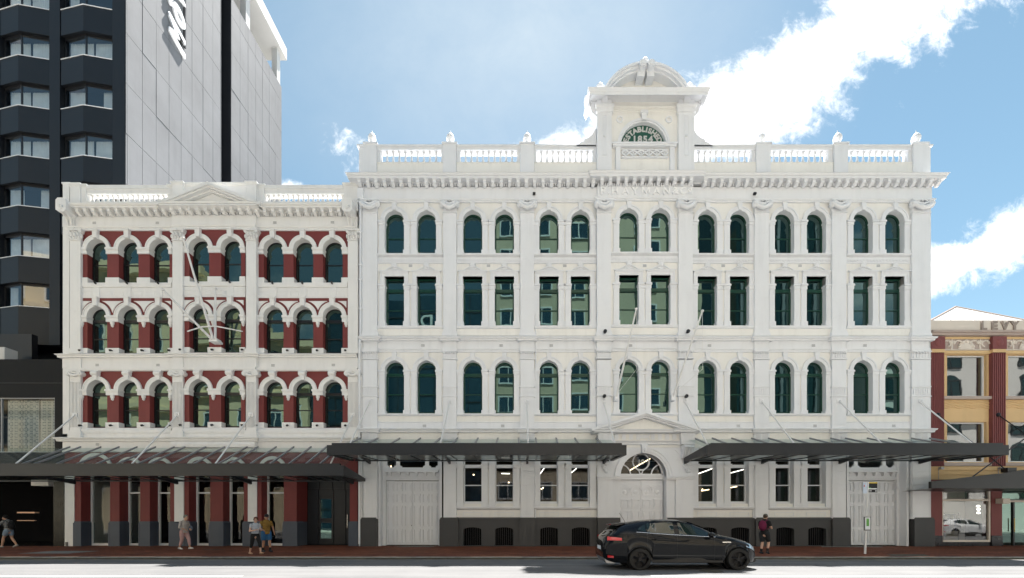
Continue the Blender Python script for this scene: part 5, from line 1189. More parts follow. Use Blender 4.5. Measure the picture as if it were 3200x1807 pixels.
# ------------------------------------------------------------------ glass canopies
def canopy(name, label, xw0, xw1, yf, zt, zb, zwall, zsoff, rods, rafters, left_ret, right_ret, over_l=0, over_r=0):
    """fascia beam at yf, glass roof falling from the wall to it, thin framed soffit, white hanger rods"""
    t = thing(name, label, 'canopy', ((xw0 + xw1) / 2, yf / 2, zb), 'glass canopies over the footpath')
    b = MB(); b.box(xw0, xw1, yf, yf + .16, zb, zt - .10); b.box(xw0 + .2 * (not left_ret or True), xw1 - .2, yf + .05, yf + .25, zt - .10, zt); part('fascia', b, 'steel_dark', t)
    for on, xx in ((left_ret, xw0), (right_ret, xw1 - .16)):
        if on:
            b = MB(); b.prism([(yf + .165, zb), (-.3, zsoff - .02), (-.3, zsoff + .14), (yf + .165, zt - .10)], xx, xx + .16, 'x'); part('side_fascia', b, 'steel_dark', t)
    zf = zt - .22; y0 = -.28; y1 = yf + .25
    b = MB(); b.quad((xw0 + .15, y0, zwall), (xw1 - .15, y0, zwall), (xw1 - .15, y1, zf), (xw0 + .15, y1, zf)); part('roof_glass', b, 'canopy_glass', t)
    b = MB(); b.box(-.04, .04, 0, .001, 0, .001)
    L = math.hypot(y1 - y0, zf - zwall); an = math.atan2(zf - zwall, -(y1 - y0))
    rb = MB(); rb.prism([(y0, zwall + .01), (y1, zf + .01), (y1, zf + .09), (y0, zwall + .09)], -.035, .035, 'x'); rm = rb.mesh('rafter')
    sb = MB(); sb.prism([(y0, zsoff), (y1 - .1, zb + .03), (y1 - .1, zb + .07), (y0, zsoff + .04)], -.02, .02, 'x'); sm = sb.mesh('soffit_bar')
    for xx in rafters:
        part('rafter', rm, 'steel_grey', t, (xx, 0, 0)); part('soffit_bar', sm, 'steel_dark', t, (xx, 0, 0))
    b = MB(); b.quad((xw0 + .16, y0, zsoff + .05), (xw1 - .16, y0, zsoff + .05), (xw1 - .16, y1 - .1, zb + .08), (xw0 + .16, y1 - .1, zb + .08)); part('soffit_glass', b, 'soffit_glass' if zb > 4 else 'canopy_glass', t)
    b = MB(); b.box(xw0 + .2, xw1 - .2, y0 + .02, y0 + .08, zsoff - .02, zsoff + .04); part('wall_rail', b, 'steel_dark', t)
    for (rx, rz) in rods:
        ry_ = yf + .22; b = MB(); b.tube([(rx, -.22, rz), (rx, ry_, zt - .02)], .035, 8); part('tie_rod', b, 'rod', t, smooth=60)
        b = MB(); b.prism([(-.2, zsoff - .16), (-.2, zsoff + .10), (-1.5, zsoff + .10), (-1.5, zsoff + .02)], rx - .05, rx + .05, 'x'); part('bracket_arm', b, 'steel_dark', t)
    return t
yf = -3.0
fx = lambda p: wx(p, yf)
zr_red = wz(1299, -.2); zr_w = wz(1256, -.2)
RT = [wx(p, -.28) for p in (218, 252, 315, 372, 428, 486, 544, 578, 643, 702, 772, 806, 863, 918, 972, 1020, 1060)]
canopy('glass_canopy', 'lowest glass canopy with dark fascia along the red and white building', -27.0, fx(1073), yf, wz(1448, yf), wz(1487, yf), wz(1400, -.28), wz(1504, -.28),
       [(wx(234.5, -.2), zr_red), (wx(554.5, -.2), zr_red), (wx(784.5, -.2), zr_red), (wx(1102.5, -.2), zr_red)], RT, False, True)
R2 = [wx(p, -.28) for p in (1127, 1181, 1249, 1314, 1376, 1430, 1494, 1556, 1621, 1674, 1737, 1796, 1862)]
canopy('glass_canopy', 'dark fascia glass canopy on the white building left of the arched entrance', fx(1021), fx(1958), yf, wz(1384, yf), wz(1422, yf), wz(1373, -.28), wz(1440, -.28),
       [(wx(1156, -.2), zr_w), (wx(1405.5, -.2), zr_w), (wx(1647.5, -.2), zr_w), (wx(1887.5, -.3), zr_w)], R2, True, True)
R3 = [wx(p, -.28) for p in (2170, 2226, 2287, 2349, 2402, 2468, 2531, 2596, 2643, 2711, 2777, 2849, 2905)]
canopy('glass_canopy', 'dark fascia glass canopy on the white building right of the arched entrance', fx(2210), fx(3153), yf, wz(1384, yf), wz(1422, yf), wz(1373, -.28), wz(1440, -.28),
       [(wx(2143, -.3), zr_w), (wx(2381, -.2), zr_w), (wx(2623, -.2), zr_w), (wx(2873, -.2), zr_w)], R3, True, True)

# ------------------------------------------------------------------ flagpoles
def flagpole(label, p0, p1, r0, r1, group):
    t = thing('flagpole', label, 'flagpole', p0, group); a, c = Vector(p0), Vector(p1)
    b = MB(); b.tube([a, a.lerp(c, .5), c], [r0, (r0 + r1) / 2, r1], 10); part('pole', b, 'rod', t, smooth=60)
    b = MB(); b.ball(c, (.075, .075, .06), 10, 7); part('truck', b, 'rod', t, smooth=60)
    b = MB(); b.box(a.x - .09, a.x + .09, a.y - .06, a.y + .25, a.z - .16, a.z + .10); part('wall_bracket', b, 'white', t)
    b = MB(); b.tube([c + Vector((0, 0, -.05)), (c.x + .02, c.y + .02, a.z + .9), (a.x + .10, a.y - .05, a.z + .25)], .008, 5); part('halyard', b, 'rod', t)
yt = -2.0
flagpole('white flagpole leaning out beside the window left of the entrance gable', (wx(1924, -.3), -.42, wz(1243, -.4)), (wx(1988.5, yt), yt, wz(966, yt)), .055, .035, 'flagpoles over the entrance')
flagpole('white flagpole leaning out over the pilaster right of the entrance gable', (wx(2100, -.3), -.42, wz(1243, -.4)), (wx(2195, yt), yt, wz(972, yt)), .055, .035, 'flagpoles over the entrance')
t = thing('flagpole', 'cluster of three white flagpoles with a cross spar on the red building', 'flagpole', (wx(671, -.4), -.3, wz(1070, -.4)))
bx0 = wx(671, -.4); bz0 = wz(1066, -.4)
b = MB(); b.box(bx0 - .21, bx0 + .21, -.52, -.10, bz0 - .07, bz0 + .03); b.box(bx0 - .14, bx0 + .14, -.44, -.10, bz0 + .03, bz0 + .12); part('wall_bracket', b, 'rwhite', t)
for (px, py, yy) in ((509, 906, -2.0), (573, 745, -2.1), (673, 902, -.42)):
    a = Vector((bx0 + (px - 640) * .0012, -.42, bz0 + .1)); c = Vector((wx(px, yy), yy, wz(py, yy)))
    b = MB(); b.tube([a, a.lerp(c, .5), c], [.065, .055, .04], 10); o = part('pole', b, 'rod', t, smooth=60)
    b = MB(); b.ball(c, (.085, .085, .06), 10, 7); part('truck', b, 'rod', o, smooth=60)
b = MB(); b.tube([(wx(585, -1.0), -1.0, wz(1036, -1)), (wx(635, -.8), -.9, wz(1022, -.9)), (wx(680, -.7), -.85, wz(1021, -.8)), (wx(762, -.9), -1.0, wz(1036, -1))], [.03, .035, .035, .025], 8); part('cross_spar', b, 'rod', t)

# ------------------------------------------------------------------ yellow and red shop building, right
M['ochre'] = paint('ochre_plaster', (.66, .455, .235), .7, .06, .9, .06, 30, streak=.06)
M['brick_red'] = paint('brick_red_plaster', (.20, .060, .058), .65, .08, .9, .06, 30)
M['stone'] = paint('pale_stone_paint', (.68, .61, .54), .6, .04)
M['mauve'] = paint('mauve_trim', (.42, .34, .30), .6, .05)
M['lettering'] = paint('taupe_lettering', (.30, .245, .21), .6, .05)
M['marble'] = paint('dark_marble', (.022, .022, .026), .15, .5, 5.0)
LB = thing('shop_building', 'ochre and brick red two storey shop building with a lettered parapet at the right edge', 'building', (27, 4, 0))
lx0, lx1 = wx(2909), wx(3700)
y = .05
b = MB(); b.box(lx0, lx1, y, y + .5, wz(1033), wz(1000)); part('parapet', b, 'stone', LB)
for ch, px in (('L', 3075), ('E', 3109), ('V', 3142), ('Y', 3172)): part('letter', text_mesh(ch, .62, .03, .03), 'lettering', LB, (wx(px), y - .02, wz(1030)), rot=(R(90), 0, 0))
b = MB(); b.band(lx0, lx1, [(.0, wz(1050)), (.10, wz(1048)), (.10, wz(1042)), (.16, wz(1040)), (.16, wz(1034)), (0, wz(1032.5))], y, False, False); part('cornice', b, 'mauve', LB)
wallp = MB()
bayL = [(2948, 3100), (3140, 3292), (3332, 3484), (3524, 3676)]
fm, pm = window_meshes(2.08, wz(1106) - wz(1236), 0, .06, .1, None, None, .05, .06)
fm2, pm2 = window_meshes(2.08, wz(1317) - wz(1443), 0, .06, .1, None, None, .05, .06)
M['pane_levy'] = glass_dark('shop_upper_glass', (.02, .025, .025), 2.3, .02, 1.2)
sw = []
for bi, (a, c) in enumerate(bayL):
    x0, x1 = wx(a), wx(c); cx = x0 + (wx(3031) - wx(2948)) * 1.0
    wallp.cell(x0 - .01, x1 + .01, wz(1290), wz(1050), cx - 1.04, cx + 1.04, wz(1236), wz(1106), 0, y + .10, .25); wallp.cell(x0 - .01, x1 + .01, wz(1530), wz(1290), cx - 1.04, cx + 1.04, wz(1443), wz(1317), 0, y + .10, .25)
    put_window(LB, fm, pm, (cx, y + .24, wz(1236)), 'white', 'pane_levy', .006); put_window(LB, fm2, pm2, (cx, y + .24, wz(1443)), 'white', 'pane_levy', .006)
    for (z0, z1) in ((1247, 1238), (1456, 1446)): b = MB(); b.box(x0, x1, y - .05, y + .35, wz(z0), wz(z1)); part('sill', b, 'mauve', LB)
    for k, py in enumerate((1254, 1263, 1270)):
        b = MB(); n_ = 14; b.tube([(x0 + (x1 - x0) * i / n_, y + .09, wz(py + (3.5 if i % 4 in (1, 2) else 0))) for i in range(n_ + 1)], .028, 6); part('wavy_moulding', b, 'ochre', LB)
    # carved panel of scrolls
    b = MB(); b.box(x0 + .03, x1 - .03, y + .05, y + .1, wz(1092), wz(1058)); o = part('carved_panel', b, 'mauve', LB)
    b = MB(); zb, zt = wz(1090), wz(1060); w = x1 - x0; cxp = (x0 + x1) / 2; h = zt - zb
    for sx in (-1, 1):
        for q0 in (.32, .80):
            b.tube([(cxp + sx * w / 2 * (q0 + .16 * math.cos(t_)), y + .03, zb + h * (.55 + .38 * math.sin(t_) * (1 - .05 * t_))) for t_ in [i * .55 for i in range(9)]], .045, 6)
        b.ball((cxp + sx * w * .29, y + .03, zb + h * .75), (.06, .04, .16), 8, 6); b.ball((cxp + sx * w * .25, y + .03, zb + h * .72), (.05, .04, .12), 8, 6); b.ball((cxp + sx * w * .33, y + .03, zb + h * .72), (.05, .04, .12), 8, 6); b.box(cxp + sx * w * .29 - .04, cxp + sx * w * .29 + .04, y + .02, y + .05, zb, zb + h * .6)
    b.prism([(cxp + .42 * math.cos(math.pi * i / 12), zb + .48 * math.sin(math.pi * i / 12)) for i in range(13)], y, y + .05)
    for i in range(5): an = R(20 + 35 * i); b.ball((cxp + .36 * math.cos(an), y, zb + .42 * math.sin(an)), (.09, .04, .09), 8, 5)
    b.box(x0 + .03, x1 - .03, y + .02, y + .05, wz(1093), wz(1090.5)); part('scrollwork', b, 'stone', o, smooth=50)
    b = MB(); b.box(x0, x1, y + .02, y + .1, wz(1104), wz(1094)); b.box(x0, x1, y + .02, y + .1, wz(1058), wz(1051)); part('band', b, 'ochre', LB)
part('wall', wallp, 'ochre', LB)
for (a, c) in ((2908.5, 2948), (3100, 3140), (3292, 3332), (3484, 3524), (3676, 3700)):
    x0, x1 = wx(a), wx(c); w = x1 - x0
    b = MB(); b.box(x0, x1, y - .06, y + .2, wz(1457), wz(1103)); k = 6; s_ = w / (2 * k + 1)
    for j in range(k + 1): b.box(x0 + 2 * j * s_, x0 + (2 * j + 1) * s_, y - .10, y - .06, wz(1457), wz(1103))
    o = part('pilaster', b, 'brick_red', LB)
    b = MB(); b.box(x0 - .03, x1 + .03, y - .12, y + .2, wz(1092), wz(1053)); b.ball(((x0 + x1) / 2, y - .12, wz(1072)), (.2, .05, .22), 10, 6); part('capital', b, 'brick_red', o, smooth=40)
    b = MB(); b.box(x0 - .01, x1 + .01, y - .11, y + .2, wz(1102.5), wz(1092.5)); part('collar', b, 'ochre', o)
b = MB(); b.box(lx0, lx1, y - .06, y + .3, wz(1499), wz(1458)); b.box(lx0, lx1, y - .09, y + .3, wz(1470), wz(1467)); b.box(lx0, lx1, y - .09, y + .3, wz(1484), wz(1481)); part('fascia', b, 'ochre', LB)
# shop front
for (a, c) in ((2908.5, 2946), (3099, 3133), (3292, 3332), (3484, 3524)):
    b = MB(); b.box(wx(a), wx(c), y - .03, y + .4, .55, wz(1499)); part('shop_pier', b, 'brick_red', LB); b = MB(); b.box(wx(a), wx(c), y - .06, y + .4, -.02, .55); part('pier_base', b, 'marble', LB)
b = MB(); b.box(wx(2946), wx(3099), y, y + .35, -.02, wz(1694)); part('stall_riser', b, 'marble', LB)
b = MB(); b.box(wx(2946), wx(3700), y + .0, y + .35, wz(1530), wz(1499)); part('shop_lintel', b, 'brick_red', LB)
x0, x1, z0, z1 = wx(2946), wx(3098), wz(1694), wz(1530); f = MB()
for a0, a1 in ((x0, x0 + .06), (x1 - .09, x1)): f.box(a0, a1, y - .01, y + .1, z0, z1)
f.box(x0 + .06, x1 - .09, y - .02, y + .12, z0, z0 + .1); f.box(x0 + .06, x1 - .09, y - .01, y + .1, wz(1566), wz(1560)); f.box(x0 + .06, x1 - .09, y - .01, y + .1, z1 - .05, z1)
w_ = part('shop_window', f, 'stone', LB); p = MB(); p.quad((x0, y + .06, z0), (x1, y + .06, z0), (x1, y + .06, z1), (x0, y + .06, z1)); part('pane', p, M['pane_shop'] if 'pane_shop' in M else glass_clear('shop_glass', (.72, .76, .76), refl=.16), w_)
x0, x1 = wx(3133), wx(3292); f = MB()
for xx in (x0, x0 + .85, x0 + 1.7, x1 - .08): f.box(xx, xx + .08, y + .2, y + .3, 0, wz(1562))
f.box(x0, x1, y + .2, y + .32, wz(1566), wz(1560)); w_ = part('shop_door', f, 'black', LB); p = MB(); p.quad((x0, y + .26, .05), (x1, y + .26, .05), (x1, y + .26, wz(1533)), (x0, y + .26, wz(1533))); part('pane', p, 'pane_black', w_)
b = MB(); b.tube([(x0 + .82, y + .12, .75), (x0 + .82, y + .12, 1.45)], .02, 8); part('handle', b, paint('brass', (.6, .38, .12), .3, .02, metal=1.0), w_)
b = MB(); b.box(wx(3133), wx(3292), y + .1, y + .3, wz(1569), wz(1563)); b.box(wx(3111), wx(3132), y - .4, y - .05, wz(1575), wz(1559)); part('light_box', b, 'stone', LB)
b = MB(); b.box(lx0 + .2, lx1, 4.0, 4.1, 0, 4); b.box(lx0 + .2, lx1, .5, 4, -.03, .004); b.box(lx0 + .2, lx1, .5, 4, 3.6, 3.7); b.box(lx0 + .1, lx0 + .2, .5, 4, 0, 3.7); part('shop_room', b, 'room', LB)
b = MB(); b.box(wx(2950, 2.4), wx(3015, 2.4), 2.4, 2.5, 0, 3.5); part('shop_screen', b, 'stone', LB)
for (px, py) in ((3057, 1582), (3058, 1592), (3058, 1603)): b = MB(); b.ball((wx(px, 1), 1.0, wz(py, 1)), (.10, .06, .06), 8, 6); part('spot_lamp', b, 'cool_lamp', LB)
b = MB(); b.box(lx0, lx0 + .06, y - .02, 10, 0, wz(1001)); b.quad((lx0, y + .3, wz(1003)), (lx1, y + .3, wz(1003)), (lx1, 12, wz(1003)), (lx0, 12, wz(1003))); b.quad((lx0, 12, 0), (lx1, 12, 0), (lx1, 12, wz(1003)), (lx0, 12, wz(1003))); b.quad((lx0, y + .45, 4), (lx1, y + .45, 4), (lx1, y + .45, wz(1003)), (lx0, y + .45, wz(1003))); part('body', b, 'stone', LB)
for px in (2934, 3120): b = MB(); b.box(wx(px) - .08, wx(px) + .08, y - .25, y - .1, wz(1468), wz(1461)); b.tube([(wx(px) - .08, y - .12, wz(1468)), (wx(px) - .08, y - .12, wz(1499))], .012, 5); part('floodlight', b, 'steel_grey', LB)
# hipped white roof behind
ap = (wx(2985.5, 3.0), 3.0, wz(959, 3.0)); zr = wz(1003, 1.2); b = MB()
A, B_, C_, E_ = (wx(2905, 1.2), 1.2, zr), (wx(3215, 1.2), 1.2, zr), (wx(3215, 6), 6.0, zr), (wx(2905, 6), 6.0, zr)
b.add([A, B_, C_, E_, ap], [(0, 1, 4), (1, 2, 4), (2, 3, 4), (3, 0, 4)]); ro = part('roof', b, 'roofwhite', LB)
b = MB(); b.tube([A, ap], .05, 6); b.tube([B_, ap], .05, 6)
for k in (.2, .45, .7): q0 = Vector(A).lerp(Vector(B_), k); q1 = Vector(ap).lerp(Vector(B_), max(0, k - .2)); b.tube([q0, q1], .022, 5)
part('ridge', b, 'mauve', ro)
# black sloping awning on rods
t = thing('shop_awning', 'black sloping awning hung on black rods over the shop at the right edge', 'awning', (wx(3250), -1.2, 2.9))
ax0, ax1 = wx(2911, -.3), wx(3700); za, zb = wz(1528, -.5), wz(1502, -.5)
b = MB(); b.prism([(wx(2911, -1.6), wz(1505, -1.6)), (wx(3140, -1.6), wz(1478, -1.6)), (wx(3200, -1.6), wz(1468, -1.6)), (ax1, wz(1455, -1.6)), (ax1, wz(1528, -1.6)), (wx(2911, -1.6), wz(1526, -1.6))], -1.6, -1.45); part('front_panel', b, 'black', t)
b = MB(); b.add([(wx(2911, -1.6), -1.45, wz(1526, -1.6)), (ax1, -1.45, wz(1526, -1.6)), (ax1, 0, wz(1528, -1.6) - .02), (wx(2911, -1.6), 0, wz(1528, -1.6) - .02)], [(0, 1, 2, 3)]); part('soffit', b, 'black', t)
b = MB(); b.box(wx(3142, -1.4), wx(3170, -1.4), -1.5, -1.2, wz(1476, -1.4), wz(1462, -1.4)); part('rod_shoe', b, 'black', t)
for (p0, p1) in (((2928, 1297), (3145, 1470)), ((3116, 1297), (3400, 1500)), ((3300, 1297), (3040, 1490))):
    a = Vector((wx(p0[0]), y - .1, wz(p0[1]))); c = Vector((wx(p1[0], -1.4), -1.4, wz(p1[1], -1.4))); b = MB(); b.tube([a, c], .028, 6); o = part('tie_rod', b, 'black', t); b = MB(); b.ball(a, (.11, .08, .11), 8, 6); part('rod_boss', b, 'black', o)
# coats on a rail and a table in the shop window
t = thing('clothes_rail', 'rail of dark coats inside the shop window', 'clothes rail', (wx(2975, 1.2), 1.2, 0.0))
b = MB(); b.tube([(wx(2952, 1.2), 1.2, 0), (wx(2952, 1.2), 1.2, 1.75), (wx(2995, 1.2), 1.2, 1.75), (wx(2995, 1.2), 1.2, 0)], .02, 6); part('rail', b, 'chrome', t)
cols = [paint('navy_cloth', (.02, .025, .05), .9), paint('black_cloth', (.012, .012, .014), .9), paint('olive_cloth', (.05, .045, .03), .9)]
for i in range(6):
    x = wx(2957 + i * 6.5, 1.2); b = MB(); b.tube([(x, 1.2, 1.70), (x, 1.2, 1.6), (x + .01, 1.2, 1.2), (x, 1.18, .75)], [.03, .14, .15, .19], 8)
    part('coat', b, cols[i % 3], t, smooth=50)

# ------------------------------------------------------------------ bus stop
by = -3.7; bxp = wx(2703, by); bz = zpath(by)
t = thing('bus_stop_sign', 'slim white bus stop pole with a black flag and a green timetable case', 'bus stop', (bxp, by, bz))
b = MB(); b.tube([(bxp, by, bz), (bxp + .06, by, 1.40)], .045, 10); b.tube([(bxp + .06, by, 1.40), (bxp + .14, by, wz(1507, by))], .028, 10); part('pole', b, 'rod', t, smooth=60)
x0, x1, z0, z1 = wx(2713, by), wx(2741, by), wz(1539, by), wz(1507, by)
b = MB(); b.box(x0, x1, by - .012, by + .012, z0, z1); fl_ = part('flag', b, 'black', t)
b = MB(); b.box(x0, x1, by - .015, by - .0125, z1 - .055, z1); part('yellow_strip', b, paint('sign_yellow', (.55, .40, .04), .5), fl_)
b = MB(); b.box(x0 + .01, x1 - .02, by - .015, by - .0125, z0 + .13, z0 + .175); b.box(x0 + .03, x0 + .14, by - .015, by - .0125, z0 + .05, z0 + .075); b.tube([(x1 - .06, by - .016, z0 + .06), (x1 - .06, by - .012, z0 + .06)], .03, 10); part('print', b, 'white', fl_)
b = MB(); b.box(x0 + .02, x0 + .10, by - .015, by - .0125, z0 + .185, z0 + .215); part('green_mark', b, paint('sign_bright_green', (.10, .42, .10), .5), fl_)
x0, x1 = wx(2697, by), wx(2709.5, by); b = MB(); b.box(x0, x1, by - .01, by + .01, wz(1542, by), wz(1508, by)); bl = part('blade', b, paint('pale_blue_sign', (.52, .60, .72), .5), t)
b = MB(); b.box(x0 + .03, x0 + .065, by - .013, by - .0105, wz(1522, by), wz(1516, by)); part('red_mark', b, paint('sign_red', (.5, .05, .02), .5), bl)
x0, x1, z0, z1 = wx(2697, by), wx(2717.5, by), wz(1658, by), wz(1615, by)
b = MB(); b.box(x0, x1, by - .07, by - .03, z0, z1); ca = part('timetable_case', b, paint('case_grey', (.10, .10, .105), .5), t, rot=None)
b = MB(); b.box(x0 + .03, x1 - .03, by - .074, by - .0705, z0 + .04, z1 - .03); part('timetable', b, 'white', ca)
b = MB(); b.box(x0 + .085, x1 - .085, by - .077, by - .0745, z0 + .19, z1 - .08); part('green_panel', b, paint('timetable_green', (.13, .36, .08), .5), ca)
# ------------------------------------------------------------------ cars
def lerp_tab(tab, x):
    if x <= tab[0][0]: return tab[0][1]
    for (a, u), (b, v) in zip(tab, tab[1:]):
        if x <= b: t = (x - a) / (b - a); t = t * t * (3 - 2 * t) * .35 + t * .65; return u + (v - u) * t
    return tab[-1][1]
def mkpaint(name, col, rough=.10):
    m, q, p = shader(name); p.inputs['Base Color'].default_value = (*col, 1); p.inputs['Roughness'].default_value = rough
    p.inputs['Coat Weight'].default_value = 1.0; p.inputs['Coat IOR'].default_value = 1.25; p.inputs['Coat Roughness'].default_value = .02; p.inputs['Specular IOR Level'].default_value = .08
    return m
M['tyre'] = paint('tyre_rubber', (.010, .010, .010), .75, .1, 20)
M['rim'] = paint('black_alloy', (.014, .014, .016), .3, .05, metal=.6)
M['rim_light'] = paint('silver_alloy', (.45, .45, .46), .3, .05, metal=.8)
M['car_glass'] = glass_dark('car_glass', (.010, .018, .015), 1.6, .0, 2)
M['tail_red'] = paint('tail_lamp_red', (.55, .015, .02), .15, .02, coat=1.0)
M['head_clear'] = paint('headlamp_lens', (.50, .55, .60), .08, .05, metal=.7)
M['plastic'] = paint('black_plastic', (.012, .012, .013), .5, .05)
LEN = 4.57
top = [(0, .78), (.04, .92), (.10, 1.00), (.20, 1.06), (.30, 1.16), (.44, 1.28), (.56, 1.335), (.75, 1.385), (1.1, 1.438), (1.5, 1.468), (1.9, 1.475), (2.25, 1.455), (2.54, 1.40), (2.86, 1.275), (3.185, 1.12), (3.4, 1.03), (3.62, .98), (3.83, .935), (4.15, .85), (4.34, .775), (4.49, .67), (4.57, .50)]
belt = [(0, .70), (.1, .93), (.25, 1.03), (.6, 1.085), (1.0, 1.09), (1.5, 1.045), (2.2, 1.0), (3.0, .965), (3.3, .955), (3.7, .90), (4.0, .83), (4.25, .75), (4.42, .66), (4.57, .46)]
wsh = [(0, .66), (.06, .74), (.2, .82), (.5, .885), (1.0, .915), (1.8, .91), (2.6, .905), (3.3, .915), (3.8, .905), (4.15, .83), (4.38, .70), (4.5, .58), (4.57, .46)]
wtop = [(0, .55), (.2, .64), (.45, .60), (.8, .60), (1.5, .625), (2.2, .62), (2.7, .62), (3.1, .66), (3.4, .74), (3.8, .72), (4.2, .64), (4.45, .50), (4.57, .38)]
bot = [(0, .34), (.12, .26), (.3, .21), (4.2, .20), (4.45, .22), (4.57, .28)]
WR_, XR, XF = .318, 1.02, 3.86
def zlow(x):
    z = lerp_tab(bot, x)
    for c in (XR, XF):
        d = abs(x - c)
        if d < .365: z = max(z, .31 + math.sqrt(.365 ** 2 - d * d))
    return z
def section(x):
    zl, zb, zt = zlow(x), lerp_tab(belt, x), lerp_tab(top, x); zb = min(zb, zt - .03); ws, wt = lerp_tab(wsh, x), lerp_tab(wtop, x)
    dz = zb - zl
    P = [(ws - .07 if zl < .4 else ws - .015, zl), (ws - .035 if zl < .4 else ws - .004, zl + dz * .12), (ws - .028, zl + dz * .34), (ws, zl + dz * .62), (ws + .006, zl + dz * .72), (ws - .018, zl + dz * .90), (ws - .055, zb)]
    g0, g1 = (ws - .055, zb), (wt, zt - min(.05, (zt - zb) * .4))
    for t in (.33, .66): P.append((g0[0] + (g1[0] - g0[0]) * t + .012, g0[1] + (g1[1] - g0[1]) * t))
    P += [g1, (wt * .86, zt - min(.018, (zt - zb) * .2)), (wt * .45, zt), (0, zt + .004)]
    return P
def side_pt(x, t, off):
    """point on the greenhouse side, t from belt to roof rail"""
    zb, zt = lerp_tab(belt, x), lerp_tab(top, x); ws, wt = lerp_tab(wsh, x), lerp_tab(wtop, x)
    g0, g1 = (ws - .055, zb), (wt, zt - min(.05, (zt - zb) * .4))
    return (g0[0] + (g1[0] - g0[0]) * t + .012 * math.sin(math.pi * t) + off, g0[1] + (g1[1] - g0[1]) * t)
def make_car(name, label, loc, ry_, pmat, rimmat, detail=True, flip=False):
    t = thing(name, label, 'car', loc); T = BASE[t]; BASE.pop(t)
    t.rotation_euler = (0, 0, ry_)
    xs = sorted(set([LEN * i / 64 for i in range(65)] + [c + .365 * math.cos(math.pi * i / 12) for c in (XR, XF) for i in range(13)] + [.02, .06]))
    mb = MB(); rows = []
    for x in xs:
        P = section(x); rows.append([(x - LEN / 2, w, z) for w, z in P] + [(x - LEN / 2, -w, z) for w, z in reversed(P[:-1])])
    for a, b in zip(rows, rows[1:]): mb.strip(a, b)
    mb.add(rows[0], [tuple(range(len(rows[0])))]); mb.add(rows[-1], [tuple(range(len(rows[-1])))])
    body = part('body', mb, pmat, t, smooth=32)
    ub = MB(); ub.box(.25 - LEN / 2, LEN - .3 - LEN / 2, -.62, .62, .22, .62); part('underbody', ub, 'plastic', t)
    X = lambda x: x - LEN / 2
    for sy in (-1, 1):
        # glazing: rear quarter, rear door, front door
        for (x0, x1, tr0, tr1, t0a, t0b) in ((.98, 1.20, .40, .80, .22, .10), (1.24, 2.02, .82, .90, .08, .07), (2.16, 3.12, .90, .50, .07, .10)):
            g = MB(); A, B = [], []; n = 10
            for i in range(n + 1):
                u = i / n; x = x0 + (x1 - x0) * u
                hi = tr0 + (tr1 - tr0) * u
                if x0 > 2: hi = min(.90, max(.14, .90 if x < 2.5 else .90 - (x - 2.5) * .55))
                w, z = side_pt(x, t0a + (t0b - t0a) * u, .017); A.append((X(x), sy * w, z)); w, z = side_pt(x, hi, .014); B.append((X(x), sy * w, z))
            Mid = []
            for i in range(n + 1):
                u = i / n; x = x0 + (x1 - x0) * u; hi = B[i]; Mid.append(((A[i][0] + hi[0]) / 2, (A[i][1] + hi[1]) / 2 + sy * .003, (A[i][2] + hi[2]) / 2))
            g.strip(A, Mid); g.strip(Mid, B); part('side_window', g, 'car_glass', t, smooth=40)
        b = MB(); pts = []
        for i in range(20): x = .92 + (3.2 - .92) * i / 19; w, z = side_pt(x, .03, .010); pts.append((X(x), sy * w, z))
        b.tube(pts, .009, 6); part('window_trim', b, 'chrome', t)
        for (hx, hz) in ((1.37, .885), (2.32, .855)):
            w = lerp_tab(wsh, hx); b = MB(); b.tube([(X(hx - .10), sy * (w + .0), hz), (X(hx), sy * (w + .028), hz + .004), (X(hx + .10), sy * (w + .0), hz)], [.014, .017, .014], 8); part('door_handle', b, pmat, t)
        # shut lines
        for xx in (1.36 if False else 2.09, 3.16, 1.22):
            b = MB(); pts = []
            for k in range(8): 
                P = section(xx); 
            P = section(xx); st = 0 if zlow(xx) < .4 else 1
            b.tube([(X(xx + (.03 * math.sin(i) if 0 else 0)), sy * (w + .001), z) for i, (w, z) in enumerate(P[st:7])], .004, 4); part('shut_line', b, 'plastic', t)
        b = MB(); w = .86; b.ball((X(3.02), sy * 1.0, 1.03), (.10, .11, .075), 12, 8); b.tube([(X(3.05), sy * .88, .98), (X(3.03), sy * .95, 1.0)], .03, 6); part('door_mirror', b, pmat, t, smooth=60)
        # lamps
        b = MB(); A = []; B = []
        for i in range(9):
            x = .09 + .40 * i / 8; w = lerp_tab(wsh, x); zc = .915 - .02 * i / 8; hh = .055 * (1 - .35 * i / 8); A.append((X(x), sy * (w + .004 - .02), zc - hh)); B.append((X(x), sy * (w - .012), zc + hh))
        b.strip([(p[0], p[1] + sy * .022, p[2]) for p in A], [(p[0], p[1] + sy * .02, p[2]) for p in B]); part('tail_lamp', b, 'tail_red', t, smooth=40)
        b = MB(); b.box(X(.17), X(.34), sy * .70 - .06, sy * .70 + .06, .36, .43) if False else b.strip([(X(.10), sy * .77, .36), (X(.26), sy * .845, .35)], [(X(.10), sy * .785, .43), (X(.26), sy * .85, .41)]); part('reflector', b, 'tail_red', t)
        b = MB(); A = []; B = []
        for i in range(9):
            x = 4.10 + .34 * i / 8; w = lerp_tab(wsh, x); zb_ = lerp_tab(belt, x); A.append((X(x), sy * (w + .012), zb_ - .13 + .02 * i / 8)); B.append((X(x), sy * (w - .035), zb_ - .005))
        b.strip(A, B); part('headlamp', b, 'head_clear', t, smooth=40)
        b = MB(); b.box(X(3.38), X(3.62), sy * .914 - .006, sy * .914 + .006, .80, .825); part('wing_badge', b, 'chrome', t)
        b = MB(); b.prism([(X(1.30), .36), (X(3.45), .36), (X(3.40), .22), (X(1.38), .22)], min(sy * .855, sy * .875), max(sy * .855, sy * .875)); part('sill_trim', b, 'plastic', t)
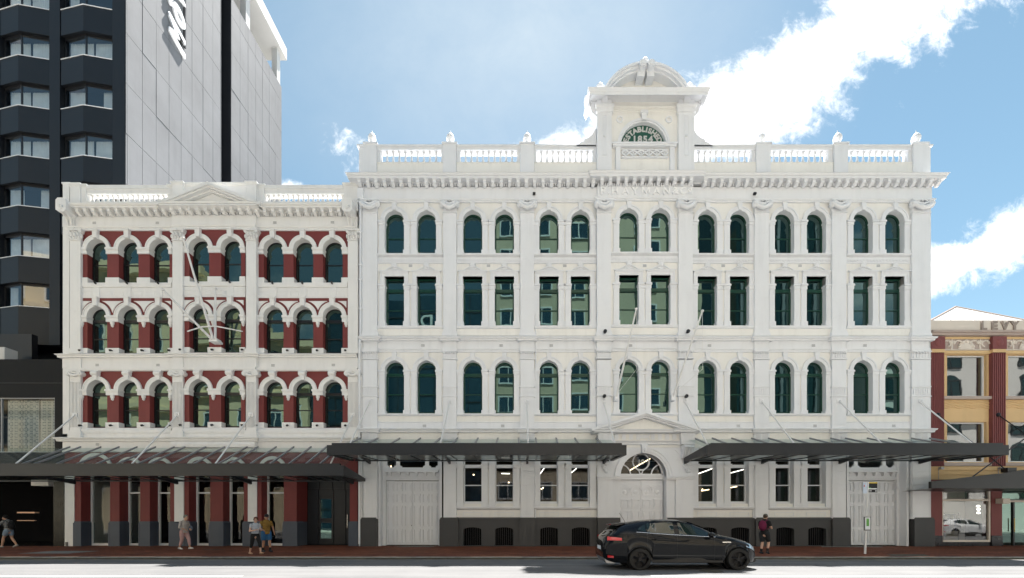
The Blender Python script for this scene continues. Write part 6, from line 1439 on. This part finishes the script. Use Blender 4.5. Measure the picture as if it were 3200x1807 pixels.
        # wheels
        for xc in (XR, XF):
            b = MB(); tw = .105
            prof = [(.238, -tw), (.303, -tw), (WR_, -tw * .75), (WR_, tw * .75), (.303, tw), (.238, tw)]
            n = 40; rings = [[(X(xc) + r * math.cos(2 * math.pi * i / n), sy * .80 + q_, .318 + r * math.sin(2 * math.pi * i / n)) for i in range(n)] for r, q_ in prof]
            for a, c in zip(rings, rings[1:]): b.strip(a, c, True)
            wh_ = part('wheel', b, 'tyre', t, smooth=50)
            b = MB(); r0 = []
            yo = sy * (.80 + .075)
            b.ring(X(xc), .318,   .218, .245, yo - .02, yo + .02, 0, 2 * math.pi, 36); b.tube([(X(xc), yo - .03 * sy, .318), (X(xc), yo + .01 * sy, .318)], .055, 14)
            for k in range(5):
                an = 2 * math.pi * k / 5 + .3
                for dd in (-.13, .13): b.tube([(X(xc) + .05 * math.cos(an), yo, .318 + .05 * math.sin(an)), (X(xc) + .21 * math.cos(an + dd), yo + .006 * sy, .318 + .21 * math.sin(an + dd))], [.022, .015], 6)
            part('rim', b, rimmat, wh_, smooth=40)
            b = MB(); b.tube([(X(xc), sy * .76, .318), (X(xc), sy * .78, .318)], .21, 20); part('brake_disc', b, 'plastic', wh_)
            b = MB(); b.tube([(X(xc), sy * .45, .32), (X(xc), sy * .69, .32)], .36, 24); part('wheel_well', b, 'plastic', t)
    # windscreen, rear window, spoiler, aerial
    def across(x0, x1, f, name, mat, dz=.006):
        g = MB(); rws = []
        for i in range(8):
            x = x0 + (x1 - x0) * i / 7; zt = lerp_tab(top, x); wt = lerp_tab(wtop, x) * f; rws.append([(X(x), wt * k / 4, zt + dz - .018 * (k / 4) ** 2) for k in range(-4, 5)])
        for a, b_ in zip(rws, rws[1:]): g.strip(a, b_)
        return part(name, g, mat, t, smooth=50)
    across(2.50, 3.34, .93, 'windscreen', 'car_glass', .008); across(.24, .44, .90, 'rear_window', 'car_glass', .008)
    b = MB(); b.prism([(X(.30), 1.29), (X(.42), 1.28), (X(.66), 1.345), (X(.66), 1.368), (X(.34), 1.325)], -.58, .58); sp = part('spoiler', b, 'plastic', t)
    b = MB(); b.box(X(.295), X(.315), -.16, .16, 1.30, 1.325); part('brake_lamp', b, 'tail_red', sp)
    b = MB(); b.tube([(X(.80), 0, 1.39), (X(.62), 0, 1.67)], .006, 5); part('aerial', b, 'plastic', t)
    b = MB(); b.box(X(.0) - .008, X(.02), -.26, .26, .56, .67); part('number_plate', b, 'white', t)
    b = MB(); b.prism([(X(.10), .18), (X(.34), .17), (X(.3), .30), (X(.02), .34)], -.62, .62); part('rear_diffuser', b, 'rim_light', t)
    b = MB(); b.prism([(X(4.30), .16), (X(4.55), .20), (X(4.585), .33), (X(4.40), .30)], -.5, .5); part('front_lip', b, 'plastic', t)
    b = MB(); b.box(X(4.50), X(4.555), -.45, .45, .42, .60); part('grille', b, 'plastic', t)
    b = MB(); b.ball((X(1.9), -.38, .98), (.16, .20, .30), 8, 6); b.ball((X(2.2), -.38, 1.2), (.10, .09, .12), 8, 6)
    return t
black = mkpaint('black_car_paint', (.006, .007, .009)); whitep = mkpaint('white_car_paint', (.72, .73, .73))
cy = -8.93
make_car('hatchback_car', 'glossy black five door hatchback driving to the right on the street', ((2.32 + 6.89) / 2 + .13, cy, zroad(-9.5)), 0, black, 'rim')
make_car('hatchback_car', 'white hatchback parked further along the street, mirrored in the shop window', (37.3, -13.6, ZR), 0, whitep, 'rim_light')
# ------------------------------------------------------------------ people
def remesh(mb, voxel, name, smooth_it=4):
    me = mb.mesh(name); o = bpy.data.objects.new('tmp', me); COL.objects.link(o)
    r = o.modifiers.new('r', 'REMESH'); r.mode = 'VOXEL'; r.voxel_size = voxel
    s_ = o.modifiers.new('s', 'SMOOTH'); s_.factor = .5; s_.iterations = smooth_it
    out = bpy.data.meshes.new_from_object(o.evaluated_get(bpy.context.evaluated_depsgraph_get()))
    bpy.data.objects.remove(o); bpy.data.meshes.remove(me); out.name = name; out.materials.clear(); out.shade_smooth(); return out
def limb(mb, pts, rad, n=10):
    mb.tube(pts, rad, n)
    for p, r in zip(pts, rad): mb.ball(p, r * .985, n, 7)
def V3(*a): return Vector(a)
def person(label, loc, heading, H, pose, cloth, lean=0.0):
    """x forward, y to the person's left, z up; pose gives hand, elbow, knee and ankle places for a 1.70 m figure"""
    k = H / 1.70; t = thing('person', label, 'person', loc); BASE.pop(t); t.rotation_euler = (0, 0, heading)
    def P(p): x, y, z = p; return Vector((x + lean * max(0, z - .9), y, z)) * k
    hipz = .90 + pose.get('hip', 0)
    J = dict(pelvis=(0, 0, hipz + .03), chest=(.02, 0, 1.24), neck=(.0, 0, 1.42), head=(.03 + pose.get('headx', 0), 0, 1.58 + pose.get('headz', 0)))
    body = MB(); fat = cloth.get('fat', 1.0)
    def torso(mb, g, z0=.80, z1=1.45):
        for (z, rx, ry, xo) in ((.80, .095, .135, 0), (.90, .115, .165, 0), (1.0, .11, .150, .005), (1.10, .105, .142, .01), (1.22, .115, .158, .01), (1.33, .105, .165, .0), (1.40, .075, .115, -.005)):
            if z0 <= z <= z1: c = P((xo, 0, z)); mb.ball(c, ((rx * fat + g) * k, (ry * fat + g) * k, (.085 + g) * k), 14, 9)
    torso(body, 0)
    limb(body, [P((0, 0, 1.36)), P((J['head'][0] * .6, 0, 1.50))], [.055 * k, .05 * k])
    hc = P(J['head']); hd = pose.get('look', 0.0); ch, sh_ = math.cos(hd), math.sin(hd)
    def HP(x, y, z): return hc + Vector((x * ch - y * sh_, x * sh_ + y * ch, z)) * k
    body.ball(hc + Vector((0, 0, .02 * k)), (.095 * k, .078 * k, .112 * k), 16, 12); body.ball(HP(.035, 0, -.05), (.058 * k, .055 * k, .065 * k), 12, 9)
    body.tube([HP(.085, 0, .015), HP(.112, 0, -.025), HP(.09, 0, -.035)], [.010 * k, .014 * k, .012 * k], 6)
    for sy in (-1, 1): body.ball(HP(-.005, sy * .08, -.01), (.02 * k, .012 * k, .03 * k), 8, 6)
    arms = {}
    for sy, side in ((1, 'l'), (-1, 'r')):
        sh = P((0, sy * .185 * fat ** .5, 1.37)); el = P(pose['el' + side]); ha = P(pose['ha' + side]); arms[side] = (sh, el, ha)
        limb(body, [sh, sh.lerp(el, .5), el, el.lerp(ha, .4), ha], [.052 * k, .046 * k, .038 * k, .036 * k, .026 * k])
        d = (ha - el).normalized(); hv = Vector(pose.get('bend' + side, (0, 0, 0))); d = (d + hv).normalized(); up = d.orthogonal().normalized() if abs(d.z) > .9 else (Vector((0, 0, 1)) - d * d.z).normalized(); sd_ = d.cross(up)
        palm = ha + d * .045 * k; body.tube([ha, palm, palm + d * .035 * k], [.022 * k, .030 * k, .028 * k], 8); body.ball(palm, .029 * k, 8, 6)
        curl = -up
        for i, ln in enumerate((.062, .072, .068, .054)):
            b0 = palm + d * .03 * k + sd_ * (i - 1.5) * .017 * k; m1 = b0 + (d * .85 + curl * .35) * ln * .5 * k; e1 = m1 + (d * .5 + curl * .8) * ln * .5 * k
            body.tube([b0, m1, e1], [.0088 * k, .0082 * k, .0070 * k], 6)
        b0 = palm - d * .02 * k + sd_ * .03 * k; body.tube([b0, b0 + (sd_ * .7 + d * .7) * .03 * k, b0 + (sd_ * .3 + d * 1.0 + curl * .3) * .055 * k], [.012 * k, .010 * k, .008 * k], 6)
    legs = {}
    for sy, side in ((1, 'l'), (-1, 'r')):
        hp = P((0, sy * .092, hipz - .02)); kn = P(pose['kn' + side]); an = P(pose['an' + side]); legs[side] = (hp, kn, an)
        limb(body, [hp, hp.lerp(kn, .5), kn, kn.lerp(an, .35), an], [.088 * k * fat, .074 * k * fat, .054 * k, .056 * k, .038 * k])
    toes = {}
    for side in 'lr':
        an = legs[side][2]; pitch = pose.get('ft' + side, 0); f = Vector((math.cos(pitch), 0, -math.sin(pitch))); toes[side] = f
        body.tube([an + V3(-.05 * k, 0, -.035 * k), an + f * .07 * k + V3(0, 0, -.045 * k), an + f * .17 * k + V3(0, 0, -.055 * k)], [.034 * k, .038 * k, .028 * k], 8); body.ball(an + V3(0, 0, -.02 * k), .04 * k, 8, 6)
    part('body', remesh(body, .0095, 'body', 2), cloth.get('skinmat', 'skin'), t)
    # top
    mb = MB(); torso(mb, .016, cloth.get('hem', .90) , 1.41)
    hem = cloth.get('hem', .90); mb.tube([P((0, 0, hem - .03)), P((0, 0, hem + .1))], [(.150 * fat) * k, .148 * k * fat], 16) if cloth.get('loose') else None
    if cloth.get('sleeve', .5) > 0:
        for side in 'lr':
            sh, el, ha = arms[side]; s_ = cloth.get('sleeve', .5)
            pts, rad = ([sh, sh.lerp(el, min(1, s_))], [.066 * k, .058 * k])
            if s_ > 1: pts += [el.lerp(ha, min(.97, s_ - 1))]; rad += [.046 * k]
            limb(mb, pts, rad)
    part('top', remesh(mb, .013, 'top', 3), cloth['top'], t)
    mb = MB()
    mb.ball(P((0, 0, hipz + .02)), ((.128 * fat) * k, (.176 * fat) * k, .12 * k), 14, 9)
    for side in 'lr':
        hp, kn, an = legs[side]; s_ = cloth.get('leg', 1.9); g = cloth.get('legw', .014)
        pts = [hp, hp.lerp(kn, .5), hp.lerp(kn, min(1, s_))]; rad = [(.092 * fat + g) * k, (.080 * fat + g) * k, (.066 + g) * k]
        if s_ > 1: pts += [kn.lerp(an, s_ - 1)]; rad += [(.046 + g) * k]
        mb.tube(pts, rad, 12); 
        for p, r in zip(pts[:3 if s_ > 1 else 2], rad): mb.ball(p, r * .98, 12, 8)
    part(cloth.get('legname', 'trousers'), remesh(mb, .013, 'trousers', 3), cloth['bottom'], t)
    # shoes
    for side in 'lr':
        an = legs[side][2]; f = toes[side]; mb = MB(); zz_ = -.055
        mb.tube([an + V3(-.06, 0, -.045) * k, an + V3(0, 0, -.045) * k + f * .03 * k, an + f * .12 * k + V3(0, 0, -.052) * k, an + f * .185 * k + V3(0, 0, -.060) * k], [.042 * k, .048 * k, .047 * k, .034 * k], 10); mb.ball(an + f * .18 * k + V3(0, 0, -.06) * k, .034 * k, 8, 6)
        part('shoe', mb, cloth['shoe'], t, smooth=60)
        if 'sock' in cloth: mb = MB(); mb.tube([an + V3(0, 0, -.03) * k, an.lerp(legs[side][1], .28)], [.046 * k, .05 * k], 10); part('sock', mb, cloth['sock'], t, smooth=60)
    if 'hair' in cloth:
        mb = MB(); r_ = random.Random(len(label)); hb = cloth.get('hairr', .105)
        mb.ball(HP(-.022, 0, .045), (hb * k, .092 * k * hb / .105, .108 * k * hb / .105), 16, 11)
        for i in range(cloth.get('curls', 26)):
            a, e = r_.uniform(0, 6.28), r_.uniform(-.1, 1.4); q_ = (-.02 + hb * .85 * math.cos(a) * math.cos(e), .085 * math.sin(a) * math.cos(e), .045 + .10 * math.sin(e))
            if q_[0] > .05 and q_[2] < .09: continue
            mb.ball(HP(*q_), .028 * k, 7, 5)
        part('hair', mb, cloth['hair'], t, smooth=80)
    if 'cap' in cloth:
        mb = MB(); mb.lathe([(.104 * k, 0), (.104 * k, .03 * k), (.088 * k, .08 * k), (.05 * k, .108 * k), (.005, .114 * k)], 0, 0, 0, 18)
        mb.v = [tuple(HP(v[0] / k, v[1] / k * .88, v[2] / k + .045)) for v in mb.v]
        cp = part('cap', mb, cloth['cap'], t, smooth=50)
        mb = MB(); mb.prism([(.06 + .125 * math.cos(a), .075 * math.sin(a)) for a in [R(-80 + 20 * i) for i in range(9)]], .040, .050, 'z'); mb.v = [tuple(HP(v[0], v[1], v[2] - (v[0] - .06) * .25)) for v in mb.v]
        part('brim', mb, cloth['cap'], cp)
    if cloth.get('glasses'):
        mb = MB()
        for sy in (-1, 1): mb.ball(HP(.085, sy * .034, .022), (.016 * k, .026 * k, .02 * k), 8, 6); mb.tube([HP(.08, sy * .06, .025), HP(0, sy * .084, .02)], .005, 5)
        part('sunglasses', mb, 'black', t)
    return t, P, arms, HP
cl = lambda n, c, r=.9: paint(n, c, r, .12, 6)
skin_pale = paint('pale_skin', (.56, .34, .25), .55, .06, 6); skin_tan = paint('tanned_skin', (.42, .22, .14), .55, .06, 6)
def put(px, py_foot, a): return (wx(px, -a), -a, zpath(-a))
def pack(label, t_person, P, mat, side_x=-.18, z0=.98, z1=1.38, w=.15, d=.09):
    """rucksack in the wearer's frame, linked as its own thing"""
    o = thing('backpack', label, 'backpack', t_person.location); BASE.pop(o); o.rotation_euler = t_person.rotation_euler
    mb = MB(); zc = (z0 + z1) / 2
    mb.ball(P((side_x, 0, zc)), (d, w, (z1 - z0) / 2 * 1.08), 16, 12); mb.ball(P((side_x - .03, 0, zc - .06)), (d * .9, w * .8, (z1 - z0) / 2 * .7), 14, 10); part('bag', mb, mat, o, smooth=60)
    for sy in (-1, 1):
        mb = MB(); mb.tube([P((side_x + .06, sy * .09, z1 - .03)), P((-.02, sy * .11, 1.455)), P((.09, sy * .115, 1.39)), P((.125, sy * .12, 1.24)), P((.06, sy * .15, 1.08)), P((side_x + .05, sy * .11, z0 + .06))], .017, 6); part('strap', mb, mat, o, smooth=60)
    return o
# 1  woman at the far left, leaning, walking to the left
t, P, A, HP = person('person in grey shirt over blue sleeves and denim shorts, walking left at the far left', put(27, 0, .75), math.pi, 1.62,
    dict(ell=(.20, .27, 1.14), hal=(.34, .25, .92), elr=(.10, -.30, 1.10), har=(.36, -.26, .96), knl=(.16, .09, .50), anl=(.24, .09, .09), ftl=-.15, knr=(-.06, -.09, .50), anr=(-.30, -.09, .16), ftr=.5, headx=.05, headz=-.02, look=.3),
    dict(top=cl('grey_cloth', (.20, .20, .20)), bottom=cl('pale_denim', (.20, .27, .36)), shoe=cl('pale_shoe', (.40, .36, .33)), hair=cl('black_hair', (.012, .010, .009)), sleeve=.6, leg=.62, legw=.02, hem=.92, loose=True, legname='shorts', curls=8), lean=.18)
for side in 'lr':
    sh, el, ha = A[side]; mb = MB(); limb(mb, [sh.lerp(el, .55), el, el.lerp(ha, .9)], [.054, .047, .038]); part('sleeve', mb, cl('blue_sleeve', (.02, .10, .32)), t, smooth=60)
pack('black backpack worn by the person walking left at the far left', t, P, cl('black_pack', (.012, .012, .014)), -.19)
# 2  grey haired woman in pink trousers
t, P, A, HP = person('person with short grey hair in a pale loose shirt and pink trousers walking right', put(575, 0, 1.6), R(-12), 1.62,
    dict(ell=(.02, .24, 1.10), hal=(.24, .12, 1.02), elr=(.0, -.24, 1.10), har=(.24, -.14, .99), knl=(.20, .09, .50), anl=(.26, .09, .09), ftl=-.1, knr=(-.02, -.09, .48), anr=(-.17, -.09, .10), ftr=.25, headx=.05, look=-.1),
    dict(top=cl('oatmeal_cloth', (.42, .385, .36)), bottom=cl('pink_cloth', (.48, .30, .29)), shoe=cl('white_shoe', (.62, .60, .56)), hair=cl('grey_hair', (.22, .21, .19)), sleeve=1.35, leg=1.72, hem=.86, loose=True, curls=14, fat=1.08), lean=.06)
o = thing('handbag', 'blue grey shoulder bag held by the grey haired person', 'handbag', t.location); BASE.pop(o); o.rotation_euler = t.rotation_euler
mb = MB(); mb.ball(P((.20, .18, 1.05)), (.12, .05, .13), 12, 8); part('bag', mb, cl('blue_grey_bag', (.10, .13, .18)), o, smooth=60); mb = MB(); mb.tube([P((.20, .18, 1.16)), P((.06, .17, 1.44)), P((-.04, .17, 1.40))], .012, 6); part('strap', mb, cl('bag_strap', (.10, .13, .18)), o)
# 3  woman in black cropped leggings looking this way
t, P, A, HP = person('person with curly brown hair, sunglasses, pale grey top and black cropped leggings', put(797, 0, 3.75), R(-28), 1.56,
    dict(ell=(.04, .24, 1.10), hal=(.30, .10, 1.14), elr=(.02, -.26, 1.08), har=(.30, -.13, 1.14), knl=(.22, .09, .50), anl=(.30, .09, .09), ftl=-.1, knr=(-.08, -.10, .50), anr=(-.24, -.10, .09), ftr=.1, look=-.75),
    dict(top=cl('pale_grey_cloth', (.40, .42, .46)), bottom=cl('black_leggings', (.010, .010, .011)), shoe=cl('tan_sandal', (.46, .27, .17)), hair=cl('auburn_hair', (.10, .035, .015)), sleeve=.35, leg=1.5, legw=.012, hem=.95, glasses=True, curls=44, fat=1.02, skinmat=skin_pale), lean=.03)
o = thing('phone', 'pale phone held by the person with curly hair', 'phone', t.location); BASE.pop(o); o.rotation_euler = t.rotation_euler
mb = MB(); c = (A['l'][2] + A['r'][2]) / 2 + V3(.07, 0, .03); mb.box(c.x - .035, c.x + .035, c.y - .065, c.y + .065, c.z, c.z + .012); ph = part('case', mb, 'white', o); mb = MB(); mb.box(c.x - .03, c.x + .03, c.y - .058, c.y + .058, c.z + .0125, c.z + .015); part('screen', mb, 'black', o)
# 4  person in an ochre tee shirt behind her
t, P, A, HP = person('person in dark cap, ochre tee shirt and blue shorts beside the curly haired person', put(832, 0, 2.85), R(-35), 1.68,
    dict(ell=(.03, .28, 1.10), hal=(.10, .30, .86), elr=(-.02, -.28, 1.10), har=(.16, -.22, 1.02), knl=(.12, .10, .50), anl=(.16, .10, .09), knr=(-.02, -.10, .50), anr=(-.10, -.10, .09), look=-.45),
    dict(top=cl('ochre_cloth', (.22, .125, .025)), bottom=cl('blue_cloth', (.025, .10, .22)), shoe=cl('dark_trainer', (.025, .025, .03)), sock=cl('black_sock', (.012, .012, .012)), cap=cl('dark_cap', (.016, .012, .014)), hair=cl('dark_hair', (.02, .014, .01)), hairr=.094, curls=0, sleeve=.62, leg=.92, legw=.03, hem=.84, loose=True, legname='shorts', fat=1.12, skinmat=skin_tan))
# 5  person with maroon backpack
t, P, A, HP = person('person in black tee and grey cap looking down, walking beyond the black car', put(2389, 0, 3.7), R(38), 1.72,
    dict(ell=(.06, .25, 1.10), hal=(.32, .12, 1.16), elr=(.06, -.26, 1.10), har=(.32, -.10, 1.14), knl=(.02, .09, .49), anl=(-.12, .09, .11), ftl=.2, knr=(.20, -.09, .52), anr=(.04, -.10, .12), ftr=.35, headx=.05, headz=-.02),
    dict(top=cl('black_tee', (.012, .012, .014)), bottom=cl('charcoal_shorts', (.020, .024, .028)), shoe=cl('dark_blue_shoe', (.022, .030, .04)), sock=cl('dark_sock', (.015, .016, .018)), cap=cl('grey_cap', (.10, .10, .09)), hair=cl('brown_hair', (.05, .03, .02)), hairr=.094, curls=0, sleeve=.55, leg=.93, legw=.03, hem=.88, loose=True, legname='shorts', skinmat=skin_pale), lean=.03)
pack('maroon backpack worn by the person in the grey cap', t, P, cl('maroon_pack', (.13, .010, .045)), -.20, 1.0, 1.42, .165, .10)
o = thing('phone', 'dark phone held by the person with the maroon backpack', 'phone', t.location); BASE.pop(o); o.rotation_euler = t.rotation_euler
mb = MB(); c = (A['l'][2] + A['r'][2]) / 2 + V3(.07, 0, .03); mb.box(c.x - .035, c.x + .035, c.y - .065, c.y + .065, c.z, c.z + .012); part('case', mb, 'black', o)
